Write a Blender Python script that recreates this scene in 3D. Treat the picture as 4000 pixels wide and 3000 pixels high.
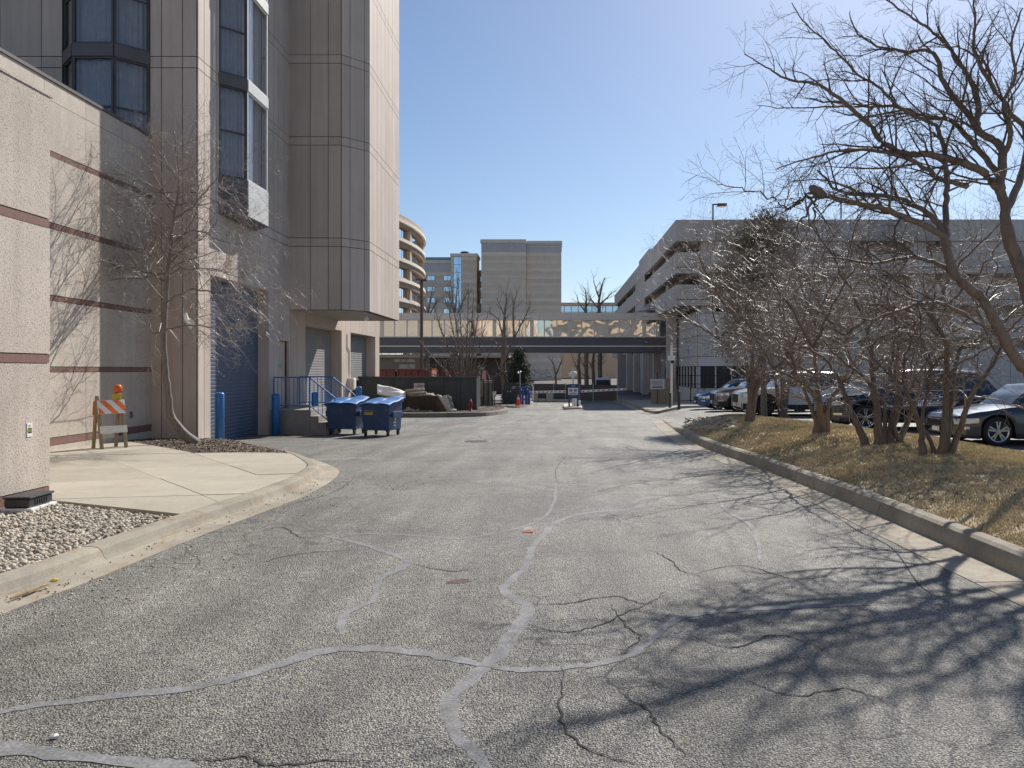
import bpy, bmesh, math, random
from mathutils import Vector, Matrix
import numpy as np

# ---------------------------------------------------------------- camera, sky, sun
scene = bpy.context.scene
for o in list(bpy.data.objects):
    bpy.data.objects.remove(o)
R = math.radians
CAMZ = 1.75
VPX, VPY, FPX = 2165.0, 1445.0, 3000.0     # photograph's vanishing point and focal length (4000 x 3000)
cam_d = bpy.data.cameras.new('camera')
cam = bpy.data.objects.new('camera', cam_d)
scene.collection.objects.link(cam)
cam.location = (0, 0, CAMZ)
cam.rotation_euler = (R(90), 0, 0)
cam_d.sensor_fit = 'HORIZONTAL'
cam_d.sensor_width = 36
cam_d.lens = 27.0
cam_d.shift_x = -(VPX - 2000) / 4000
cam_d.shift_y = -(1500 - VPY) / 4000
cam_d.clip_end = 3000
cam_d.clip_start = 0.05
scene.camera = cam

SUN_AZ, SUN_EL = R(27), R(39.5)            # azimuth from +Y towards +X
world = bpy.data.worlds.new('World')
scene.world = world
world.use_nodes = True
wn = world.node_tree.nodes
wl = world.node_tree.links
wn.clear()
wout = wn.new('ShaderNodeOutputWorld')
wbg = wn.new('ShaderNodeBackground')
sky = wn.new('ShaderNodeTexSky')
sky.sky_type = 'NISHITA'
sky.sun_disc = False
sky.sun_elevation = SUN_EL
sky.sun_rotation = SUN_AZ
sky.altitude = 200
sky.air_density = 1.0
sky.dust_density = 0.62
sky.ozone_density = 3.6
wbg.inputs['Strength'].default_value = 0.085
wl.new(sky.outputs[0], wbg.inputs[0])
wl.new(wbg.outputs[0], wout.inputs[0])

sun_d = bpy.data.lights.new('sun', 'SUN')
sun_d.energy = 4.6
sun_d.angle = R(0.53)
sun_d.color = (1.0, 0.945, 0.87)
sun = bpy.data.objects.new('sun', sun_d)
scene.collection.objects.link(sun)
sdir = Vector((math.sin(SUN_AZ) * math.cos(SUN_EL), math.cos(SUN_AZ) * math.cos(SUN_EL), math.sin(SUN_EL)))
sun.rotation_euler = sdir.to_track_quat('Z', 'Y').to_euler()
sun.location = sdir * 60

scene.view_settings.view_transform = 'Standard'
scene.view_settings.look = 'None'
scene.view_settings.gamma = 1
scene.view_settings.use_curve_mapping = False
scene.view_settings.exposure = 0.36
scene.render.engine = 'CYCLES'
scene.cycles.max_bounces = 4
scene.cycles.transparent_max_bounces = 12

# ---------------------------------------------------------------- helpers
def sst(a, b, x):
    t = min(1, max(0, (x - a) / (b - a)))
    return t * t * (3 - 2 * t)

def zg(x, y):
    """height of the ground: the drive falls gently away, the dock dips, the lot on the right stays level"""
    c = -0.015 * max(0, min(y, 80) - 10)
    c56 = -0.015 * 46.5
    r = 0 if y < 32 else (c56 * (y - 32) / 24.5 if y < 56.5 else c)
    b = sst(4.5, 7.0, x)
    dip = -0.17 * sst(-2.5, -5.5, x) * sst(18.5, 24, y) * (1 - sst(29, 36, y))
    return c * (1 - b) + r * b + dip

def at(px, py, Y):
    """world point seen at photo pixel (px,py) at depth Y"""
    return Vector(((px - VPX) / FPX * Y, Y, CAMZ + (VPY - py) / FPX * Y))

def G(px, py, dz=0.0):
    """ground point (dz above the ground) seen at photo pixel"""
    k = (py - VPY) / FPX
    Y = (CAMZ - dz) / k
    for _ in range(40):
        Yn = (CAMZ - zg((px - VPX) / FPX * Y, Y) - dz) / k
        Y = 0.5 * Y + 0.5 * Yn
    x = (px - VPX) / FPX * Y
    return Vector((x, Y, zg(x, Y) + dz))

WORLD = {}
def link(o):
    scene.collection.objects.link(o)
    return o

def tag(o, label=None, cat=None, group=None, kind=None):
    if label: o['label'] = label
    if cat: o['category'] = cat
    if group: o['group'] = group
    if kind: o['kind'] = kind
    return o

def thing(name, label, cat, loc=(0, 0, 0), rotz=0, group=None, world=False):
    """Empty at the base of a thing; world=True: its parts are given in world coordinates"""
    o = link(bpy.data.objects.new(name, None))
    o.location = loc
    o.rotation_euler = (0, 0, rotz)
    o.empty_display_size = 0.2
    tag(o, label, cat, group)
    if world:
        WORLD[o.name] = Vector(loc)
    return o

def add(name, me, mat=None, parent=None, smooth=False, bevel=0):
    o = link(bpy.data.objects.new(name, me))
    if mat is not None:
        for m in (mat if isinstance(mat, (list, tuple)) else [mat]):
            me.materials.append(m)
    if smooth:
        me.polygons.foreach_set('use_smooth', [True] * len(me.polygons))
    if parent is not None:
        o.parent = parent
        if parent.name in WORLD:
            o.location = -WORLD[parent.name]
    if bevel:
        b = o.modifiers.new('bevel', 'BEVEL')
        b.width = bevel
        b.segments = 2
        b.limit_method = 'ANGLE'
        b.angle_limit = R(40)
    return o

class MB:
    """collects faces of one mesh"""
    def __init__(s):
        s.v = []; s.f = []; s.m = []; s.mi = 0
    def quad(s, *p):
        n = len(s.v)
        s.v += [tuple(q) for q in p]
        s.f.append(tuple(range(n, n + len(p)))); s.m.append(s.mi)
        return s
    def hexa(s, c):
        """8 corners: 4 bottom ccw, 4 top ccw"""
        n = len(s.v)
        s.v += [tuple(q) for q in c]
        for f in ((3, 2, 1, 0), (4, 5, 6, 7), (0, 1, 5, 4), (1, 2, 6, 5), (2, 3, 7, 6), (3, 0, 4, 7)):
            s.f.append(tuple(n + i for i in f)); s.m.append(s.mi)
        return s
    def box(s, x0, x1, y0, y1, z0, z1):
        if x0 > x1: x0, x1 = x1, x0
        if y0 > y1: y0, y1 = y1, y0
        if z0 > z1: z0, z1 = z1, z0
        return s.hexa([(x0, y0, z0), (x1, y0, z0), (x1, y1, z0), (x0, y1, z0),
                       (x0, y0, z1), (x1, y0, z1), (x1, y1, z1), (x0, y1, z1)])
    def obox(s, c, sx, sy, sz, M=None):
        c = Vector(c)
        M = M or Matrix.Identity(3)
        cs = []
        for k in (-1, 1):
            for a, b in ((-1, -1), (1, -1), (1, 1), (-1, 1)):
                cs.append(c + M @ Vector((a * sx / 2, b * sy / 2, k * sz / 2)))
        return s.hexa(cs)
    def bar(s, a, b, w, h=None):
        """rectangular bar from a to b"""
        a = Vector(a); b = Vector(b); h = h or w
        d = (b - a); L = d.length; d.normalize()
        up = Vector((0, 0, 1)) if abs(d.z) < 0.9 else Vector((0, 1, 0))
        x = d.cross(up).normalized(); z = x.cross(d)
        M = Matrix((x, d, z)).transposed()
        return s.obox((a + b) / 2, w, L, h, M)
    def prism(s, poly, z0, z1):
        """poly: list of (x,y) ccw; z0,z1 numbers or functions of (x,y)"""
        f0 = z0 if callable(z0) else (lambda x, y: z0)
        f1 = z1 if callable(z1) else (lambda x, y: z1)
        n = len(s.v); k = len(poly)
        s.v += [(x, y, f0(x, y)) for x, y in poly] + [(x, y, f1(x, y)) for x, y in poly]
        s.f.append(tuple(range(n + k - 1, n - 1, -1))); s.m.append(s.mi)
        s.f.append(tuple(range(n + k, n + 2 * k))); s.m.append(s.mi)
        for i in range(k):
            j = (i + 1) % k
            s.f.append((n + i, n + j, n + k + j, n + k + i)); s.m.append(s.mi)
        return s
    def extr(s, poly, axis_o, u, v, n, d0, d1):
        """extrude a 2-D polygon given in (u,v) plane along n"""
        u = Vector(u); v = Vector(v); n = Vector(n); o = Vector(axis_o)
        b = len(s.v); k = len(poly)
        s.v += [tuple(o + u * a + v * c + n * d0) for a, c in poly] + [tuple(o + u * a + v * c + n * d1) for a, c in poly]
        s.f.append(tuple(range(b + k - 1, b - 1, -1))); s.m.append(s.mi)
        s.f.append(tuple(range(b + k, b + 2 * k))); s.m.append(s.mi)
        for i in range(k):
            j = (i + 1) % k
            s.f.append((b + i, b + j, b + k + j, b + k + i)); s.m.append(s.mi)
        return s
    def tube(s, pts, rads, n=8, cap=True):
        pts = [Vector(p) for p in pts]
        if not isinstance(rads, (list, tuple)): rads = [rads] * len(pts)
        b = len(s.v); ref = None
        for i, p in enumerate(pts):
            t = (pts[min(i + 1, len(pts) - 1)] - pts[max(i - 1, 0)])
            if t.length < 1e-9: t = Vector((0, 0, 1))
            t.normalize()
            if ref is None:
                ref = Vector((1, 0, 0)) if abs(t.x) < 0.8 else Vector((0, 1, 0))
            x = t.cross(ref)
            if x.length < 1e-4:
                ref = Vector((0, 0, 1)); x = t.cross(ref)
            x.normalize(); y = t.cross(x); ref = y.cross(t) * 1.0 if False else ref
            for k in range(n):
                a = 2 * math.pi * k / n
                q = p + (x * math.cos(a) + y * math.sin(a)) * rads[i]
                s.v.append((q.x, q.y, q.z))
        for i in range(len(pts) - 1):
            for k in range(n):
                k2 = (k + 1) % n
                s.f.append((b + i * n + k2, b + i * n + k, b + (i + 1) * n + k, b + (i + 1) * n + k2)); s.m.append(s.mi)
        if cap:
            s.f.append(tuple(b + k for k in range(n))); s.m.append(s.mi)
            e = b + (len(pts) - 1) * n
            s.f.append(tuple(e + k for k in range(n - 1, -1, -1))); s.m.append(s.mi)
        return s
    def lathe(s, prof, c=(0, 0, 0), n=20, axis='z'):
        """prof: list of (r,z) bottom to top"""
        b = len(s.v); c = Vector(c)
        for r, z in prof:
            for k in range(n):
                a = 2 * math.pi * k / n
                x, y = r * math.cos(a), r * math.sin(a)
                q = (x, y, z) if axis == 'z' else ((x, z, -y) if axis == 'y' else (z, x, y))
                s.v.append((c.x + q[0], c.y + q[1], c.z + q[2]))
        for i in range(len(prof) - 1):
            for k in range(n):
                k2 = (k + 1) % n
                s.f.append((b + i * n + k, b + i * n + k2, b + (i + 1) * n + k2, b + (i + 1) * n + k)); s.m.append(s.mi)
        s.f.append(tuple(b + k for k in range(n - 1, -1, -1))); s.m.append(s.mi)
        e = b + (len(prof) - 1) * n
        s.f.append(tuple(e + k for k in range(n))); s.m.append(s.mi)
        return s
    def mesh(s, name='mesh'):
        me = bpy.data.meshes.new(name)
        me.from_pydata(s.v, [], s.f)
        if any(s.m):
            me.polygons.foreach_set('material_index', s.m)
        me.update()
        return me
    def build(s, name, mat=None, parent=None, smooth=False, bevel=0):
        return add(name, s.mesh(name), mat, parent, smooth, bevel)

def rotz3(a):
    return Matrix.Rotation(a, 3, 'Z')

def catmull(P, per=6):
    P = [Vector(p) for p in P]
    out = []
    for i in range(len(P) - 1):
        p0 = P[max(i - 1, 0)]; p1 = P[i]; p2 = P[i + 1]; p3 = P[min(i + 2, len(P) - 1)]
        for k in range(per):
            t = k / per
            out.append(0.5 * ((2 * p1) + (p2 - p0) * t + (2 * p0 - 5 * p1 + 4 * p2 - p3) * t * t + (3 * p1 - p0 - 3 * p2 + p3) * t ** 3))
    out.append(P[-1].copy())
    return out

def copy_tree(o, parent=None):
    c = o.copy()
    link(c)
    c.parent = parent
    for ch in list(o.children):
        copy_tree(ch, c)
    return c

def text_mesh(txt, size, depth=0.002, bold=0.0, shear=0.0, align='CENTER'):
    cu = bpy.data.curves.new('lettering', 'FONT')
    cu.body = txt; cu.size = size; cu.extrude = depth; cu.offset = bold; cu.shear = shear
    cu.align_x = align; cu.align_y = 'CENTER'; cu.resolution_u = 3
    o = bpy.data.objects.new('lettering', cu)
    link(o)
    dg = bpy.context.evaluated_depsgraph_get()
    me = bpy.data.meshes.new_from_object(o.evaluated_get(dg))
    bpy.data.objects.remove(o)
    bpy.data.curves.remove(cu)
    return me

def text(txt, size, loc, mat, parent=None, rot=(R(90), 0, 0), bold=0.0, shear=0.0, name='lettering'):
    """flat print lying in front of a board; loc in the parent's frame"""
    me = TEXTS[txt]
    o = add(name, me, mat, parent)
    base = o.location.copy()
    o.location = base + Vector(loc)
    o.rotation_euler = rot
    return o

TEXTS = {}
for _t, _s, _b in (('888', 0.055, 0.0), ('P', 0.15, 0.004), ('Self Park', 0.118, 0.003), ('Hilton', 0.085, 0.0)):
    TEXTS[_t] = text_mesh(_t, _s, 0.0015, _b)      # made while the scene is still small

# ---------------------------------------------------------------- materials
MATS = {}
def nodemat(name):
    m = bpy.data.materials.new(name)
    m.use_nodes = True
    nt = m.node_tree
    nt.nodes.clear()
    out = nt.nodes.new('ShaderNodeOutputMaterial')
    b = nt.nodes.new('ShaderNodeBsdfPrincipled')
    nt.links.new(b.outputs[0], out.inputs[0])
    MATS[name] = m
    return m, nt, b, out

def N(nt, t, **kw):
    n = nt.nodes.new(t)
    for k, v in kw.items():
        if k in n.inputs: n.inputs[k].default_value = v
        else: setattr(n, k, v)
    return n

def coords(nt, scale=(1, 1, 1), kind='Object'):
    tc = nt.nodes.new('ShaderNodeTexCoord')
    mp = nt.nodes.new('ShaderNodeMapping')
    mp.inputs['Scale'].default_value = scale
    nt.links.new(tc.outputs[kind], mp.inputs[0])
    return mp.outputs[0]

def noise(nt, co, scale, detail=4, rough=0.6, dist=0.0):
    n = nt.nodes.new('ShaderNodeTexNoise')
    n.inputs['Scale'].default_value = scale
    n.inputs['Detail'].default_value = detail
    n.inputs['Roughness'].default_value = rough
    n.inputs['Distortion'].default_value = dist
    nt.links.new(co, n.inputs['Vector'])
    return n.outputs['Fac']

def voro(nt, co, scale, feature='F1', out='Distance', rnd=1.0):
    n = nt.nodes.new('ShaderNodeTexVoronoi')
    n.feature = feature
    n.inputs['Scale'].default_value = scale
    n.inputs['Randomness'].default_value = rnd
    nt.links.new(co, n.inputs['Vector'])
    return n.outputs[out]

def ramp(nt, fac, stops):
    n = nt.nodes.new('ShaderNodeValToRGB')
    cr = n.color_ramp
    while len(cr.elements) > 1: cr.elements.remove(cr.elements[0])
    for i, (p, c) in enumerate(stops):
        if not isinstance(c, (tuple, list)): c = (c, c, c)
        e = cr.elements[0] if i == 0 else cr.elements.new(p)
        e.position = p
        e.color = (*c[:3], 1)
    nt.links.new(fac, n.inputs[0])
    return n.outputs[0]

def mix(nt, fac, a, b, mode='MIX'):
    n = nt.nodes.new('ShaderNodeMix')
    n.data_type = 'RGBA'
    n.blend_type = mode
    for sock, v in ((n.inputs[0], fac), (n.inputs[6], a), (n.inputs[7], b)):
        if isinstance(v, (int, float)): sock.default_value = v
        elif isinstance(v, (tuple, list)): sock.default_value = (*v[:3], 1)
        else: nt.links.new(v, sock)
    return n.outputs[2]

def mul(nt, a, b, op='MULTIPLY'):
    n = nt.nodes.new('ShaderNodeMath')
    n.operation = op
    for s, v in ((n.inputs[0], a), (n.inputs[1], b)):
        if isinstance(v, (int, float)): s.default_value = v
        else: nt.links.new(v, s)
    return n.outputs[0]

def bump(nt, bsdf, h, strength=0.3, dist=0.01, prev=None):
    n = nt.nodes.new('ShaderNodeBump')
    n.inputs['Strength'].default_value = strength
    n.inputs['Distance'].default_value = dist
    nt.links.new(h, n.inputs['Height'])
    if prev is not None: nt.links.new(prev, n.inputs['Normal'])
    nt.links.new(n.outputs[0], bsdf.inputs['Normal'])
    return n.outputs[0]

def plain(name, col, rough=0.6, var=0.15, scale=3.0, metal=0.0, bmp=0.0, bscale=40.0, spec=0.5, coat=0.0, fine=0.0, stretch=(1, 1, 1), dirt=None):
    """base colour with soft and fine variation and optional relief; dirt=(colour, amount)"""
    if name in MATS: return MATS[name]
    m, nt, b, out = nodemat(name)
    co = coords(nt, stretch)
    n1 = noise(nt, co, scale, 3, 0.62, 0.3)
    lo = tuple(c * (1 - var) for c in col); hi = tuple(min(1, c * (1 + var)) for c in col)
    c = ramp(nt, n1, [(0.3, lo), (0.7, hi)])
    if fine:
        n2 = noise(nt, co, bscale, 2, 0.5)
        c = mix(nt, fine, c, ramp(nt, n2, [(0.35, 0.0), (0.65, 1.0)]), 'OVERLAY')
    if dirt:
        n3 = noise(nt, co, scale * 2.3, 4, 0.7, 0.6)
        c = mix(nt, ramp(nt, n3, [(0.55, 0.0), (0.75, dirt[1])]), c, dirt[0])
    nt.links.new(c, b.inputs['Base Color'])
    b.inputs['Roughness'].default_value = rough
    b.inputs['Metallic'].default_value = metal
    b.inputs['Specular IOR Level'].default_value = spec
    b.inputs['Coat Weight'].default_value = coat
    b.inputs['Coat Roughness'].default_value = 0.05
    if bmp:
        if bmp >= 0.25: bump(nt, b, noise(nt, co, bscale, 1, 0.6), bmp, 0.01)
    return m

def mat_asphalt(name, tone=1.0, cscale=95.0, crack=True):
    m, nt, b, out = nodemat(name)
    co = coords(nt)
    cellc = voro(nt, co, cscale, 'F1', 'Color')
    cd = voro(nt, co, cscale, 'F1', 'Distance')
    bw = nt.nodes.new('ShaderNodeRGBToBW'); nt.links.new(cellc, bw.inputs[0])
    stone = ramp(nt, bw.outputs[0], [(0.0, (0.087 * tone, 0.083 * tone, 0.076 * tone)), (0.45, (0.20 * tone, 0.191 * tone, 0.166 * tone)),
                                     (0.8, (0.31 * tone, 0.293 * tone, 0.247 * tone)), (1.0, (0.50 * tone, 0.467 * tone, 0.39 * tone))])
    binder = ramp(nt, cd, [(0.42, 0.0), (0.70, 1.0)])
    c = mix(nt, binder, stone, (0.05 * tone, 0.048 * tone, 0.047 * tone))
    # worn and stained areas
    big = noise(nt, co, 0.55, 3, 0.65, 0.6)
    c = mix(nt, 1.0, c, ramp(nt, big, [(0.3, 0.68), (0.52, 1.0), (0.72, 1.26)]), 'MULTIPLY')
    co2 = coords(nt, (1.6, 0.16, 1))
    lane = noise(nt, co2, 1.4, 2, 0.55, 0.2)
    c = mix(nt, 1.0, c, ramp(nt, lane, [(0.3, 0.76), (0.7, 1.2)]), 'MULTIPLY')
    med = noise(nt, co, 7.0, 2, 0.7)
    c = mix(nt, 1.0, c, ramp(nt, med, [(0.25, 0.80), (0.75, 1.18)]), 'MULTIPLY')
    if crack:
        # fine crazing in some places
        wob = nt.nodes.new('ShaderNodeTexNoise'); wob.inputs['Scale'].default_value = 2.2; wob.inputs['Detail'].default_value = 3
        nt.links.new(co, wob.inputs['Vector'])
        add_ = nt.nodes.new('ShaderNodeVectorMath'); add_.operation = 'MULTIPLY_ADD'
        nt.links.new(wob.outputs['Color'], add_.inputs[0]); add_.inputs[1].default_value = (0.5, 0.5, 0.5); nt.links.new(co, add_.inputs[2])
        e = voro(nt, add_.outputs[0], 2.1, 'DISTANCE_TO_EDGE', 'Distance')
        line = ramp(nt, e, [(0.0, 1.0), (0.012, 1.0), (0.022, 0.0)])
        msk = ramp(nt, noise(nt, co, 0.32, 3, 0.5), [(0.5, 0.0), (0.58, 1.0)])
        lm = mul(nt, line, msk)
        c = mix(nt, mul(nt, lm, 0.8), c, (0.025, 0.024, 0.024))
    nt.links.new(c, b.inputs['Base Color'])
    b.inputs['Roughness'].default_value = 0.62
    b.inputs['Specular IOR Level'].default_value = 0.42
    h = mul(nt, cd, -1.0)
    bump(nt, b, h, 0.8, 0.012)
    return m

def per_piece(nt, c, lo=0.93, hi=1.05):
    oi = nt.nodes.new('ShaderNodeObjectInfo')
    return mix(nt, 1.0, c, ramp(nt, oi.outputs['Random'], [(0.0, lo), (1.0, hi)]), 'MULTIPLY')

def mat_aggregate(name, base, speck, cscale=70.0, amount=0.5, light=None):
    """exposed aggregate precast: pale matrix with dark chips"""
    m, nt, b, out = nodemat(name)
    co = coords(nt)
    col = voro(nt, co, cscale, 'F1', 'Color')
    d = voro(nt, co, cscale, 'F1', 'Distance')
    bw = nt.nodes.new('ShaderNodeRGBToBW'); nt.links.new(col, bw.inputs[0])
    pick = ramp(nt, bw.outputs[0], [(0.0, 1.0), (0.30 * amount + 0.08, 1.0), (0.36 * amount + 0.12, 0.0)])
    core = ramp(nt, d, [(0.30, 1.0), (0.50, 0.0)])
    n1 = noise(nt, co, 1.1, 4, 0.6)
    lo = tuple(c * 0.9 for c in base); hi = tuple(min(1, c * 1.08) for c in base)
    c = ramp(nt, n1, [(0.3, lo), (0.7, hi)])
    c = mix(nt, 0.22, c, ramp(nt, noise(nt, co, cscale * 0.7, 2), [(0.3, 0.25), (0.7, 0.75)]), 'OVERLAY')
    c = mix(nt, mul(nt, pick, core), c, speck)
    streak = noise(nt, coords(nt, (2.2, 2.2, 0.12)), 2.0, 4, 0.6)
    c = mix(nt, 1.0, c, ramp(nt, streak, [(0.3, 0.90), (0.7, 1.05)]), 'MULTIPLY')
    c = per_piece(nt, c)
    nt.links.new(c, b.inputs['Base Color'])
    b.inputs['Roughness'].default_value = 0.85
    b.inputs['Specular IOR Level'].default_value = 0.3
    bump(nt, b, d, 0.35, 0.006)
    return m

def mat_painted(name, col, var=0.06, streaks=0.09, rough=0.7, bscale=120, bmp=0.15):
    """painted precast: nearly even colour, weather streaks, fine texture"""
    m, nt, b, out = nodemat(name)
    co = coords(nt)
    c = ramp(nt, noise(nt, co, 0.7, 3, 0.6, 0.4), [(0.3, tuple(x * (1 - var) for x in col)), (0.7, tuple(min(1, x * (1 + var)) for x in col))])
    st = noise(nt, coords(nt, (3.0, 3.0, 0.15)), 2.0, 3, 0.65)
    c = mix(nt, 1.0, c, ramp(nt, st, [(0.3, 1 - streaks), (0.7, 1 + streaks * 0.6)]), 'MULTIPLY')
    c = mix(nt, 0.10, c, ramp(nt, noise(nt, co, bscale, 2), [(0.35, 0.2), (0.65, 0.8)]), 'OVERLAY')
    c = per_piece(nt, c)
    nt.links.new(c, b.inputs['Base Color'])
    b.inputs['Roughness'].default_value = rough
    b.inputs['Specular IOR Level'].default_value = 0.35
    return m

def mat_concrete(name, col, stain=(0.30, 0.20, 0.10), stain_amt=0.0, dark=0.25, bscale=90):
    m, nt, b, out = nodemat(name)
    co = coords(nt)
    n1 = noise(nt, co, 1.3, 6, 0.65, 0.5)
    c = ramp(nt, n1, [(0.25, tuple(x * (1 - dark) for x in col)), (0.55, col), (0.8, tuple(min(1, x * 1.1) for x in col))])
    n2 = noise(nt, co, bscale, 3, 0.7)
    c = mix(nt, 0.35, c, ramp(nt, n2, [(0.3, 0.2), (0.7, 0.8)]), 'OVERLAY')
    pits = voro(nt, co, 45, 'F1', 'Distance')
    c = mix(nt, ramp(nt, pits, [(0.08, 0.35), (0.16, 0.0)]), c, tuple(x * 0.45 for x in col))
    c = per_piece(nt, c, 0.9, 1.06)
    if stain_amt:
        s = noise(nt, co, 2.6, 6, 0.7, 1.0)
        c = mix(nt, ramp(nt, s, [(0.52, 0.0), (0.72, stain_amt)]), c, stain)
    nt.links.new(c, b.inputs['Base Color'])
    b.inputs['Roughness'].default_value = 0.88
    b.inputs['Specular IOR Level'].default_value = 0.3
    bump(nt, b, n2, 0.35, 0.006)
    return m

def mat_glass_tint(name, tint=(0.27, 0.28, 0.30), clear=0.86, rough=0.02):
    """tinted window glass: part mirror, part see-through"""
    m, nt, b, out = nodemat(name)
    nt.nodes.remove(b)
    tr = N(nt, 'ShaderNodeBsdfTransparent'); tr.inputs[0].default_value = (*[clear * (0.6 + 0.4 * t / max(tint)) for t in tint], 1)
    gl = N(nt, 'ShaderNodeBsdfGlossy'); gl.inputs[0].default_value = (0.85, 0.88, 0.92, 1); gl.inputs['Roughness'].default_value = rough
    lw_ = N(nt, 'ShaderNodeLayerWeight'); lw_.inputs[0].default_value = 0.5
    fac = mul(nt, mul(nt, mul(nt, lw_.outputs['Facing'], 4.0, 'POWER'), 0.85), 0.05, 'ADD')
    mx = N(nt, 'ShaderNodeMixShader')
    nt.links.new(fac, mx.inputs[0]); nt.links.new(tr.outputs[0], mx.inputs[1]); nt.links.new(gl.outputs[0], mx.inputs[2])
    nt.links.new(mx.outputs[0], out.inputs[0])
    co = coords(nt)
    bn = N(nt, 'ShaderNodeBump'); bn.inputs['Strength'].default_value = 0.03; bn.inputs['Distance'].default_value = 0.05
    nt.links.new(noise(nt, co, 0.8, 1), bn.inputs['Height'])
    nt.links.new(bn.outputs[0], gl.inputs['Normal'])
    return m

def mat_mirror_glass(name, col=(0.55, 0.57, 0.55), wav=0.05, scale=0.8, metal=1.0):
    m, nt, b, out = nodemat(name)
    b.inputs['Base Color'].default_value = (*col, 1)
    b.inputs['Metallic'].default_value = metal
    b.inputs['Roughness'].default_value = 0.03
    co = coords(nt)
    bump(nt, b, noise(nt, co, scale, 1, 0.3), wav, 0.4)
    return m

def mat_bark(name, col, var=0.35, scale=14, rough=0.7, spec=0.4):
    m, nt, b, out = nodemat(name)
    co = coords(nt, (1, 1, 0.25))
    n1 = noise(nt, co, scale, 5, 0.7, 0.8)
    c = ramp(nt, n1, [(0.3, tuple(x * (1 - var) for x in col)), (0.7, tuple(min(1, x * (1 + var)) for x in col))])
    nt.links.new(c, b.inputs['Base Color'])
    b.inputs['Roughness'].default_value = rough
    b.inputs['Specular IOR Level'].default_value = spec
    if rough > 0.5: bump(nt, b, n1, 0.7, 0.02)
    return m

def mat_paint(name, col, rough=0.25, metal=0.3):
    m, nt, b, out = nodemat(name)
    co = coords(nt)
    c = mix(nt, 0.06, (*col,), ramp(nt, noise(nt, co, 3, 3), [(0.3, 0.2), (0.7, 0.8)]), 'OVERLAY')
    nt.links.new(c, b.inputs['Base Color'])
    b.inputs['Metallic'].default_value = metal
    b.inputs['Roughness'].default_value = rough
    b.inputs['Coat Weight'].default_value = 1.0
    b.inputs['Coat Roughness'].default_value = 0.03
    return m
# ---------------------------------------------------------------- materials used
M_road = mat_asphalt('asphalt', 1.25)
M_lot = mat_asphalt('lot_asphalt', 1.0, 80, False)
M_ground = plain('far_ground', (0.11, 0.098, 0.080), 0.9, 0.3, 0.05)
M_seal = plain('crack_sealant', (0.200, 0.199, 0.200), 0.8, 0.28, 5, bmp=0.25, bscale=60, fine=0.25)
M_crack = plain('crack_dark', (0.045, 0.043, 0.041), 0.95, 0.2, 5)
M_kerb = mat_concrete('kerb_concrete', (0.36, 0.325, 0.26), (0.25, 0.155, 0.075), 0.75, 0.42)
M_kerb_old = mat_concrete('old_kerb_concrete', (0.27, 0.25, 0.21), (0.12, 0.10, 0.08), 0.5, 0.35)
M_gutter = mat_concrete('gutter_concrete', (0.40, 0.36, 0.29), (0.30, 0.185, 0.085), 0.75, 0.4)
M_walk = mat_concrete('walk_concrete', (0.42, 0.385, 0.31), (0.33, 0.28, 0.20), 0.5, 0.16)
M_soil = plain('soil', (0.085, 0.066, 0.05), 0.95, 0.4, 9, bmp=0.6, bscale=35, fine=0.3)
M_mulchchip = plain('mulch_chips', (0.13, 0.095, 0.07), 0.9, 0.5, 20)
M_stone = plain('river_stones', (0.52, 0.47, 0.38), 0.7, 0.42, 16, fine=0.3, bscale=60)
M_gravelbed = plain('gravel_bed', (0.17, 0.15, 0.12), 0.95, 0.4, 30, bmp=0.8, bscale=40)
M_slate = plain('flat_stones', (0.42, 0.39, 0.34), 0.8, 0.35, 4, fine=0.3)
M_agg_near = mat_aggregate('aggregate_near', (0.58, 0.505, 0.43), (0.25, 0.205, 0.18), 64, 0.95)
M_agg = mat_aggregate('aggregate', (0.585, 0.515, 0.44), (0.24, 0.20, 0.18), 60, 0.55)
M_granite = mat_aggregate('red_granite', (0.245, 0.145, 0.125), (0.10, 0.05, 0.045), 75, 0.7)
M_joint = plain('joint_sealant', (0.10, 0.085, 0.078), 0.9, 0.2, 4)
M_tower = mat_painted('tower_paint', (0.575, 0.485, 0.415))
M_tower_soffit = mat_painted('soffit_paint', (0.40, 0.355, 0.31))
M_bronze = plain('bronze_frame', (0.095, 0.078, 0.07), 0.45, 0.15, 3, metal=0.3)
M_spandrel_lit = plain('spandrel_lit', (0.66, 0.65, 0.62), 0.4, 0.08, 1.5, metal=0.2)  # paler copy for the sunlit bay face, sunlight put into the colour
M_spandrel_shade = plain('spandrel_shade', (0.13, 0.115, 0.11), 0.45, 0.1, 1.5, metal=0.2)  # darker copy for the shaded bay faces, shade put into the colour
M_glass = mat_glass_tint('tinted_glass')
M_curtain = plain('curtain', (0.62, 0.61, 0.60), 0.9, 0.08, 6)
M_roller = plain('roller_door', (0.30, 0.295, 0.29), 0.5, 0.10, 1.2, metal=0.15)
M_roller_b = plain('roller_door_blue_cast', (0.105, 0.135, 0.19), 0.5, 0.15, 0.9, metal=0.15)  # grey door with a blue reflection painted into its colour
M_blue = plain('blue_paint', (0.035, 0.17, 0.46), 0.38, 0.15, 3, dirt=((0.10, 0.14, 0.22), 0.5), bmp=0.08, bscale=60)
M_bluerail = plain('rail_blue', (0.045, 0.19, 0.47), 0.35, 0.12, 5)
M_navy = plain('bin_blue', (0.032, 0.075, 0.175), 0.5, 0.18, 2.2, dirt=((0.16, 0.17, 0.19), 0.5), bmp=0.1, bscale=30)
M_lid = plain('bin_lid', (0.04, 0.165, 0.42), 0.6, 0.12, 3)
M_black = plain('black_rubber', (0.02, 0.02, 0.021), 0.6, 0.2, 6)
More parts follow.
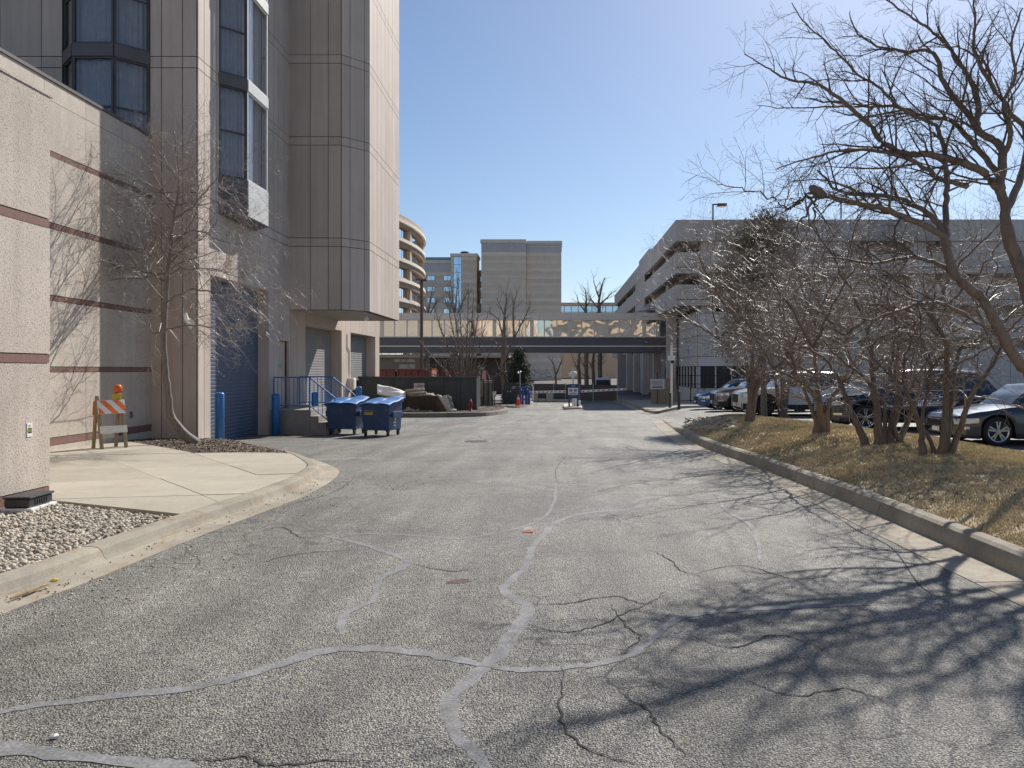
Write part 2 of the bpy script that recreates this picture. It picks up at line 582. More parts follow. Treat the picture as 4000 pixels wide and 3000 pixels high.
M_blackplastic = plain('black_plastic', (0.035, 0.037, 0.04), 0.45, 0.2, 6, bmp=0.1)
M_white = plain('white_paint', (0.78, 0.77, 0.74), 0.5, 0.05, 3)
M_dirtywhite = plain('worn_white_wood', (0.62, 0.61, 0.55), 0.8, 0.12, 5, dirt=((0.30, 0.25, 0.17), 0.6), stretch=(1, 1, 6))
M_wood = plain('old_wood', (0.30, 0.225, 0.135), 0.85, 0.3, 8, stretch=(6, 6, 1), dirt=((0.12, 0.09, 0.06), 0.5))
M_orange = plain('reflective_orange', (0.86, 0.19, 0.02), 0.45, 0.06, 6)
M_amber = plain('amber_lens', (0.62, 0.13, 0.015), 0.25, 0.1, 6)
M_yellow = plain('yellow_plastic', (0.55, 0.38, 0.04), 0.5, 0.1, 6)
M_red = plain('red_paint', (0.30, 0.035, 0.04), 0.5, 0.2, 4)
M_conered = plain('cone_red', (0.80, 0.075, 0.03), 0.5, 0.08, 5)
M_concrete = mat_concrete('grey_concrete', (0.33, 0.30, 0.27), (0.2, 0.17, 0.14), 0.4, 0.2)
M_garage = mat_painted('garage_precast', (0.63, 0.575, 0.525), 0.08, 0.14)
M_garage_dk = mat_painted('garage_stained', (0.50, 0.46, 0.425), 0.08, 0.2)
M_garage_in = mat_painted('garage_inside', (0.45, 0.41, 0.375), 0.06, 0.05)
M_annex = mat_painted('annex_panel', (0.68, 0.625, 0.585), 0.07, 0.12)
M_screen = plain('dark_screen', (0.045, 0.042, 0.042), 0.7, 0.2, 6)
M_steel = plain('galvanised_steel', (0.42, 0.42, 0.42), 0.45, 0.12, 4, metal=0.5)
M_girder = plain('girder_paint', (0.115, 0.115, 0.135), 0.45, 0.1, 0.8)
M_fascia = plain('bridge_fascia', (0.82, 0.76, 0.68), 0.5, 0.05, 0.7)
M_bridgeglass = mat_mirror_glass('bridge_glass', (0.66, 0.65, 0.60), 0.035, 0.9)
M_skyglass = mat_mirror_glass('far_glass', (0.50, 0.60, 0.72), 0.05, 0.3)
M_tan = mat_painted('tan_stone', (0.55, 0.43, 0.31), 0.06, 0.1)
M_tan_dk = mat_painted('tan_stone_dark', (0.30, 0.225, 0.165), 0.06, 0.08)
M_beige = mat_painted('beige_block', (0.88, 0.72, 0.575), 0.05, 0.04)
M_beige2 = mat_painted('beige_block_dark', (0.78, 0.63, 0.50), 0.05, 0.04)
M_beigegrey = mat_painted('grey_band', (0.60, 0.56, 0.55), 0.05, 0.04)
M_cornice = mat_painted('cornice', (0.82, 0.74, 0.65), 0.05, 0.06)
M_greenroof = plain('green_metal_roof', (0.30, 0.40, 0.33), 0.5, 0.08, 1)
M_darkgreen = plain('dark_green_steel', (0.05, 0.062, 0.062), 0.5, 0.2, 2, dirt=((0.10, 0.09, 0.08), 0.4))
M_rustred = plain('rusty_red_steel', (0.165, 0.045, 0.045), 0.6, 0.25, 2, dirt=((0.10, 0.05, 0.035), 0.6))
M_brownfab = plain('brown_fabric', (0.11, 0.078, 0.055), 0.95, 0.2, 6, bmp=0.3, bscale=40)
M_tarp = plain('pale_tarp', (0.62, 0.59, 0.53), 0.6, 0.12, 4, bmp=0.3, bscale=14)
M_carpet = plain('old_carpet', (0.33, 0.28, 0.21), 0.95, 0.25, 8, bmp=0.4, bscale=60)
M_browndk = plain('brown_metal', (0.075, 0.058, 0.05), 0.5, 0.15, 3)
M_brownscreen = plain('brown_windscreen', (0.115, 0.09, 0.08), 0.8, 0.12, 3)
M_cream = plain('cream_concrete', (0.55, 0.49, 0.38), 0.8, 0.12, 2)
M_signblue = plain('sign_blue', (0.025, 0.055, 0.20), 0.4, 0.06, 4)
M_machine = plain('machine_blue', (0.025, 0.085, 0.30), 0.4, 0.1, 3)
M_print_black = plain('print_black', (0.03, 0.03, 0.032), 0.6, 0.05, 8)
M_print_red = plain('print_red', (0.55, 0.05, 0.06), 0.6, 0.05, 8)
M_print_grey = plain('print_grey', (0.20, 0.20, 0.21), 0.6, 0.05, 8)
M_print_white = plain('print_white', (0.80, 0.80, 0.80), 0.6, 0.03, 8)
M_print_blue = plain('print_blue', (0.03, 0.16, 0.38), 0.6, 0.05, 8)
M_print_lime = plain('print_lime', (0.36, 0.46, 0.07), 0.6, 0.05, 8)
M_label_y = plain('label_yellow', (0.50, 0.40, 0.12), 0.6, 0.1, 10)
M_signboard = plain('sign_board', (0.60, 0.57, 0.53), 0.6, 0.06, 4)
M_bark = mat_bark('bark', (0.19, 0.155, 0.13))
M_bark_red = mat_bark('bark_reddish', (0.165, 0.130, 0.108))
M_bark_grey = mat_bark('bark_grey', (0.20, 0.17, 0.15))
M_twig = mat_bark('twigs', (0.29, 0.235, 0.195), 0.25, 5, 0.44, 0.7)
M_twig_pale = mat_bark('twigs_pale', (0.30, 0.255, 0.23), 0.25, 5, 0.38, 0.8)
M_twig_dk = mat_bark('twigs_dark', (0.13, 0.10, 0.085), 0.25, 5, 0.62, 0.4)
M_litter = plain('dry_leaves', (0.20, 0.135, 0.075), 0.85, 0.4, 10)

def mat_leaf(name, lo, hi):
    m, nt, b, out = nodemat(name)
    co = coords(nt)
    c = ramp(nt, noise(nt, co, 2.3, 4, 0.7), [(0.3, lo), (0.7, hi)])
    gi = nt.nodes.new('ShaderNodeNewGeometry')
    c = mix(nt, 0.35, c, ramp(nt, gi.outputs['Random Per Island'], [(0.0, tuple(x * 0.5 for x in lo)), (1.0, tuple(min(1, x * 1.6) for x in hi))]))
    nt.links.new(c, b.inputs['Base Color'])
    b.inputs['Roughness'].default_value = 0.7
    b.inputs['Subsurface Weight'].default_value = 0.0
    return m
M_juniper = mat_leaf('olive_foliage', (0.105, 0.098, 0.06), (0.20, 0.175, 0.10))
M_spruce = mat_leaf('spruce_foliage', (0.020, 0.040, 0.022), (0.055, 0.085, 0.040))
M_grass = mat_leaf('dry_grass', (0.47, 0.375, 0.225), (0.68, 0.57, 0.38))

def mat_turf():
    m, nt, b, out = nodemat('winter_turf')
    co = coords(nt)
    n1 = noise(nt, co, 0.9, 6, 0.7, 0.6)
    c = ramp(nt, n1, [(0.30, (0.16, 0.125, 0.09)), (0.43, (0.40, 0.315, 0.20)), (0.6, (0.54, 0.435, 0.27)), (0.78, (0.61, 0.51, 0.345))])
    g = noise(nt, co, 0.55, 3, 0.6)
    c = mix(nt, ramp(nt, g, [(0.58, 0.0), (0.72, 0.45)]), c, (0.22, 0.215, 0.09))
    c = mix(nt, 0.5, c, ramp(nt, noise(nt, co, 55, 4, 0.75), [(0.3, 0.1), (0.7, 0.9)]), 'OVERLAY')
    nt.links.new(c, b.inputs['Base Color'])
    b.inputs['Roughness'].default_value = 0.95
    b.inputs['Specular IOR Level'].default_value = 0.15
    bump(nt, b, noise(nt, co, 38, 2, 0.8), 0.5, 0.02)
    return m
M_turf = mat_turf()

# ---------------------------------------------------------------- ground, road, lot
def struct(o):
    o['kind'] = 'structure'
    return o

g = MB(); g.quad((-500, -250, -1.16), (500, -250, -1.16), (500, 700, -1.16), (-500, 700, -1.16))
struct(g.build('ground', M_ground))

def sheet(name, x0, x1, y0, y1, st, mat, dz=0.0):
    nx = max(1, round((x1 - x0) / st)); ny = max(1, round((y1 - y0) / st))
    v = []; f = []
    for j in range(ny + 1):
        for i in range(nx + 1):
            x = x0 + (x1 - x0) * i / nx; y = y0 + (y1 - y0) * j / ny
            v.append((x, y, zg(x, y) + dz))
    for j in range(ny):
        for i in range(nx):
            a = j * (nx + 1) + i
            f.append((a, a + 1, a + nx + 2, a + nx + 1))
    me = bpy.data.meshes.new(name); me.from_pydata(v, [], f); me.update()
    o = add(name, me, mat, smooth=True)
    return struct(o)
road = sheet('road', -22, 7, -14, 84, 0.5, M_road)
lot = sheet('parking_lot', 7, 60, -14, 84, 1.0, M_lot)

# ribbons lying on the road (sealed cracks, open cracks)
def ribbon(pts, w, dz, jit=0.0, rng=None, per=5):
    P = catmull([(p.x, p.y, 0) for p in pts], per)
    v = []; f = []
    for i, p in enumerate(P):
        t = P[min(i + 1, len(P) - 1)] - P[max(i - 1, 0)]
        t.normalize()
        n = Vector((-t.y, t.x, 0))
        ww = w if not callable(w) else w(i / (len(P) - 1))
        if rng: 
            p = p + n * rng.uniform(-jit, jit)
            ww *= rng.uniform(0.75, 1.2)
        a = p + n * ww / 2; b = p - n * ww / 2
        v += [(a.x, a.y, zg(a.x, a.y) + dz), (b.x, b.y, zg(b.x, b.y) + dz)]
    for i in range(len(P) - 1):
        f.append((2 * i, 2 * i + 1, 2 * i + 3, 2 * i + 2))
    me = bpy.data.meshes.new('ribbon'); me.from_pydata(v, [], f); me.update()
    return me
rg = random.Random(5)
def zp(zx, zy, ox, oy, s):
    return G(ox + zx / s, oy + zy / s)
seals = [
    [(1960, 3080), (1900, 2990), (1800, 2890), (1757, 2800), (1765, 2720), (1850, 2640), (1930, 2575), (1985, 2500), (2035, 2430), (2060, 2372), (2010, 2340), (1968, 2308), (1990, 2270), (2050, 2222), (2068, 2170), (2085, 2130), (2128, 2085), (2158, 2050), (2230, 2018), (2330, 2000), (2480, 1985), (2508, 1966), (2550, 1940)],
    [(2172, 1890), (2166, 1950), (2135, 2010), (2072, 2048), (1940, 2082), (1796, 2104), (1650, 2094), (1500, 2086), (1220, 2085)],
    [(1240, 2088), (1400, 2122), (1510, 2158), (1590, 2190), (1560, 2222), (1490, 2255), (1472, 2300), (1448, 2352), (1350, 2398), (1330, 2480)],
    [(-120, 2790), (0, 2778), (180, 2752), (450, 2720), (720, 2692), (905, 2652), (1085, 2598), (1220, 2552), (1356, 2535), (1540, 2540), (1720, 2566), (1900, 2598), (2000, 2614), (2180, 2611), (2360, 2588), (2480, 2548), (2580, 2462), (2650, 2417), (2750, 2394), (2900, 2381), (3175, 2367), (3400, 2363)],
    [(-100, 2915), (0, 2925), (270, 2950), (540, 2982), (760, 3010)],
    [(2790, 1930), (2812, 1955), (2834, 1991), (2935, 2056), (2957, 2114), (2964, 2194)],
]
for k, s in enumerate(seals):
    wd = [0.085, 0.05, 0.07, 0.085, 0.10, 0.05][k]
    add('crack_seal', ribbon([G(*p) for p in s], lambda t, wd=wd: wd * (1 + 0.25 * math.sin(9 * t + wd * 60)) * min(1, 0.25 + 14 * t, 0.25 + 14 * (1 - t)), 0.0012 + 0.0005 * k, 0.012, rg), M_seal, road)
cracks = [
    [(2180, 1885), (2170, 1840), (2195, 1800), (2215, 1780)], [(1420, 1810), (1700, 1800), (2150, 1803), (2600, 1795)],
    [(2550, 2150), (2620, 2190), (2660, 2230), (2740, 2250)], [(2600, 2310), (2520, 2360), (2400, 2330), (2200, 2360), (2080, 2360)],
    [(2060, 2440), (2200, 2470), (2350, 2440), (2450, 2390), (2560, 2350)], [(2380, 2360), (2440, 2440), (2500, 2490), (2420, 2560)],
    [(2200, 2600), (2190, 2720), (2205, 2850), (2330, 2940), (2500, 2990)], [(2410, 2700), (2530, 2780), (2580, 2850), (2680, 2960)],
    [(560, 2958), (800, 2972), (960, 2958), (1060, 2990), (1300, 2968), (1500, 2975)], [(1090, 1990), (1180, 1960), (1300, 1925), (1370, 1880), (1390, 1850)],
    [(1010, 2080), (1100, 2060), (1180, 2100), (1280, 2090)], [(2720, 2240), (2900, 2210), (3100, 2260), (3300, 2240)],
    [(3120, 1930), (3330, 2060), (3480, 2140), (3600, 2290), (3760, 2380)], [(1560, 1770), (1700, 1760), (1900, 1752), (2300, 1745)],
    [(1820, 1700), (2050, 1690), (2400, 1682)], [(2700, 2480), (2850, 2530), (3050, 2480), (3250, 2560)],
    [(1000, 2200), (1200, 2160), (1400, 2150)], [(1600, 2200), (1750, 2230), (1850, 2225)], [(2900, 2650), (3100, 2720), (3300, 2690), (3500, 2760)],
]
for kc, s in enumerate(cracks):
    add('crack', ribbon([G(*p) for p in s], lambda t: 0.010 * (0.3 + math.sin(math.pi * t)), 0.0045, 0.014, rg, 7), M_crack, road)

# ---------------------------------------------------------------- kerbs
def path2(P, per=5):
    return [(p.x, p.y) for p in catmull([(x, y, 0) for x, y in P], per)]

def normals(P, side):
    out = []
    for i in range(len(P)):
        a = P[max(i - 1, 0)]; b = P[min(i + 1, len(P) - 1)]
        t = Vector((b[0] - a[0], b[1] - a[1])); t.normalize()
        out.append((t.y * side, -t.x * side))
    return out

def kerb(name, P, side, prof, mat, seg=2.6, hfac=None, wfac=None, rng=random.Random(2), parent=None, piece='kerb_stone'):
    """sweep a kerb profile (offset, height) along P; one child per cast length"""
    nr = normals(P, side)
    root = parent or struct(link(bpy.data.objects.new(name, None)))
    cuts = [0]; acc = 0
    for i in range(1, len(P)):
        acc += math.dist(P[i], P[i - 1])
        if acc > seg or i == len(P) - 1:
            cuts.append(i); acc = 0
    for a, b in zip(cuts[:-1], cuts[1:]):
        mb = MB(); k = len(prof)
        tilt = rng.uniform(-0.006, 0.006)
        idx = list(range(a, b + 1))
        ring = []
        for q, i in enumerate(idx):
            x, y = P[i]; nx, ny = nr[i]
            # pull the ends back a little: an open joint between lengths
            if q == 0 and a > 0:
                x += (P[i + 1][0] - x) * 0.02; y += (P[i + 1][1] - y) * 0.02
            hf = hfac(x, y) if hfac else 1; wf = wfac(x, y) if wfac else 1
            for d, z in prof:
                X = x + nx * d * wf; Y = y + ny * d * wf
                mb.v.append((X, Y, zg(x, y) + (z * hf if z > 0 else z) + (tilt if z > 0.05 else 0)))
        for q in range(len(idx) - 1):
            for j in range(k - 1):
                f = (q * k + j, q * k + j + 1, (q + 1) * k + j + 1, (q + 1) * k + j)
                mb.f.append(f if side < 0 else f[::-1]); mb.m.append(0)
        mb.f.append(tuple(range(k))); mb.m.append(0)
        mb.f.append(tuple((len(idx) - 1) * k + j for j in range(k - 1, -1, -1))); mb.m.append(0)
        mb.build(piece, mat, root, smooth=False)
    return root

LK = [(-4.15, -9), (-4.02, 0), (-3.98, 3.5)] + [(p.x, p.y) for p in [G(*q) for q in
      [(0, 2405), (325, 2282), (723, 2119), (1013, 2007), (1157, 1953), (1266, 1898), (1318, 1858), (1316, 1832), (1248, 1803), (1171, 1781), (1038, 1755), (949, 1737), (830, 1729)]]]
LKP = path2(LK, 6)
gut = [(0.0, -0.2), (0.0, 0.006), (0.26, 0.014), (0.29, 0.02), (0.29, -0.2)]
krb = [(0.285, -0.2), (0.285, 0.018), (0.31, 0.05), (0.34, 0.105), (0.37, 0.125), (0.42, 0.133), (0.52, 0.132), (0.535, 0.12), (0.535, -0.2)]
lw = lambda x, y: 1 - 0.45 * sst(13.8, 17.5, y)
lh = lambda x, y: 1 - 0.55 * sst(15.5, 20, y)
kerb('left_gutter', LKP, -1, gut, M_gutter, 3.1, None, lw, piece='gutter_slab')
kerb('left_kerb', LKP, -1, krb, M_kerb, 2.6, lh, lw)

RK = [(4.02, -9), (3.97, 0), (3.90, 6.3), (3.78, 14), (3.62, 20)] + [(p.x, p.y) for p in [G(2587, 1645), G(2560, 1632)]]
RK = RK[:-1]
RKP = path2(RK, 8)
rgut = [(-0.45, -0.2), (-0.45, 0.006), (-0.05, 0.014), (0.0, 0.02), (0.0, -0.2)]
rkb = [(0.0, -0.2), (0.0, 0.02), (0.02, 0.10), (0.05, 0.165), (0.09, 0.19), (0.15, 0.197), (0.215, 0.19), (0.235, 0.17), (0.235, -0.2)]
rh = lambda x, y: 1 - 0.7 * sst(23, 26.5, y)
kerb('right_gutter', RKP, 1, rgut, M_gutter, 3.0, piece='gutter_slab')
kerb('right_kerb', RKP, 1, rkb, M_kerb, 2.9, rh)

# ---------------------------------------------------------------- left pavement, gravel, mulch
def offs(P, side, d, wf=None):
    nr = normals(P, side)
    return [(x + nx * d * (wf(x, y) if wf else 1), y + ny * d * (wf(x, y) if wf else 1)) for (x, y), (nx, ny) in zip(P, nr)]
inner = offs(LKP, -1, 0.54, lw)
WALLX = -10.71                     # face of the low precast building
NEARX, NEARY = -6.6, 10.0          # near block: face and far end
inner_walk = [p for p in inner if 8.45 < p[1] < 17.2]
a0 = G(722, 2015, .13); 
mulch_edge = [(p.x, p.y) for p in [G(1038, 1767, .13), G(886, 1767, .13), G(760, 1769, .13), G(582, 1737, .13), G(500, 1724, .13)]]
# keep only kerb points up to where the planting bed starts
inner_walk = [p for p in inner_walk if p[1] < mulch_edge[0][1] + 0.1 or p[0] > -5.5]
walk_poly = [(NEARX, 9.72)] + inner_walk + mulch_edge + [(WALLX + 0.02, mulch_edge[-1][1] + 0.1), (WALLX + 0.02, NEARY + 0.02), (NEARX, NEARY + 0.02)]

def split_poly(poly, p, d):
    """cut a polygon by the line through p with direction d"""
    n = (-d[1], d[0])
    s = [((x - p[0]) * n[0] + (y - p[1]) * n[1]) for x, y in poly]
    A, B = [], []
    for i in range(len(poly)):
        j = (i + 1) % len(poly)
        if s[i] >= 0: A.append(poly[i])
        if s[i] <= 0: B.append(poly[i])
        if s[i] * s[j] < 0:
            t = s[i] / (s[i] - s[j])
            q = (poly[i][0] + (poly[j][0] - poly[i][0]) * t, poly[i][1] + (poly[j][1] - poly[i][1]) * t)
            A.append(q); B.append(q)
    return [q for q in (A, B) if len(q) > 2]

def shrink(poly, d):
    cx = sum(p[0] for p in poly) / len(poly); cy = sum(p[1] for p in poly) / len(poly)
    out = []
    k = len(poly)
    for i in range(k):
        a = Vector(poly[i - 1]); b = Vector(poly[i]); c = Vector(poly[(i + 1) % k])
        e1 = (b - a); e2 = (c - b)
        if e1.length < 1e-6 or e2.length < 1e-6: continue
        e1.normalize(); e2.normalize()
        n = Vector((-e1.y - e2.y, e1.x + e2.x))
        if n.length < 1e-6: n = Vector((-e1.y, e1.x))
        n.normalize()
        out.append((b.x + n.x * d, b.y + n.y * d))
    return out
def area(p):
    return 0.5 * sum(p[i - 1][0] * p[i][1] - p[i][0] * p[i - 1][1] for i in range(len(p)))

walk = struct(link(bpy.data.objects.new('sidewalk', None)))
polys = [walk_poly]
def V2(px, py):
    p = G(px, py, .13); return (p.x, p.y)
for a, b in [((383, 1777), (870, 1967)), ((753, 1769), (994, 1852)), ((190, 1884), (1076, 1853)), ((215, 1949), (949, 1929)), ((190, 1781), (753, 1769)), ((190, 1838), (1120, 1812))]:
    A = V2(*a); B = V2(*b); d = (B[0] - A[0], B[1] - A[1])
    polys = [q for p in polys for q in split_poly(p, A, d)]
rw = random.Random(8)
for p in polys:
    if area(p) < 0: p = p[::-1]
    if abs(area(p)) < 0.03: continue
    q = shrink(p, 0.007)
    dz = 0.13 + rw.uniform(-0.004, 0.004)
    mb = MB(); mb.prism(q, lambda x, y: zg(x, y) - 0.05, lambda x, y, dz=dz: zg(x, y) + dz)
    mb.build('slab', M_walk, walk)
mb = MB(); mb.prism(shrink(walk_poly if area(walk_poly) > 0 else walk_poly[::-1], 0.02), lambda x, y: zg(x, y) - 0.1, lambda x, y: zg(x, y) + 0.105)
mb.build('slab_bed', M_soil, walk)

# planting bed
bed = mulch_edge[::-1] + [p for p in inner if p[1] > mulch_edge[0][1] - 0.3 and p[0] < -5.2 and p[0] > -9.2] + [(-9.3, 20.35), (WALLX, 20.35), (WALLX, mulch_edge[-1][1])]
if area(bed) < 0: bed = bed[::-1]
mb = MB(); mb.prism(bed, lambda x, y: zg(x, y) - 0.1, lambda x, y: zg(x, y) + 0.115)
struct(mb.build('planting_bed', M_soil))

def inside(poly, x, y):
    c = False
    for i in range(len(poly)):
        (x1, y1), (x2, y2) = poly[i - 1], poly[i]
        if (y1 > y) != (y2 > y) and x < (x2 - x1) * (y - y1) / (y2 - y1) + x1: c = not c
    return c

ICO = None
def ico():
    global ICO
    if ICO is None:
        bm = bmesh.new(); bmesh.ops.create_icosphere(bm, subdivisions=1, radius=1)
        ICO = ([tuple(v.co) for v in bm.verts], [tuple(v.index for v in f.verts) for f in bm.faces])
        bm.free()
    return ICO
def ico0():
    bm = bmesh.new(); bmesh.ops.create_icosphere(bm, subdivisions=1, radius=1)
    r = ([tuple(v.co) for v in bm.verts], [tuple(v.index for v in f.verts) for f in bm.faces]); bm.free(); return r

def scatter(name, mat, pts, size, seed, flat=0.6, kind='stuff', label=None, cat=None, chip=False, smooth=True):
    """pts: (x,y,z); size: (lo,hi)"""
    rr = np.random.default_rng(seed)
    if chip:
        bv = np.array([(-1, -.35, 0), (1, -.3, 0), (.9, .35, .1), (-.9, .3, .1), (-1, -.3, .3), (1, -.3, .35), (.9, .3, .35), (-.9, .3, .3)], float)
        bf = np.array([(0, 1, 5), (0, 5, 4), (1, 2, 6), (1, 6, 5), (2, 3, 7), (2, 7, 6), (3, 0, 4), (3, 4, 7), (4, 5, 6), (4, 6, 7)])
    else:
        v, f = ico0(); bv = np.array(v); bf = np.array(f)
    n = len(pts); P = np.array(pts)
    s = rr.uniform(size[0], size[1], n)
    a = rr.uniform(0, 2 * np.pi, n)
    sx = s * rr.uniform(0.75, 1.3, n); sy = s * rr.uniform(0.6, 1.0, n); sz = s * flat * rr.uniform(0.7, 1.2, n)
    B = np.repeat(bv[None], n, 0)
    if not chip: B = B * (1 + rr.uniform(-0.16, 0.16, (n, len(bv), 1)))
    X = B[:, :, 0] * sx[:, None]; Y = B[:, :, 1] * sy[:, None]; Z = B[:, :, 2] * sz[:, None]
    tx = rr.normal(0, 0.25, n)[:, None]; 
    Z = Z + X * tx
    ca = np.cos(a)[:, None]; sa = np.sin(a)[:, None]
    W = np.stack([X * ca - Y * sa + P[:, 0:1], X * sa + Y * ca + P[:, 1:2], Z + P[:, 2:3]], -1).reshape(-1, 3)
    F = (bf[None] + (np.arange(n) * len(bv))[:, None, None]).reshape(-1, 3)
    me = bpy.data.meshes.new(name)
    me.vertices.add(len(W)); me.vertices.foreach_set('co', W.ravel())
    me.loops.add(F.size); me.loops.foreach_set('vertex_index', F.ravel().astype(np.int32))
    me.polygons.add(len(F)); me.polygons.foreach_set('loop_start', np.arange(0, F.size, 3, dtype=np.int32))
    me.polygons.foreach_set('loop_total', np.full(len(F), 3, np.int32))
    me.update(calc_edges=True)
    o = add(name, me, mat, smooth=smooth)
    return tag(o, label, cat, kind=kind)

def rnd_in(poly, n, seed, zf):
    rr = random.Random(seed)
    xs = [p[0] for p in poly]; ys = [p[1] for p in poly]
    out = []
    while len(out) < n:
        x = rr.uniform(min(xs), max(xs)); y = rr.uniform(min(ys), max(ys))
        if inside(poly, x, y): out.append((x, y, zf(x, y)))
    return out

# stones per island colour
def mat_stones(name, cols):
    m, nt, b, out = nodemat(name)
    gi = nt.nodes.new('ShaderNodeNewGeometry')
    c = ramp(nt, gi.outputs['Random Per Island'], [(i / (len(cols) - 1), c) for i, c in enumerate(cols)])
    c = mix(nt, 0.3, c, ramp(nt, noise(nt, coords(nt), 70, 3), [(0.3, 0.1), (0.7, 0.9)]), 'OVERLAY')
    nt.links.new(c, b.inputs['Base Color'])
    b.inputs['Roughness'].default_value = 0.75
    return m
M_stones = mat_stones('pebbles', [(0.22, 0.19, 0.15), (0.45, 0.40, 0.31), (0.56, 0.51, 0.42), (0.40, 0.31, 0.22), (0.62, 0.58, 0.50), (0.34, 0.31, 0.27), (0.52, 0.46, 0.35)])
M_chips = mat_stones('bark_chips', [(0.045, 0.033, 0.026), (0.12, 0.085, 0.06), (0.20, 0.155, 0.11), (0.075, 0.055, 0.045)])
M_leafbits = mat_stones('leaf_litter', [(0.10, 0.07, 0.045), (0.22, 0.15, 0.08), (0.16, 0.105, 0.06), (0.30, 0.23, 0.14)])

gin = [p for p in inner if 1.0 < p[1] < 8.6]
gravel_poly = [(NEARX, 0.5)] + gin + [(a0.x, a0.y), (NEARX, 9.66)]
mb = MB(); mb.prism(gravel_poly, lambda x, y: zg(x, y) - 0.1, lambda x, y: zg(x, y) + 0.075)
struct(mb.build('gravel_bed', M_gravelbed))
vis = [p for p in gravel_poly if p[1] > 4] 
vpoly = [(NEARX, 4.6)] + [p for p in gin if p[1] > 4.6] + [(a0.x, a0.y), (NEARX, 9.66)]
scatter('gravel', M_stones, rnd_in(vpoly, 9000, 3, lambda x, y: zg(x, y) + 0.085 + 0.02 * random.Random(int(x * 9999 + y * 777)).random()), (0.013, 0.030), 4, 0.7,
        label='loose pale river gravel beside the near speckled wall', cat='gravel')
scatter('bark_mulch', M_chips, rnd_in(bed, 4200, 6, lambda x, y: zg(x, y) + 0.122), (0.018, 0.06), 7, 0.35, chip=True,
        label='brown bark mulch around the small tree', cat='mulch', smooth=False)
# grit swept into the left gutter
gp = []
rr = random.Random(12)
gutp = [p for p in offs(LKP, -1, 0.18, lw) if 4.6 < p[1] < 13]
for x, y in gutp:
    for _ in range(4):
        xx = x + rr.gauss(0, 0.09); yy = y + rr.uniform(-.2, .2)
        gp.append((xx, yy, zg(xx, yy) + 0.018))
for _ in range(260):
    k = rr.choice(gutp); xx = k[0] + 0.2 + abs(rr.gauss(0, 0.5)); yy = k[1] + rr.uniform(-.4, .4)
    gp.append((xx, yy, zg(xx, yy) + 0.004))
scatter('gutter_grit', M_stones, gp, (0.004, 0.014), 14, 0.7, label='scattered grit and pebbles in the left gutter', cat='grit')
# ---------------------------------------------------------------- grass mound on the right
def lerp_tab(tab, y):
    for (a, va), (b, vb) in zip(tab[:-1], tab[1:]):
        if y <= b: 
            t = max(0, (y - a) / (b - a)); return va + (vb - va) * t
    return tab[-1][1]
rk_tab = [(y, x + 0.225) for x, y in RKP]
far_tab = [(-9, 9.1), (17.2, 9.05), (19, 8.5), (21.5, 7.45), (24.0, 6.7), (26.0, 6.2), (27.2, 5.2)]
YM0, YM1 = -8.0, 27.2
MU = []
for _i in range(int((YM1 - YM0 + 2) / 0.05)):
    _y = YM0 - 0.5 + _i * 0.05
    MU.append((lerp_tab(rk_tab, _y) if _y < 25.0 else rk_tab[-1][1] + (_y - 25.0) * 0.6, lerp_tab(far_tab, _y)))
def mound_u(x, y):
    t = (y - YM0 + 0.5) / 0.05
    i = min(max(int(t), 0), len(MU) - 2); t = min(max(t - i, 0), 1)
    a, b = MU[i], MU[i + 1]
    return a[0] + (b[0] - a[0]) * t, a[1] + (b[1] - a[1]) * t
def hash2(x, y):
    return (math.sin(x * 12.9898 + y * 78.233) * 43758.5453) % 1.0
def vnoise(x, y):
    ix, iy = math.floor(x), math.floor(y); fx, fy = x - ix, y - iy
    fx = fx * fx * (3 - 2 * fx); fy = fy * fy * (3 - 2 * fy)
    a, b, c, d = hash2(ix, iy), hash2(ix + 1, iy), hash2(ix, iy + 1), hash2(ix + 1, iy + 1)
    return a + (b - a) * fx + (c - a) * fy + (a - b - c + d) * fx * fy
def mound_z(x, y):
    a, b = mound_u(x, y)
    if b - a < 0.05: return None
    u = (x - a) / (b - a)
    if u < 0 or u > 1 or y < YM0 or y > YM1: return None
    ends = 1 - sst(23.0, 27.0, y)
    z0 = zg(a, y) + 0.175 * (1 - 0.75 * sst(23, 26.5, y)); z1 = zg(b, y) + 0.10 * ends
    top = 0.34 * math.sin(math.pi * min(1, u * 1.02)) ** 0.8 * (0.35 + 0.65 * ends) * (0.75 + 0.25 * sst(6, 14, y))
    nz = 0.05 * (vnoise(x * 1.3, y * 1.3) - 0.5) + 0.03 * (vnoise(x * 4, y * 4) - 0.5)
    return z0 + (z1 - z0) * u + top + nz * min(1, 6 * u, 6 * (1 - u)) - 0.01
def surf(x, y):
    m = mound_z(x, y)
    return m if m is not None else zg(x, y)
def Gs(px, py):
    """first point of the ground or the mound along the ray of a photo pixel"""
    Y = 3.0
    while Y < 60:
        x = (px - VPX) / FPX * Y; z = CAMZ + (VPY - py) / FPX * Y
        if z <= surf(x, Y): return Vector((x, Y, surf(x, Y)))
        Y += 0.03
    return Vector((x, Y, z))
nu = 34; ny = 210
v = []; f = []
for j in range(ny + 1):
    y = YM0 + (YM1 - YM0) * j / ny
    a, b = mound_u(0, y)
    if b - a < 0.06: b = a + 0.06
    for i in range(nu + 1):
        x = a + (b - a) * i / nu
        xe = min(max(x, a + 1e-4), b - 1e-4)
        z = mound_z(xe, min(max(y, YM0 + 1e-4), YM1 - 1e-4))
        v.append((x, y, z if z is not None else zg(x, y)))
for j in range(ny):
    for i in range(nu):
        q = j * (nu + 1) + i
        f.append((q, q + 1, q + nu + 2, q + nu + 1))
me = bpy.data.meshes.new('grass_mound'); me.from_pydata(v, [], f); me.update()
struct(add('grass_mound', me, M_turf, smooth=True))
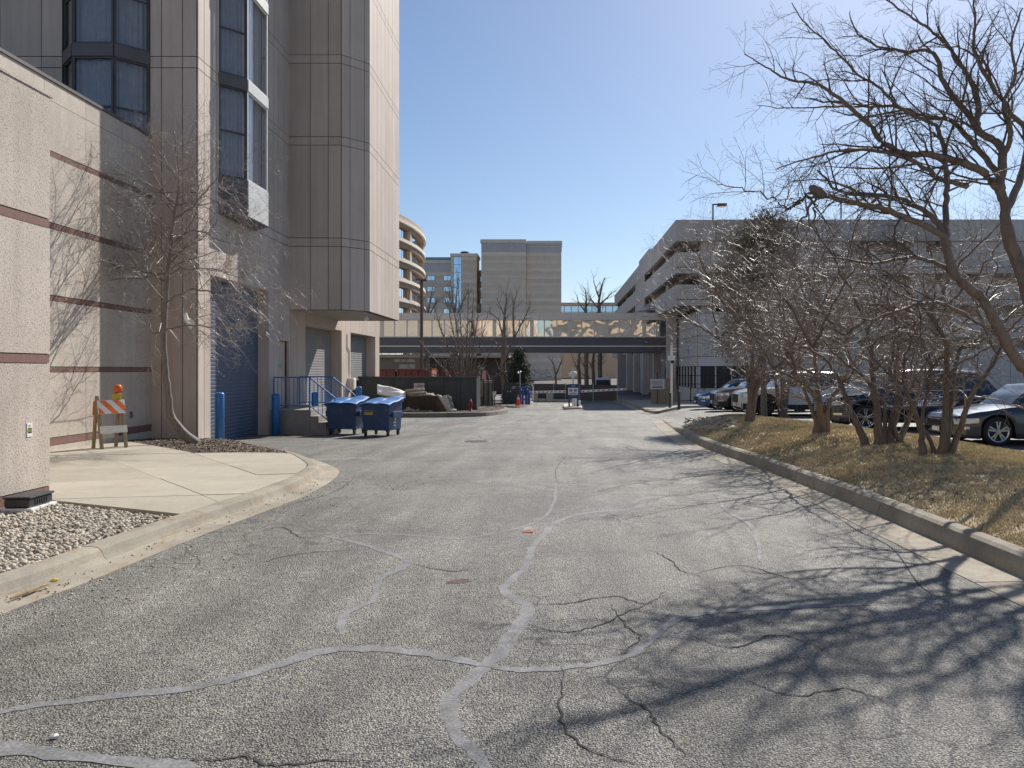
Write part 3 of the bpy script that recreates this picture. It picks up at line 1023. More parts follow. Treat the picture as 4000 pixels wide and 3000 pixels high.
# lot-side edging of the mound
FE = path2([(9.1, -8), (9.1, 6), (9.08, 12), (9.05, 17.2), (8.5, 19), (7.45, 21.5), (6.7, 24.0), (6.2, 26.0)], 5)
kerb('lot_kerb', FE, 1, [(-0.02, -0.2), (-0.02, 0.11), (0.0, 0.125), (0.12, 0.125), (0.14, 0.11), (0.14, -0.2)], M_cream, 2.5)

def blades(name, n, seed, mat, label, hlo, hhi, dens):
    rr = np.random.default_rng(seed)
    pts = []
    R2 = random.Random(seed)
    while len(pts) < n:
        y = 4.8 + (27.0 - 4.8) * R2.random() ** 1.7
        a, b = mound_u(0, y)
        x = a + (b - a) * R2.random()
        if x / y > 0.64: continue
        if R2.random() > dens(x, y): continue
        z = mound_z(x, y)
        if z is None: continue
        pts.append((x, y, z))
    P = np.array(pts)
    d = np.clip(P[:, 1] / 6.0, 1, 3.2)
    h = rr.uniform(hlo, hhi, n) * (0.8 + 0.25 * d); w = rr.uniform(0.003, 0.007, n) * d
    a = rr.uniform(0, 2 * np.pi, n); lean = rr.uniform(0.2, 1.1, n); la = rr.uniform(0, 2 * np.pi, n)
    dx = np.cos(a) * w; dy = np.sin(a) * w
    A = P + np.stack([dx, dy, np.full(n, -0.005)], -1); B = P - np.stack([dx, dy, np.full(n, 0.005)], -1)
    T = P + np.stack([np.cos(la) * h * lean, np.sin(la) * h * lean, h * 0.8], -1)
    W = np.stack([A, B, T], 1).reshape(-1, 3)
    me = bpy.data.meshes.new(name)
    me.vertices.add(len(W)); me.vertices.foreach_set('co', W.ravel())
    me.loops.add(len(W)); me.loops.foreach_set('vertex_index', np.arange(len(W), dtype=np.int32))
    me.polygons.add(n); me.polygons.foreach_set('loop_start', np.arange(0, 3 * n, 3, dtype=np.int32))
    me.polygons.foreach_set('loop_total', np.full(n, 3, np.int32))
    me.update(calc_edges=True)
    return tag(add(name, me, mat), label, 'grass', kind='stuff')
blades('dry_grass', 100000, 21, M_grass, 'short dry straw coloured grass on the mound', 0.02, 0.05,
       lambda x, y: (0.35 + 0.65 * sst(0.25, 0.7, vnoise(x * 0.9 + 7, y * 0.9))) * (0.3 + 0.7 * sst(0.2, 0.6, vnoise(x * 4, y * 4))))
M_grassg = mat_leaf('green_grass', (0.10, 0.125, 0.03), (0.24, 0.26, 0.08))
blades('green_grass', 11000, 22, M_grassg, 'greener tufts of grass among the dry turf', 0.02, 0.05,
       lambda x, y: max(0.6 * sst(0.5, 0.9, vnoise(x * 0.8 + 31, y * 0.8)) + 0.03, 1.0 if y > 22 and x > 4.6 else 0, 1.0 if (x - 7.0) ** 2 + (y - 10.4) ** 2 < 0.10 else 0))
lp = []
R3 = random.Random(77)
while len(lp) < 4500:
    y = R3.uniform(5, 24); a, b = mound_u(0, y); x = a + (b - a) * R3.random()
    if vnoise(x * 0.9 + 3, y * 0.9) < 0.45 and R3.random() < 0.7: continue
    z = mound_z(x, y)
    if z is not None: lp.append((x, y, z + 0.008))
scatter('leaf_litter', M_leafbits, lp, (0.012, 0.04), 15, 0.3, chip=True, label='dead leaves and twigs strewn over the mound', cat='leaf litter', smooth=False)
# flat stones laid at the far toe of the mound
sp = []
for _ in range(150):
    q = Gs(R3.uniform(2680, 2870), R3.uniform(1632, 1682))
    sp.append((q.x, q.y, q.z + 0.03))
scatter('flat_stones', M_stones, sp, (0.06, 0.15), 16, 0.28, label='pale flat stones laid at the far toe of the mound', cat='stones')

# ---------------------------------------------------------------- facade builder
def rect_sub(rects, o):
    out = []
    for (a, b, c, d) in rects:
        (e, f, g_, h) = o
        if e >= b or f <= a or g_ >= d or h <= c:
            out.append((a, b, c, d)); continue
        if e > a: out.append((a, e, c, d))
        if f < b: out.append((f, b, c, d))
        m0, m1 = max(a, e), min(b, f)
        if g_ > c: out.append((m0, m1, c, g_))
        if h < d: out.append((m0, m1, h, d))
    return out

def ubox(mb, o, u, n, a, b, z0, z1, d0, d1):
    """box on a wall: along u from a to b, heights z0..z1, out along n from d0 to d1"""
    o = Vector((o[0], o[1], 0)); u = Vector((u[0], u[1], 0)); n = Vector((n[0], n[1], 0))
    c = []
    for z in (z0, z1):
        for p, q in ((a, d0), (b, d0), (b, d1), (a, d1)):
            w = o + u * p + n * q
            c.append((w.x, w.y, z))
    if u.cross(n).z < 0:
        c = [c[i] for i in (3, 2, 1, 0, 7, 6, 5, 4)]
    mb.hexa(c)

def facade(parent, o, u, n, ub, zb, openings=(), thick=0.03, mat=None, gap=0.014, name='panel', core=True, coremat=None, corethick=0.2, jit=0.0, corename='wall', zfun=None):
    rr = random.Random(int(abs(o[0] * 100) + abs(o[1] * 10)))
    for a, b in zip(ub[:-1], ub[1:]):
        for c, d in zip(zb[:-1], zb[1:]):
            rects = [(a + gap / 2, b - gap / 2, c + gap / 2, d - gap / 2)]
            for op in openings: rects = rect_sub(rects, op)
            rects = [r for r in rects if r[1] - r[0] > 0.005 and r[3] - r[2] > 0.005]
            if not rects: continue
            mb = MB(); t = thick + rr.uniform(-jit, jit)
            for r in rects: ubox(mb, o, u, n, r[0], r[1], r[2], r[3], 0, t)
            mb.build(name, mat(c, d) if callable(mat) else mat, parent)
    if core:
        rects = [(ub[0], ub[-1], zb[0], zb[-1])]
        for op in openings: rects = rect_sub(rects, op)
        mb = MB()
        for r in rects: ubox(mb, o, u, n, r[0], r[1], r[2], r[3], -corethick, 0)
        mb.build(corename, coremat or M_joint, parent)

# ---------------------------------------------------------------- low precast building on the left
low = thing('precast_building', 'low speckled precast building with red granite bands beside the tower', 'building', (WALLX, 14, 0), world=True)
TOWY = 20.4
z_b = lambda k: {0: 0.0}.get(k)
stripes = [(0.14, 0.31), (1.70, 1.82), (3.22, 3.34), (4.75, 4.88), (6.28, 6.40)]
LOWTOP = 7.88
jy = [9.6, 11.2, 12.7, 14.2, 16.07, 17.5, 18.97, TOWY - 0.02]
zb = [-0.25, 0.14]
edges = [0.14, 0.31]
zrows = [-0.25]
for s in stripes: zrows += list(s)
zrows += [LOWTOP - 0.42, LOWTOP]
def lowmat(c, d):
    for s in stripes:
        if abs(c - s[0]) < 1e-6: return M_granite
    return M_agg
o0 = (WALLX, jy[0])
ub = [y - jy[0] for y in jy]
for c, d in zip(zrows[:-1], zrows[1:]):
    isg = lowmat(c, d) is M_granite
    facade(low, o0, (0, 1), (1, 0), ub, [c, d], (), 0.030 if isg else 0.038, lowmat(c, d), 0.010, 'granite_band' if isg else 'panel', core=False)
mb = MB(); mb.box(WALLX - 6, WALLX, jy[0], TOWY - 0.02, -0.4, LOWTOP - 0.02); mb.build('wall', M_joint, low)
mb = MB(); mb.box(WALLX - 6.1, WALLX + 0.07, jy[0] - .05, TOWY - 0.03, LOWTOP, LOWTOP + 0.07); mb.build('coping', M_browndk, low)
# near block
near = thing('precast_block', 'near speckled precast block with red granite bands at left edge', 'building', (NEARX, 9, 0), world=True)
NTOP = 5.30
nstr = [(0.09, 0.245), (1.835, 1.955), (3.59, 3.71)]
nrow = [-0.1]
for s in nstr: nrow += list(s)
nrow += [NTOP]
nu_ = [0, 2.6, 5.2, 7.8, 10.0]
for c, d in zip(nrow[:-1], nrow[1:]):
    isg = any(abs(c - s[0]) < 1e-6 for s in nstr)
    facade(near, (NEARX, 0.0), (0, 1), (1, 0), nu_, [c, d], (), 0.028 if isg else 0.036, M_granite if isg else M_agg_near, 0.010, 'granite_band' if isg else 'panel', core=False)
    facade(near, (NEARX, NEARY), (-1, 0), (0, 1), [0.0, 2.0, 4.08], [c, d], (), 0.028 if isg else 0.036, M_granite if isg else M_agg_near, 0.010, 'granite_band' if isg else 'panel', core=False)
mb = MB(); mb.box(-14, NEARX, 0.0, NEARY, -0.3, NTOP - 0.02); mb.build('wall', M_joint, near)
mb = MB(); mb.box(-14, NEARX + 0.05, -0.05, NEARY + 0.05, NTOP, NTOP + 0.03); mb.build('coping', M_agg_near, near)

# ---------------------------------------------------------------- hotel tower
tower = thing('hotel_tower', 'tall tan hotel tower with grooved panels and projecting window bays', 'building', (-12, 30, 0), world=True)
S = 1.046
TX = -9.49                           # face of the tower towards the drive
bands = [6.25, 9.70, 12.49, 15.28, 18.1, 21.0]
bz = []
for b in bands: 
    zt = CAMZ + (b - CAMZ) * S
    bz += [zt - 0.30, zt]
TOP = 24.0
ZR = [-0.45] + bz + [TOP]
# face towards the camera
x0 = -15.8
fx = [0, 1.4, 2.8, (-12.9 - x0)]
facade(tower, (x0, TOWY), (1, 0), (0, -1), [0, 1.1, 2.2, -13.05 - x0], ZR, (), 0.03, M_tower, 0.022)
facade(tower, (-10.72, TOWY), (1, 0), (0, -1), [0, 0.30, 0.86, TX + 10.72], ZR, (), 0.03, M_tower, 0.022)
# face towards the drive, with its doors and the window bay
def ty(px): return -TX * 3000 / (VPX - px)
D1 = (ty(818), ty(1046)); D2 = (ty(1190), ty(1332)); D3 = (ty(1367), ty(1464)); DP = (ty(1083), ty(1126))
BAY = (ty(852), -(TX + 0.585) * 3000 / (VPX - 1043) + 0.585)
ENDY = ty(1480)
z1 = CAMZ + (4.26 - CAMZ) * S; z2 = CAMZ + (3.42 - CAMZ) * S; zp_ = CAMZ + (2.73 - CAMZ) * S
LAND = 0.42
bayz0 = CAMZ + (6.0 - CAMZ) * S
ops = [(D1[0] - TOWY, D1[1] - TOWY, -0.6, z1), (D2[0] - TOWY, D2[1] - TOWY, -0.6, z2), (D3[0] - TOWY, D3[1] - TOWY, -0.6, z2),
       (DP[0] - TOWY, DP[1] - TOWY, -0.6, zp_), (BAY[0] - TOWY, BAY[1] - TOWY, bayz0, 21.5)]
us = [0.0, 0.36]
jpx = [842, 880, 925, 972, 1010, 1046, 1066, 1083, 1104, 1130, 1158, 1190, 1232, 1280, 1332, 1350, 1367, 1400, 1432, 1464]
for p in jpx: us.append(ty(p) - TOWY)
us.append(ENDY - TOWY)
us = sorted(set(round(q, 3) for q in us))
facade(tower, (TX, TOWY), (0, 1), (1, 0), us, ZR, ops, 0.03, M_tower, 0.022)
mb = MB(); mb.box(-30, TX - 0.55, TOWY + 0.25, ENDY, -0.6, TOP); mb.build('wall_core', M_tower_soffit, tower)
mb = MB(); mb.box(-30.1, TX + 0.1, TOWY - 0.1, ENDY + 0.1, TOP, TOP + 0.3); mb.build('roof', M_browndk, tower)
# reveals (jambs and heads of the door openings)
mb = MB()
for (a, b), zt in ((D1, z1), (D2, z2), (D3, z2), (DP, zp_)):
    dep = 0.34 if zt == z1 else (0.12 if zt == zp_ else 0.48)
    ubox(mb, (TX, 0), (0, 1), (1, 0), b - 0.005, b + 0.06, -0.6, zt, -dep - 0.1, 0.024)
    ubox(mb, (TX, 0), (0, 1), (1, 0), a - 0.06, a + 0.005, -0.6, zt, -dep - 0.1, 0.024)
    ubox(mb, (TX, 0), (0, 1), (1, 0), a + 0.006, b - 0.006, zt - 0.005, zt + 0.06, -dep - 0.1, 0.024)
mb.build('door_reveals', M_tower, tower)
def roller(a, b, zt, dep, mat, label):
    """corrugated roller door with slats"""
    d = thing_part('roller_door', tower, label)
    n = int((zt + 0.45) / 0.11)
    mb = MB()
    for k in range(n):
        z = -0.45 + k * 0.11
        prof = [(0, 0.0), (0.0, 0.108), (0.006, 0.095), (0.010, 0.055), (0.006, 0.012)]
        mb.extr([(-dep + p, z + q) for p, q in prof], (TX, a + 0.01, 0), (1, 0, 0), (0, 0, 1), (0, 1, 0), 0, b - a - 0.02)
    ubox(mb, (TX, 0), (0, 1), (1, 0), a, b, -0.6, zt, -dep - 0.08, -dep - 0.005)
    me = mb.mesh('slats')
    o = add('roller_door', me, mat, tower)
    o['label'] = label
    return o
def thing_part(*a): return None
roller(D1[0], D1[1], z1, 0.33, M_roller_b, 'grey roller door with painted blue reflection, the largest')
roller(D2[0], D2[1], z2, 0.46, M_roller, 'grey roller door below the overhang')
roller(D3[0], D3[1], z2, 0.46, M_roller, 'grey roller door at the far end')
mb = MB(); ubox(mb, (TX, 0), (0, 1), (1, 0), DP[0] + 0.03, DP[1] - 0.03, LAND, zp_ - 0.03, -0.16, -0.11)
pd = mb.build('service_door', M_tower, tower, bevel=0.006)
mb = MB(); ubox(mb, (TX, 0), (0, 1), (1, 0), DP[1] - 0.16, DP[1] - 0.10, LAND + 0.95, LAND + 1.0, -0.11, -0.06); mb.build('door_handle', M_steel, pd)
mb = MB(); ubox(mb, (TX, 0), (0, 1), (1, 0), DP[0] + 0.35, DP[0] + 0.75, LAND + 1.40, LAND + 1.55, -0.109, -0.105); mb.build('door_plate', M_steel, pd)
for a_, b_ in ((DP[0] - 0.002, DP[0] + 0.03), (DP[1] - 0.03, DP[1] + 0.002)):
    mb = MB(); ubox(mb, (TX, 0), (0, 1), (1, 0), a_, b_, LAND, zp_, -0.12, -0.06); mb.build('door_frame', M_bronze, tower)

# window bays
def bay(P, z0, wins, ztop, side_dark):
    """P: plan points of the bay (outward); wins: list of (sill, head)"""
    for i in range(len(P) - 1):
        a = Vector(P[i]); b = Vector(P[i + 1]); u = (b - a); L = u.length; u.normalize()
        n = Vector((u.y, -u.x))
        mid = (a + b) / 2
        zz = [z0]
        for s, h in wins: zz += [s, h]
        zz.append(ztop)
        spm = M_spandrel_lit
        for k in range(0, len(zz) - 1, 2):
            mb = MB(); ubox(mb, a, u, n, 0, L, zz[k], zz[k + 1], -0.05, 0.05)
            mb.build('spandrel', spm if not side_dark[i] else M_spandrel_shade, tower, bevel=0.006)
        for s, h in wins:
            mb = MB()
            fw = 0.055
            ubox(mb, a, u, n, 0, fw, s, h, -0.05, 0.02); ubox(mb, a, u, n, L - fw, L, s, h, -0.05, 0.02)
            ubox(mb, a, u, n, fw, L - fw, s, s + 0.05, -0.05, 0.015); ubox(mb, a, u, n, fw, L - fw, h - 0.05, h, -0.05, 0.015)
            w = mb.build('window', M_bronze if side_dark[i] else M_spandrel_lit, tower)  # frames too are drawn paler on the sunlit face
            if side_dark[i]:
                mb = MB(); ubox(mb, a, u, n, fw, L - fw, s + 1.28, s + 1.33, -0.03, 0.006); mb.build('transom', M_bronze, w)
            mb = MB(); ubox(mb, a, u, n, fw, L - fw, s + 0.05, h - 0.05, -0.03, -0.02); mb.build('pane', M_glass, w)
            # curtain
            mb = MB(); nn = int(L / 0.028)
            for q in range(nn):
                t0 = L * q / nn; t1 = L * (q + 1) / nn
                d0 = -0.16 + 0.028 * math.sin(q * 1.3) + 0.012 * math.sin(q * 0.37); d1 = -0.16 + 0.028 * math.sin((q + 1) * 1.3) + 0.012 * math.sin((q + 1) * 0.37)
                p0 = a + u * t0 + n * d0; p1 = a + u * t1 + n * d1
                mb.quad((p0.x, p0.y, s - 0.1), (p1.x, p1.y, s - 0.1), (p1.x, p1.y, h + 0.1), (p0.x, p0.y, h + 0.1))
            mb.build('curtain', M_curtain, w, smooth=True)
d_ = 0.585
by0 = BAY[0] - 0.02
P1 = [(TX, by0), (TX + d_, by0 + d_), (TX + d_, ty(1043) * 0.949 + 0.0), (TX, ty(1043) * 0.949 + d_)]
yb = (TX + d_) * -3000 / (VPX - 1043)
P1 = [(TX, by0), (TX + d_, by0 + d_), (TX + d_, yb), (TX, yb + d_)]
wz = []
for k in range(5):
    s = CAMZ + (7.0 + 2.79 * k - CAMZ) * S; wz.append((s, s + 2.79 * S - 0.33))
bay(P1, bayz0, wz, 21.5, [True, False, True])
mb = MB(); mb.prism([P1[0], P1[1], P1[2], P1[3]], bayz0 - 0.03, bayz0 + 0.03); mb.build('bay_floor', M_spandrel_shade, tower)
for k in range(6):
    z = bayz0 + 0.9 if k == 0 else CAMZ + (7.0 + 2.79 * k - CAMZ) * S - 0.25
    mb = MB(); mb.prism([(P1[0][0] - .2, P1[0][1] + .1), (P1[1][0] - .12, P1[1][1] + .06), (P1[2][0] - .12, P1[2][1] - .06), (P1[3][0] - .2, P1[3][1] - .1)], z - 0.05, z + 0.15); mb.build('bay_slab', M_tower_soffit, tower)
# bay on the face towards the camera
YF = TOWY - 0.60
xa = (285 - VPX) / 3000 * YF; xb = (445 - VPX) / 3000 * YF
P2 = [(xa - 0.60, TOWY), (xa, YF), (xb, YF), (xb + 0.60, TOWY)]
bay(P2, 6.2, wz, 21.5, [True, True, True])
for k in range(6):
    z = 6.3 if k == 0 else CAMZ + (7.0 + 2.79 * k - CAMZ) * S - 0.25
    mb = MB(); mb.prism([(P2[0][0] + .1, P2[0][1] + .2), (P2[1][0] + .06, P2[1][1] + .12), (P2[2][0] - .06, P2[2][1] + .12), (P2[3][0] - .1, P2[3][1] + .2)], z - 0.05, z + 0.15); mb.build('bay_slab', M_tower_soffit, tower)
# projecting stair block with chamfered corner
BY = 26.2 * S
bx = [(TX, BY), (-7.27 * S, BY), (-6.51 * S, 26.96 * S), (-6.51 * S, 32.1 * S), (TX, 32.1 * S)]
bb = CAMZ + (3.80 - CAMZ) * S
ZB = [bb] + bz + [TOP]
def along(a, b, cuts):
    a = Vector(a); b = Vector(b); L = (b - a).length; u = (b - a).normalized()
    return a, u, Vector((u.y, -u.x)), [0] + [c * L for c in cuts] + [L]
for i, cuts in enumerate([[0.42, 0.76], [0.30, 0.82], [0.10, 0.22, 0.35, 0.48, 0.61, 0.74, 0.87], [0.33, 0.66]]):
    a, u, n, uu = along(bx[i], bx[i + 1], cuts)
    facade(tower, (a.x, a.y), (u.x, u.y), (n.x, n.y), uu, ZB, (), 0.03, M_tower, 0.022)
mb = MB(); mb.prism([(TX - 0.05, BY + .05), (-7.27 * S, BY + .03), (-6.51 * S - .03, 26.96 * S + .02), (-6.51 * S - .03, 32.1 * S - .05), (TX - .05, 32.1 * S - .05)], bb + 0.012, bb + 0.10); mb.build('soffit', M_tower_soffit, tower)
mb = MB(); mb.prism([(TX - .05, BY - .05), (-7.27 * S, BY - .05), (-6.51 * S + .06, 26.96 * S - .03), (-6.51 * S + .06, 32.1 * S + .05), (TX - .05, 32.1 * S + .05)], TOP + 0.001, TOP + 0.25); mb.build('roof', M_browndk, tower)
# ---------------------------------------------------------------- loading dock: landing, steps, rails
gz = zg(-8.2, 25.8) - 0.02
LY0, LY1 = 25.6, 28.3
land = thing('dock_steps', 'concrete landing with four steps and blue railings at the service door', 'steps', (-8.8, 27, gz), world=True)
LX = -8.12
mb = MB(); mb.box(TX + 0.035, LX, LY0, LY1, gz - 0.1, LAND); mb.build('landing', M_concrete, land, bevel=0.015)
nst = 4; rise = (LAND - gz) / nst
for k in range(1, nst):
    mb = MB(); mb.box(LX + 0.26 * (k - 1) + 0.001, LX + 0.26 * k, LY0 + 0.002, LY1 - 0.002, gz - 0.1, LAND - rise * k); mb.build('step', M_concrete, land, bevel=0.012)
def rail(y):
    zt = LAND + 1.08; zb_ = LAND + 0.14
    mb = MB()
    xs0 = TX + 0.12; xe = LX - 0.05; xd = LX + 0.26 * 3 + 0.02; dz = (LAND - gz)
    mb.bar((xs0, y, zt), (xe, y, zt), 0.045); mb.bar((xs0, y, zb_), (xe, y, zb_), 0.035)
    mb.bar((xe, y, zt), (xd, y, zt - dz + 0.15), 0.045); mb.bar((xe, y, zb_), (xd, y, zb_ - dz + 0.15), 0.035)
    r = mb.build('railing', M_bluerail, land, bevel=0.004)
    mb = MB()
    for x in (xs0, xe): mb.bar((x, y, LAND), (x, y, zt - 0.02), 0.045)
    mb.bar((xd, y, gz), (xd, y, zt - dz + 0.15), 0.045)
    mb.build('posts', M_bluerail, r)
    n1 = 9
    for k in range(1, n1):
        x = xs0 + (xe - xs0) * k / n1
        mb = MB(); mb.bar((x, y, zb_), (x, y, zt), 0.018); mb.build('baluster', M_bluerail, r)
    for k in range(1, 6):
        t = k / 6; x = xe + (xd - xe) * t; d = -(dz - 0.15) * t
        mb = MB(); mb.bar((x, y, zb_ + d), (x, y, zt + d), 0.018); mb.build('baluster', M_bluerail, r)
rail(LY0 + 0.06); rail(LY1 - 0.06)

# blue steel bollards
def bollard(x, y, label, h=1.36, r=0.125, sink=0.0):
    t = thing('bollard', label, 'bollard', (x, y, zg(x, y) - sink), group='blue bollards guarding the roller doors')
    mb = MB(); mb.lathe([(r, -0.05), (r, h - 0.05), (r * 0.93, h - 0.02), (r * 0.6, h), (0.01, h + 0.008)], n=24); mb.build('sleeve', M_blue, t, smooth=False)
    for p in t.children[0].data.polygons: p.use_smooth = len(p.vertices) == 4
    mb = MB(); mb.lathe([(r + 0.02, -0.03), (r + 0.02, 0.012), (r, 0.014)], n=24); mb.build('footing', M_concrete, t)
    return t
b1 = G(857, 1731)
bollard(b1.x, b1.y, 'nearest blue bollard, sunlit, beside the small tree and largest roller door')
bollard(-9.12, 25.15, 'blue bollard standing against the left end of the dock steps', 1.42, 0.13, 0.05)
bollard(-9.10, 29.2, 'blue bollard behind the dock railing at the middle roller door')
bollard(-9.05, 35.6, 'blue bollard behind the bins between the two far roller doors')
bollard(-9.0, 41.2, 'farthest blue bollard at the corner beyond the last roller door')

# ---------------------------------------------------------------- wheeled refuse bins
def bin_(x, y, rot, label, wide=1.0, deep=0.95, lidpitch=0.14, sticker=True):
    z = zg(x, y)
    t = thing('refuse_bin', label, 'bin', (x, y, z), rot, 'blue wheeled refuse bins')
    w, d = wide / 2, deep / 2
    z0, z1f, z1b = 0.2, 1.02, 1.16
    mb = MB()   # tapered tub
    mb.hexa([(-w * 0.93, -d * 0.84, z0), (w * 0.93, -d * 0.84, z0), (w * 0.93, d * 0.9, z0), (-w * 0.93, d * 0.9, z0),
             (-w, -d, z1f), (w, -d, z1f), (w, d, z1b), (-w, d, z1b)])
    mb.build('tub', M_navy, t, bevel=0.02)
    mb = MB()
    mb.bar((-w - .02, -d - .02, z1f - .03), (w + .02, -d - .02, z1f - .03), 0.05, 0.06)
    mb.bar((-w - .02, d + .02, z1b - .03), (w + .02, d + .02, z1b - .03), 0.05, 0.06)
    mb.bar((w + .015, -d, z1f - .03), (w + .015, d, z1b - .03), 0.05, 0.06)
    mb.bar((-w - .015, -d, z1f - .03), (-w - .015, d, z1b - .03), 0.05, 0.06)
    mb.build('rim', M_navy, t, bevel=0.008)
    for sx in (-1, 1):
        mb = MB(); mb.box(sx * (w + 0.0), sx * (w + 0.09), -0.32, 0.32, 0.62, 0.80); mb.build('lift_pocket', M_navy, t, bevel=0.012)
    # two lids, slightly sagging
    for k, sx in enumerate((-1, 1)):
        mb = MB(); nx, nyy = 6, 8
        vv = []
        for j in range(nyy + 1):
            for i in range(nx + 1):
                u = i / nx; v_ = j / nyy
                xx = sx * 0.012 + sx * u * (w + 0.05)
                yy = d + 0.03 - v_ * (deep + 0.10)
                zz = z1b + 0.03 + (z1f - z1b) * v_ + 0.05 * math.sin(math.pi * u) * (1 - v_ * 0.4) + (0.03 if k else 0.0) - 0.03 * v_ * u + 0.015 * math.sin(9 * v_ + k)
                vv.append((xx, yy, zz))
        b = len(mb.v); mb.v += vv + [(p[0], p[1], p[2] - 0.025) for p in vv]
        q = len(vv)
        for j in range(nyy):
            for i in range(nx):
                a = j * (nx + 1) + i; c = [a, a + 1, a + nx + 2, a + nx + 1]
                if sx > 0: c = c[::-1]
                mb.f.append(tuple(c)); mb.m.append(0); mb.f.append(tuple(q + e for e in c[::-1])); mb.m.append(0)
        def edge(lst):
            for a, b_ in zip(lst[:-1], lst[1:]): mb.f.append((a, b_, q + b_, q + a)); mb.m.append(0)
        edge([i for i in range(nx + 1)]); edge([nyy * (nx + 1) + i for i in range(nx + 1)]); edge([j * (nx + 1) for j in range(nyy + 1)]); edge([j * (nx + 1) + nx for j in range(nyy + 1)])
        mb.build('lid', M_lid, t, smooth=True)
    for sx in (-1, 1):
        for sy in (-1, 1):
            c = (sx * w * 0.8, sy * d * 0.72)
            mb = MB(); mb.box(c[0] - .05, c[0] + .05, c[1] - .05, c[1] + .05, 0.165, 0.205)
            mb.box(c[0] - .035, c[0] - .028, c[1] - .04, c[1] + .04, 0.06, 0.17); mb.box(c[0] + .028, c[0] + .035, c[1] - .04, c[1] + .04, 0.06, 0.17)
            w_ = mb.build('caster', M_black, t)
            mb = MB(); mb.lathe([(0.05, -0.022), (0.075, -0.018), (0.075, 0.018), (0.05, 0.022)], (c[0], c[1], 0.075), 16, 'x'); mb.build('wheel', M_black, w_)
    if sticker:
        yf = lambda z: -d * (0.84 + 0.16 * (z - z0) / (z1f - z0))
        mb = MB(); mb.hexa([(-w * .75, yf(.70) - .012, .70), (-w * .15, yf(.70) - .012, .70), (-w * .15, yf(.70) - .002, .70), (-w * .75, yf(.70) - .002, .70),
                            (-w * .75, yf(.84) - .012, .84), (-w * .15, yf(.84) - .012, .84), (-w * .15, yf(.84) - .002, .84), (-w * .75, yf(.84) - .002, .84)])
        s = mb.build('warning_label', M_label_y, t)
        mb = MB(); mb.box(-w * .72, -w * .18, yf(.80) - .014, yf(.80) - .004, .79, .835); mb.build('print', M_print_black, s)
        # white decals on the sunny end
        for (za, zb2, ya, yb2, m_) in ((0.42, 0.47, -.12, .06, M_print_white), (0.33, 0.37, -.10, .04, M_print_white), (0.50, 0.72, -.05, .05, M_print_white), (0.74, 0.86, -.06, .04, M_print_red), (0.60, 0.95, .25, .30, M_print_white)):
            xx = lambda z: w * (0.93 + 0.07 * (z - z0) / (z1f - z0))
            off = 0.004
            if 0.60 < (za + zb2) / 2 < 0.82 and abs((ya + yb2) / 2) < 0.32: off = 0.0
            base = 0.092 if off == 0.0 and za >= 0.62 and zb2 <= 0.80 else 0.004
            if za < 0.62 < zb2: base = 0.004; zb2 = 0.615
            if za < 0.80 < zb2 and za > .7: za = 0.805
            mb = MB(); mb.quad((xx(za) + base, ya, za), (xx(za) + base, yb2, za), (xx(zb2) + base, yb2, zb2), (xx(zb2) + base, ya, zb2)); mb.build('decal', m_, t)
    return t
d1 = G(1528, 1697)
bin_(-5.62, 25.05, R(-16), 'front blue refuse bin with yellow label, standing right of the other bin')
bin_(-6.95, 25.75, R(-10), 'rear blue refuse bin half hidden behind the step railing', 1.05, 0.95, sticker=False)

# ---------------------------------------------------------------- folding barricade with warning lamp
bq = Gs(470, 1722)
bx_, by_ = -9.72, 16.9
bzg = zg(bx_, by_) + 0.13
barr = thing('barricade', 'wooden folding barricade with orange striped board and amber lamp', 'barricade', (bx_, by_, bzg), R(57))
H = 1.15; wd = 0.52
def leg(x, y0, y1, nm='leg', m=M_wood):
    mb = MB(); mb.bar((x, y0, 0.0), (x, y1, H), 0.045, 0.085); mb.build(nm, m, barr, bevel=0.004)
TL = 0.20   # lean of the front frame
for x in (-wd / 2, wd / 2):
    leg(x, -0.07, 0.15); leg(x * 0.93, 0.33, 0.18, m=M_wood)
def yat(z): return -0.07 + 0.22 * z / H
def board(z0, z1, nm, m, th=0.022, w=wd + 0.06, back=False):
    mb = MB()
    yf = (lambda z: 0.33 - 0.15 * z / H + 0.05) if back else (lambda z: yat(z) - 0.05)
    mb.hexa([(-w / 2, yf(z0) - th, z0), (w / 2, yf(z0) - th, z0), (w / 2, yf(z0), z0), (-w / 2, yf(z0), z0),
             (-w / 2, yf(z1) - th, z1), (w / 2, yf(z1) - th, z1), (w / 2, yf(z1), z1), (-w / 2, yf(z1), z1)])
    return mb.build(nm, m, barr, bevel=0.003)
sb = board(0.76, 1.06, 'stripe_board', M_print_white)
board(0.34, 0.49, 'rail_board', M_dirtywhite)
board(0.74, 1.04, 'back_board', M_orange, back=True)
board(0.20, 0.30, 'back_rail', M_dirtywhite, back=True)
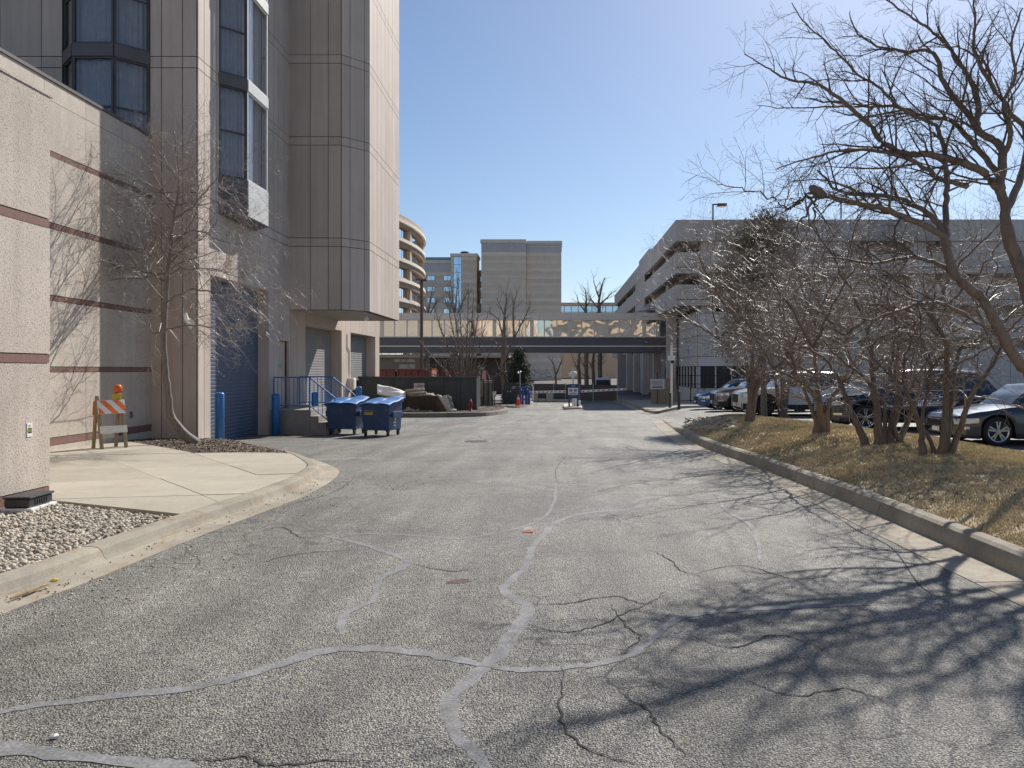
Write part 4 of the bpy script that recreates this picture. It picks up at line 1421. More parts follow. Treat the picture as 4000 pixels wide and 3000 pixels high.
# orange stripes, printed on the board (slanting down to the right)
w2 = (wd + 0.06) / 2
def clipstripe(x0, wdt):
    zA, zB = 0.765, 1.055
    sl = (zB - zA) * 0.95
    P = [(x0 + sl, zA), (x0 + sl + wdt, zA), (x0 + wdt, zB), (x0, zB)]
    out = P
    for lim, sg in ((-w2 + .004, 1), (w2 - .004, -1)):
        res = []
        for i in range(len(out)):
            a = out[i - 1]; b = out[i]
            ia = (a[0] - lim) * sg >= 0; ib = (b[0] - lim) * sg >= 0
            if ia != ib:
                t = (lim - a[0]) / (b[0] - a[0]); res.append((lim, a[1] + (b[1] - a[1]) * t))
            if ib: res.append(b)
        out = res
    return out
for x0 in (-0.56, -0.27, 0.02, 0.31):
    P = clipstripe(x0, 0.145)
    if len(P) < 3: continue
    mb = MB(); mb.quad(*[(x, yat(z) - 0.05 - 0.0255, z) for x, z in P]); mb.build('stripe', M_orange, sb)
mb = MB(); mb.box(0.06, 0.22, 0.05, 0.17, 1.08, 1.20); lamp = mb.build('warning_lamp', M_yellow, barr, bevel=0.012)
mb = MB(); mb.lathe([(0.02, -0.055), (0.085, -0.045), (0.105, -0.012), (0.105, 0.012), (0.085, 0.045), (0.02, 0.055)], (0.17, 0.11, 1.30), 20, 'y'); mb.build('lens', M_amber, lamp, smooth=True)

# ---------------------------------------------------------------- small things by the left wall
bait = thing('bait_station', 'black plastic bait box on white pavers at the foot of the near wall', 'bait box', (-6.27, 9.18, zg(-6.3, 9.2) + 0.085), R(4))
mb = MB(); mb.box(-0.15, 0.13, -0.24, 0.24, 0.055, 0.155); mb.build('body', M_blackplastic, bait, bevel=0.015)
mb = MB(); mb.box(-0.16, 0.15, -0.25, 0.25, 0.158, 0.185); mb.build('lid', M_blackplastic, bait, bevel=0.01)
for k in range(6):
    mb = MB(); mb.box(0.131, 0.137, -0.12 + k * 0.045, -0.10 + k * 0.045, 0.07, 0.14); mb.build('rib', M_blackplastic, bait)
for k in range(3):
    mb = MB(); mb.box(-0.17, 0.17, -0.26 + k * 0.18, -0.095 + k * 0.18, 0.0, 0.05); mb.build('paver', M_white, bait, bevel=0.006)
# plaque with lime roof mark and digits
plq = thing('wall_plaque', 'small white plaque with lime mark and black digit panel on near wall', 'plaque', (NEARX + 0.0365, 9.60, 1.0))
mb = MB(); mb.box(0, 0.008, -0.05, 0.05, -0.085, 0.085); pb = mb.build('plate', M_print_white, plq, bevel=0.002)
mb = MB(); mb.box(0.0082, 0.0094, -0.036, 0.036, -0.04, 0.025); mb.build('digit_panel', M_print_black, plq)
mb = MB()
for k in range(3): mb.bar((0.0095, -0.022 - k * 0 + 0.0, 0.042 + k * 0.010), (0.0095, 0.022 - k * 0.006, 0.046 + k * 0.010), 0.003, 0.005)
mb.build('roof_mark', M_print_lime, plq)
text('888', 0.055, (0.0102, 0.0, -0.008), M_print_lime, plq, (R(90), 0, R(90)))
# wall camera peeping past the near block
wc = thing('wall_camera', 'small white wall camera peeping past the near block', 'camera', (WALLX + 0.04, 15.42, 4.5))
mb = MB(); mb.lathe([(0.07, 0), (0.085, 0.05), (0.085, 0.10), (0.05, 0.14)], (0.16, 0, 0), 16); mb.build('housing', M_white, wc, smooth=True)
mb = MB(); mb.lathe([(0.02, -0.07), (0.05, -0.05), (0.065, -0.01), (0.065, 0)], (0.16, 0, 0), 14); mb.build('dome', M_black, wc, smooth=True)
mb = MB(); mb.box(0, 0.16, -0.02, 0.02, 0.06, 0.09); mb.build('bracket', M_white, wc)
# sign above the big door
ds = thing('door_sign', 'small cream clearance sign above the largest roller door', 'sign', (TX + 0.032, D1[0] + (D1[1] - D1[0]) * 0.52, z1 + 0.12))
mb = MB(); mb.box(0, 0.01, -0.17, 0.17, 0, 0.30); sgn = mb.build('plate', M_label_y, ds)
mb = MB(); mb.box(0.0102, 0.012, -0.13, 0.13, 0.17, 0.26); mb.build('print', M_print_grey, sgn)
mb = MB(); mb.box(0.0102, 0.012, -0.12, 0.0, 0.04, 0.12); mb.build('print', M_print_grey, sgn)
# soffit floodlight
fl = thing('soffit_light', 'small white floodlight under the tower overhang', 'light', (-7.15, 29.0, bb))
mb = MB(); mb.lathe([(0.09, -0.02), (0.09, 0.011)], n=16); mb.build('mount', M_white, fl)
mb = MB(); mb.tube([(0, 0, -0.02), (0.03, -0.03, -0.09)], 0.025, 8); mb.build('arm', M_white, fl)
mb = MB(); mb.tube([(0.02, -0.02, -0.06), (0.05, -0.05, -0.16), (0.08, -0.08, -0.24)], [0.04, 0.075, 0.10], 14); mb.build('lamp_head', M_white, fl, smooth=True)
# electrical box and conduit on the pier
eb = thing('meter_box', 'small cream electrical box with conduit on the sunlit pier', 'electrical box', (TX + 0.03, D3[0] - 0.25, 0.85))
mb = MB(); mb.box(0.001, 0.28, -0.30, 0.18, 0, 0.52); mb.build('case', M_cornice, eb, bevel=0.012)
mb = MB(); mb.box(0.282, 0.295, -0.22, 0.10, 0.06, 0.46); mb.build('cover', M_cornice, eb)
mb = MB(); mb.tube([(0.03, -0.1, 0.52), (0.03, -0.1, 1.75), (0.03, -0.45, 1.95), (0.03, -0.45, 2.55)], 0.022, 8); mb.build('conduit', M_tower, eb)
# floor outlet on the shaded low wall
ol = thing('wall_outlet', 'small dark outlet cover on the shaded precast wall', 'outlet', (WALLX + 0.039, 19.35, 0.62))
mb = MB(); mb.box(0, 0.02, -0.05, 0.05, -0.085, 0.085); mb.build('cover', M_print_grey, ol, bevel=0.004)
for k in (-1, 1):
    mb = MB(); mb.box(0.0202, 0.03, -0.025, 0.025, k * 0.04 - 0.02, k * 0.04 + 0.02); mb.build('socket', M_black, ol)

# ---------------------------------------------------------------- litter and covers on the drive
mh = G(1862, 1725)
mc = thing('manhole_cover', 'round iron manhole cover set in the drive', 'manhole cover', (mh.x, mh.y, mh.z + 0.003))
mb = MB(); mb.lathe([(0.40, -0.02), (0.40, 0.004), (0.33, 0.004)], n=32); mb.build('frame', M_concrete, mc)
mb = MB(); mb.lathe([(0.325, -0.02), (0.325, 0.010), (0.31, 0.013)], n=32); ml = mb.build('lid', M_browndk, mc)
for k in range(5):
    mb = MB(); mb.box(-0.24 + 0.12 * k - 0.02, -0.24 + 0.12 * k + 0.02, -0.2, 0.2, 0.013, 0.019); mb.build('rib', M_browndk, ml)
lt = G(2062, 2078)
lit_ = thing('paper_scrap', 'folded orange and white paper scrap on the asphalt', 'litter', (lt.x, lt.y, lt.z + 0.005), R(15))
mb = MB(); mb.quad((-.06, -.04, 0.001), (.055, -.045, 0.006), (.06, .035, 0.012), (-.05, .04, 0.002)); mb.quad((-.06, -.04, -0.003), (-.05, .04, -0.002), (.06, .035, 0.008), (.055, -.045, 0.002)); mb.build('sheet', M_orange, lit_)
mb = MB(); mb.quad((-.04, -.005, 0.012), (.06, .0, 0.016), (.05, .055, 0.05), (-.04, .05, 0.035)); mb.quad((-.04, -.005, 0.010), (-.04, .05, 0.033), (.05, .055, 0.048), (.06, .0, 0.014)); mb.build('fold', M_dirtywhite, lit_)
st_ = G(213, 2885)
mb = MB(); v, f = ico(); rr = random.Random(3)
mb.v = [(x * 0.022 * rr.uniform(.8, 1.2), y * 0.018, z * 0.014 * rr.uniform(.8, 1.2)) for x, y, z in v]; mb.f = list(f); mb.m = [0] * len(f)
o = mb.build('pebble', M_white); o.location = st_ + Vector((0, 0, 0.010)); tag(o, 'single white pebble on the asphalt at lower left', 'pebble')
yl = G(212, 2268, 0.02)
wr = thing('candy_wrapper', 'crumpled yellow wrapper lying in the left gutter', 'litter', (yl.x, yl.y, yl.z))
mb = MB(); mb.v = [(x * 0.035 * rr.uniform(.6, 1.3), y * 0.025 * rr.uniform(.6, 1.3), max(-0.008, z * 0.02 * rr.uniform(.5, 1.4))) for x, y, z in v]; mb.f = list(f); mb.m = [0] * len(f); mb.build('foil', plain('wrapper_yellow', (0.75, 0.58, 0.04), 0.35, 0.1, 30), wr)
s0 = G(40, 2345, 0.02); s1 = G(190, 2288, 0.03)
stick = thing('wood_stick', 'splintered brown stick lying in the left gutter', 'stick', (s0.x, s0.y, s0.z))
dv = s1 - s0
mb = MB(); mb.tube([(0, 0, 0.012), dv * 0.4 + Vector((0.01, 0, 0.016)), dv * 0.8 + Vector((-0.01, 0, 0.016)), dv + Vector((0, 0, 0.01))], [0.008, 0.017, 0.015, 0.004], 6); mb.build('bark', M_wood, stick)
rs = G(1790, 2272)
rr = random.Random(71); ring_ = []
for k in range(22):
    q = 0.075 * rr.uniform(0.65, 1.2) * (1.25 if k % 7 == 0 else 1); e = 2 * math.pi * k / 22
    ring_.append((q * 1.35 * math.cos(e), q * math.sin(e), 0.0016))
mb = MB(); mb.quad(*ring_)
o = mb.build('rust_spot', plain('rust_stain', (0.105, 0.07, 0.055), 0.9, 0.4, 25, fine=0.5, bscale=90)); o.location = rs; o.parent = road
# odds and ends in the planting bed
vc = Gs(705, 1728); vc.z = zg(vc.x, vc.y) + 0.125
t = thing('valve_cover', 'pale round valve cover lying in the mulch beside the small tree', 'valve cover', (vc.x, vc.y, vc.z))
mb = MB(); mb.lathe([(0.25, -0.02), (0.25, 0.012), (0.22, 0.02)], n=26); mb.build('disc', M_walk, t)
mb = MB(); mb.lathe([(0.05, 0.0205), (0.05, 0.028), (0.03, 0.03)], n=12); mb.build('knob', M_concrete, t)
sq = Gs(757, 1722); sq.z = zg(sq.x, sq.y) + 0.12
t = thing('root_stump', 'dark gnarled root stump in the mulch between the small tree and tower', 'stump', (sq.x, sq.y, sq.z))
v, f = ico(); mb = MB(); mb.v = [(x * 0.2 * rr.uniform(.6, 1.3), y * 0.14 * rr.uniform(.6, 1.3), max(-.03, z * 0.11 * rr.uniform(.5, 1.5))) for x, y, z in v]; mb.f = list(f); mb.m = [0] * len(f); mb.build('root', M_bark_grey, t)
mb = MB(); mb.tube([(-.3, -.05, 0), (-.1, -.02, .07), (.12, .02, .09), (.32, .0, .01)], [.02, .04, .045, .015], 7); mb.build('root_arm', M_bark_grey, t)
pbp = at(737, 1242, 18.25)
t = thing('plastic_bag', 'torn white plastic bag caught in the small tree', 'bag', tuple(pbp))
for q in range(3):
    mb = MB(); mb.v = [(x * 0.07 * rr.uniform(.4, 1.5) + .05 * (q - 1), y * 0.04 * rr.uniform(.4, 1.5), z * 0.13 * rr.uniform(.4, 1.4) - .08 * q) for x, y, z in v]; mb.f = list(f); mb.m = [0] * len(f); mb.build('film', M_white, t)
# ---------------------------------------------------------------- parking garage on the right
GY = 56.5
K = GY / 3000.0
def gx(px): return (px - VPX) * K
def gzz(py): return CAMZ + (VPY - py) * K
gar = thing('parking_garage', 'grey concrete parking garage with open decks behind the bare trees', 'parking garage', (gx(2640), GY, -0.7), world=True)
GX0 = gx(2640); GX1 = 52.0; GYB = GX0 * 3000 / (2400 - VPX)
decks = [(858, 942), (985, 1068), (1112, 1193)]
for i, (a, b) in enumerate(decks):
    zt, zb_ = gzz(a), gzz(b)
    # front spandrels: lengths of precast, the top one steps forward at the stair shaft
    xs = [GX0, gx(2797), gx(3090), gx(3390), gx(3690), gx(4010), GX1]
    for j, (p, q) in enumerate(zip(xs[:-1], xs[1:])):
        mb = MB(); mb.box(p + 0.015, q - 0.015, GY - (0.12 if (j >= 1 and i == 0) else 0) + 0.001 * i, GY + 0.35, zb_, zt)
        o = mb.build('spandrel', M_garage_dk if (j % 2 == 1 and i == 0) else M_garage, gar, bevel=0.02)
        if i > 0:
            mb = MB(); mb.box(p + 0.03, q - 0.03, GY - 0.02, GY - 0.003, (zb_ + (zt - zb_) * 0.28), (zb_ + (zt - zb_) * 0.28) + 0.05); mb.build('joint', M_joint, o)
    ys = [GY + 0.36, GY + 14, GY + 28, GYB]
    for p, q in zip(ys[:-1], ys[1:]):
        mb = MB(); mb.box(GX0, GX0 + 0.35, p + 0.015, q - 0.015, zb_, zt); mb.build('spandrel', M_garage, gar, bevel=0.02)
    # deck slab with ribs
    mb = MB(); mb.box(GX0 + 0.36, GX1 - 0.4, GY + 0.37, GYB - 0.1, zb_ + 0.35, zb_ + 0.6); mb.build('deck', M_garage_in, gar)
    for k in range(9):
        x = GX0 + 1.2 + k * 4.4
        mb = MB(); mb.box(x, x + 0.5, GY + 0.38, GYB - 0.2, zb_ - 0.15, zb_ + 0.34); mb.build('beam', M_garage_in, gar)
# columns seen in the openings
for j, px in enumerate((2772, 3060, 3330, 3600, 3870, 4150)):
    mb = MB(); mb.box(gx(px) - 0.55, gx(px) + 0.55, GY + 0.42, GY + 1.2, -0.9, gzz(900)); mb.build('column', M_garage, gar, bevel=0.03)
for k in range(5):
    y = GY + 8 + k * 9
    mb = MB(); mb.box(GX0 + 0.5, GX0 + 1.2, y - 0.5, y + 0.5, -0.9, gzz(900)); mb.build('column', M_garage, gar, bevel=0.03)
mb = MB(); mb.box(gx(2795), gx(3035), GY + 0.02, GY + 0.30, gzz(985) + 0.02, gzz(942) - 0.02); mb.build('infill_wall', M_garage, gar)
for i, (pa, pb) in enumerate(((942, 985), (1068, 1112), (1193, 1235))):
    mb = MB(); mb.box(gx(2850), GX1 - .5, GY + 1.7, GY + 1.95, gzz(pb) - .3, gzz(pa) + .2); mb.build('added_backing', M_garage, gar)  # pale wall added close behind the openings to lighten the dark interior
    for a_, b_ in ((3035, 3290), (3720, 4080)) if i == 0 else ((2850, 3060),):
        mb = MB(); mb.box(gx(a_), gx(b_), GY + 0.03, GY + 0.30, gzz(pb) + 0.02, gzz(pa) - 0.02); mb.build('infill_wall', M_garage, gar)
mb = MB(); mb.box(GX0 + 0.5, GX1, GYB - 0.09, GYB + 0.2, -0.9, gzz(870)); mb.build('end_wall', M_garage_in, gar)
# lower storeys on the right part of the front
z_a, z_b2, z_c, z_d = gzz(1235), gzz(1318), gzz(1365), -0.8
xs = [gx(3010), gx(3240), gx(3470), gx(3700), gx(3950), GX1]
for p, q in zip(xs[:-1], xs[1:]):
    mb = MB(); mb.box(p + .015, q - .015, GY + 0.1, GY + 0.4, z_b2, z_a); mb.build('spandrel', M_garage, gar, bevel=0.02)
    mb = MB(); mb.box(p + .015, q - .015, GY + 0.05, GY + 0.4, z_d, z_c); mb.build('spandrel', M_annex, gar, bevel=0.02)
mb = MB(); mb.box(gx(3010), GX1, GY + 2.2, GY + 2.4, -0.8, gzz(1193)); mb.build('back_wall', M_garage, gar)
# roof lamp posts and stair parapet
for px, pt in ((2818, 803), (3345, 795)):
    rl = thing('roof_lamp', 'slim dark lamp post on the garage roof' + (', nearest the corner' if px < 3000 else ', farther right behind twigs'), 'lamp post', (gx(px), GY + 3, gzz(862)), group='lamp posts on the garage roof')
    h = gzz(pt) * (GY + 3) / GY - gzz(862)
    mb = MB(); mb.tube([(0, 0, 0), (0, 0, h)], 0.06, 8); mb.build('pole', M_browndk, rl)
    mb = MB(); mb.box(-0.05, 0.95, -0.05, 0.05, h - 0.06, h + 0.04); mb.build('arm', M_browndk, rl)
    mb = MB(); mb.box(0.35, 1.05, -0.22, 0.22, h - 0.16, h + 0.06); hd = mb.build('lamp_head', M_browndk, rl, bevel=0.03)
    mb = MB(); mb.lathe([(0.03, -0.10), (0.20, -0.06), (0.22, 0)], (0.7, 0, h - 0.16), 12); mb.build('diffuser', M_white, hd, smooth=True)
mb = MB(); mb.lathe([(0.9, 0), (0.9, 0.5), (0.7, 0.62)], (gx(2800), GY + 3.5, gzz(862) - 0.1), 18); mb.build('roof_vent', M_garage, gar)
mb = MB(); mb.tube([(gx(2765), GY + 2.5, gzz(862) - .2), (gx(2765), GY + 2.5, gzz(838))], 0.035, 6); mb.bar((gx(2765), GY + 2.5, gzz(840)), (gx(2750), GY + 2.5, gzz(858)), 0.03); mb.build('roof_hatch_rail', M_browndk, gar)
# stair tower with striped glazing half way along the side
sy0 = GX0 * 3000 / (2523 - VPX) if False else GX0 * 3000 / (2520 - VPX); sy1 = GX0 * 3000 / (2484 - VPX)
for zA, zB in ((gzz(858) - 0.3, gzz(858) + 0.9),):
    mb = MB(); mb.box(GX0 + 0.4, GX0 + 4, sy0, sy1, zA, zB); st = mb.build('stair_tower', M_steel, gar)
    nfin = 12
    for k in range(nfin):
        y = sy0 + (sy1 - sy0) * (k + 0.5) / nfin
        mb = MB(); mb.box(GX0 + 0.30, GX0 + 0.398, y - 0.12, y + 0.12, zA + 0.35, zB - 0.1); mb.build('fin', M_cornice, st)
    for k in range(6):
        mb = MB(); mb.box(GX0 + 0.45, GX0 + 3.9, sy0 - 0.06, sy0 - 0.002, zA + 0.2 + k * 0.16, zA + 0.28 + k * 0.16); mb.build('louvre', M_cornice, st)
for zA, zB in ((gzz(942) + .02, gzz(985) - .02), (gzz(1068) + .02, gzz(1112) - .02)):
    for k in range(10):
        y = sy0 + 1 + (sy1 - sy0) * (k + 0.5) / 10
        mb = MB(); mb.box(GX0 + 0.02, GX0 + 0.12, y - 0.2, y + 0.2, zA, zB); mb.build('fin', M_cornice, gar)

# annex in front of the garage corner, with screened windows
ann = thing('annex', 'grey panelled annex with dark screened windows and two shield signs', 'building', (gx(2721), GY, -0.7), world=True)
AX0 = gx(2721); AYB = AX0 * 3000 / (2630 - VPX); AX1 = gx(3009)
zr = [-0.85, gzz(1516), gzz(1431), gzz(1393), gzz(1313), gzz(1225)]
wins = [(gx(a) - AX0, gx(b) - AX0) for a, b in ((2731, 2788), (2793, 2848), (2854, 2910), (2916, 2972))]
opn = [(a, b, zr[1], zr[2]) for a, b in wins]
facade(ann, (AX0, GY - 0.4), (1, 0), (0, -1), [0, (AX1 - AX0) / 2, AX1 - AX0], zr, opn, 0.06, M_annex, 0.04, corethick=0.25)
syd = AYB - (GY - 0.4)
sw = [(syd * (0.04 + 0.12 * k), syd * (0.04 + 0.12 * k + 0.095)) for k in range(8)]
facade(ann, (AX0, GY - 0.4 + syd), (0, -1), (-1, 0), [0, syd * 0.5, syd], zr, [(a, b, zr[1], zr[2]) for a, b in sw], 0.06, M_annex, 0.04, corethick=0.25)
for a, b in wins:
    mb = MB(); mb.box(AX0 + a, AX0 + b, GY - 0.36, GY - 0.30, zr[1], zr[2]); w = mb.build('window', M_screen, ann)
    mb = MB(); mb.box(AX0 + a + (b - a) / 2 - .03, AX0 + a + (b - a) / 2 + .03, GY - 0.40, GY - 0.362, zr[1], zr[2]); mb.build('mullion', M_browndk, w)
    mb = MB(); mb.box(AX0 + a - .03, AX0 + b + .03, GY - 0.48, GY - 0.462, zr[1] - 0.06, zr[1]); mb.build('sill', M_steel, w)
for a, b in sw:
    mb = MB(); mb.box(AX0 + 0.04, AX0 + 0.1, GY - 0.4 + syd - b, GY - 0.4 + syd - a, zr[1], zr[2]); mb.build('window', M_screen, ann)
mb = MB(); mb.box(AX0 + 0.3, AX1, GY - 0.1, AYB - .2, -0.8, gzz(1225) - .02); mb.build('wall_core', M_garage_in, ann)
mb = MB(); mb.box(AX0 - 0.1, AX1, GY - 0.5, AYB, gzz(1225), gzz(1225) + 0.12); mb.build('coping', M_garage_dk, ann)
# shield signs
def shield(y, z, s, label):
    t = thing('shield_sign', label, 'sign', (AX0 - 0.062, y, z), group='shield signs on the annex')
    P = [(-.5, .6), (.5, .6), (.5, 0.0), (.36, -.35), (0, -.65), (-.36, -.35), (-.5, 0.0)]
    mb = MB(); mb.extr([(a * s, b * s) for a, b in P], (0, 0, 0), (0, 1, 0), (0, 0, 1), (-1, 0, 0), 0, 0.03); mb.build('shield', M_print_white, t)
    mb = MB(); mb.extr([(a * s * .8, min(b, .12) * s * .85) for a, b in P], (0, 0, 0), (0, 1, 0), (0, 0, 1), (-1, 0, 0), 0.031, 0.036); mb.build('emblem', M_print_blue, t)
    mb = MB(); mb.extr([(-.42 * s, .28 * s), (.42 * s, .28 * s), (.42 * s, .42 * s), (-.42 * s, .42 * s)], (0, 0, 0), (0, 1, 0), (0, 0, 1), (-1, 0, 0), 0.031, 0.036); mb.build('bar', M_print_black, t)
    mb = MB(); mb.extr([(-.05 * s, .1 * s), (.05 * s, .1 * s), (.05 * s, -.4 * s), (-.05 * s, -.4 * s)], (0, 0, 0), (0, 1, 0), (0, 0, 1), (-1, 0, 0), 0.037, 0.041); mb.build('stroke', M_print_white, t)
for px, py, lb in ((2651, 1377, 'white shield sign with blue emblem, nearer the skybridge'), (2694, 1366, 'white shield sign with blue emblem, nearer the annex corner')):
    y = AX0 * 3000 / (px - VPX); shield(y, CAMZ + (VPY - py) / 3000 * y, 0.75, lb)
# undercroft walls and columns beyond the annex, in the shade of the bridge
und = thing('undercroft', 'shaded blue grey columns and doors of the garage undercroft behind the skybridge', 'building', (AX0, AYB + 1, -0.9), world=True)
for k, px in enumerate((2602, 2550, 2500, 2462, 2432, 2408)):
    y = AX0 * 3000 / (px - VPX)
    mb = MB(); mb.box(AX0 + 0.1, AX0 + 0.8, y - 0.5, y + 0.5, -1.05, 3.9); mb.build('column', M_annex, und, bevel=0.03)
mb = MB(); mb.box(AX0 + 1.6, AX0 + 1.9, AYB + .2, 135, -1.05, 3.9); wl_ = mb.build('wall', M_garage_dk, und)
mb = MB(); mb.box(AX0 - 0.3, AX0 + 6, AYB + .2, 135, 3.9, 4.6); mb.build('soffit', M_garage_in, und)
for k in range(5):
    y = 71 + k * 9
    mb = MB(); mb.box(AX0 + 1.5, AX0 + 1.595, y, y + 3.2, -1.0, 2.1); d_o = mb.build('door', M_screen, und)
    for e in (1.45, 1.75):
        mb = MB(); mb.box(AX0 + 1.46, AX0 + 1.498, y + e - .04, y + e + .04, 0.0, 0.9); mb.build('handle', M_steel, d_o)

# ---------------------------------------------------------------- glazed skybridge
SY = 66.8
KS = SY / 3000
def sx_(px): return (px - VPX) * KS
def sz(py): return CAMZ + (VPY - py) * KS
br = thing('skybridge', 'glazed skybridge with pale fascia and dark girder crossing the drive', 'bridge', (0, SY, 0), world=True)
XL, XR = sx_(1430), sx_(2634)
dep = 4.2
for k, (a, b) in enumerate(zip([1430, 1570, 1700, 1850, 1985, 2108, 2230, 2353, 2476, 2600], [1570, 1700, 1850, 1985, 2108, 2230, 2353, 2476, 2600, 2653])):
    mb = MB(); mb.box(sx_(a) + .01, sx_(b) - .01, SY - 0.35, SY - 0.05, sz(1251), sz(1228)); mb.build('fascia_panel', M_fascia, br, bevel=0.015)
mb = MB(); mb.box(XL, sx_(2653), SY - 0.36, SY + dep, sz(1228), sz(1228) + 0.10); mb.build('roof', M_fascia, br)
mb = MB(); mb.box(XL, XR, SY + 0.12, SY + dep - .1, sz(1251) - 0.02, sz(1228) - .01); mb.build('ceiling', M_tower_soffit, br)
mb = MB(); mb.box(XL, XR, SY + 0.0, SY + dep - .1, sz(1376), sz(1318)); mb.build('girder', M_girder, br)
mb = MB(); mb.box(XL, XR, SY - 0.10, SY - 0.001, sz(1355), sz(1350)); mb.build('flange', M_fascia, br)
mb = MB(); mb.box(XL, XR, SY - 0.12, SY - 0.001, sz(1376) - 0.03, sz(1373)); mb.build('flange', M_girder, br)
mb = MB(); mb.box(XL, XR, SY - 0.14, SY + 0.1, sz(1318), sz(1314)); mb.build('sill', M_fascia, br)
mb = MB(); mb.box(XL, XR, SY + dep - 0.3, SY + dep - .2, sz(1318), sz(1251)); mb.build('back_wall', M_curtain, br)
rb = random.Random(31)
mul_px = [1444 + 48.75 * k for k in range(0, 26)]
maj = [2095 - 146.2 * k for k in range(-4, 6)]
for k in range(len(mul_px) - 1):
    a, b = sx_(mul_px[k]), sx_(mul_px[k + 1])
    if a > XR - .3: break
    b = min(b, XR)
    t1 = rb.uniform(-0.004, 0.004); t2 = rb.uniform(-0.004, 0.004)
    mb = MB(); y = SY - 0.04
    mb.hexa([(a + .02, y + t1, sz(1314)), (b - .02, y + t2, sz(1314)), (b - .02, y + .02 + t2, sz(1314)), (a + .02, y + .02 + t1, sz(1314)),
             (a + .02, y + t2 * .5, sz(1251)), (b - .02, y + t1, sz(1251)), (b - .02, y + .02 + t1, sz(1251)), (a + .02, y + .02 + t2 * .5, sz(1251))])
    mb.build('pane', M_bridgeglass, br)
    big_ = min(abs(mul_px[k] - q) for q in maj) < 20
    w = 0.16 if big_ else 0.05
    mb = MB(); mb.box(a - w, a + w, SY - 0.09, SY + 0.05, sz(1314), sz(1251)); mb.build('mullion', M_fascia, br)
mb = MB(); mb.box(XR - .45, XR, SY - 0.1, SY + 0.05, sz(1314), sz(1251)); mb.build('end_post', M_fascia, br)
mb = MB(); mb.lathe([(0.55, 0), (0.55, 0.25), (0.95, 0.32), (0.95, 0.5), (0.45, 0.72), (0.3, 0.9)], (sx_(2535), SY + 1.8, sz(1228) + .1), 20); mb.build('roof_fan', M_steel, br)
# building behind the viewer, seen mirrored in the bridge glass
rbld = thing('mirrored_building', 'tan banded building that shows only mirrored in the skybridge windows', 'building', (9, -42, -1.1), world=True)
BYF = -42
xs0, xs1 = -1.0, 27.0
for k in range(6):
    z = -0.6 + 3.4 * k
    mb = MB(); mb.box(xs0, xs1, BYF - 0.3, BYF, z + 2.15, z + 3.4); mb.build('spandrel', M_tan, rbld)
    mb = MB(); mb.box(xs0, xs1, BYF - 0.6, BYF - 0.31, z, z + 2.15); mb.build('window_band', M_girder, rbld)
mb = MB(); mb.box(xs0, xs1, BYF - 14, BYF - 0.61, -1.1, 20); mb.build('wall', M_tan, rbld)
rb2 = thing('mirrored_block', 'pale yellow block that shows only mirrored at the left of the skybridge', 'building', (-18, -40, -1.1), world=True)
for k in range(9):
    x = -33 + k * 3.2
    mb = MB(); mb.box(x, x + 2.1, -40.3, -40, -1.1, 19); mb.build('pier', M_tan, rb2)
    mb = MB(); mb.box(x + 2.1, x + 3.2, -40.6, -40.31, -1.1, 19); mb.build('window_strip', M_beigegrey, rb2)
mb = MB(); mb.box(-33, -4.2, -52, -40.61, -1.1, 19.5); mb.build('wall', M_tan, rb2)

# ---------------------------------------------------------------- round office building
C0 = Vector((-79.8, 137.0)); RR = 55.6
rnd = thing('round_offices', 'curved tan office building with stacked window bays and cornices', 'building', (-26, 137, -1.1), world=True)
def arc_box(r0, r1, t0, t1, z0, z1, step=1.5):
    mb = MB(); n = max(1, int(math.ceil((t1 - t0) / step)))
    for i in range(n):
        a = R(t0 + (t1 - t0) * i / n); b = R(t0 + (t1 - t0) * (i + 1) / n)
        p = lambda r, t, z: (C0.x + r * math.cos(t), C0.y + r * math.sin(t), z)
        mb.hexa([p(r0, a, z0), p(r1, a, z0), p(r1, b, z0), p(r0, b, z0), p(r0, a, z1), p(r1, a, z1), p(r1, b, z1), p(r0, b, z1)])
    return mb
ra = 125.5
def rz(py): return CAMZ + (VPY - py) / 3000 * ra
pitch = 79 * ra / 3000; ztop = rz(838)
T0, T1 = -34, 26
arc_box(RR - 3, RR + 0.30, T0, T1, ztop - 0.75, ztop).build('parapet', M_tan, rnd)
arc_box(RR - 3, RR + 0.55, T0, T1, ztop - 1.25, ztop - 0.75).build('cornice', M_cornice, rnd)
arc_box(RR - 3, RR + 0.1, T0, T1, ztop - 1.75, ztop - 1.25).build('frieze', M_tan_dk, rnd)
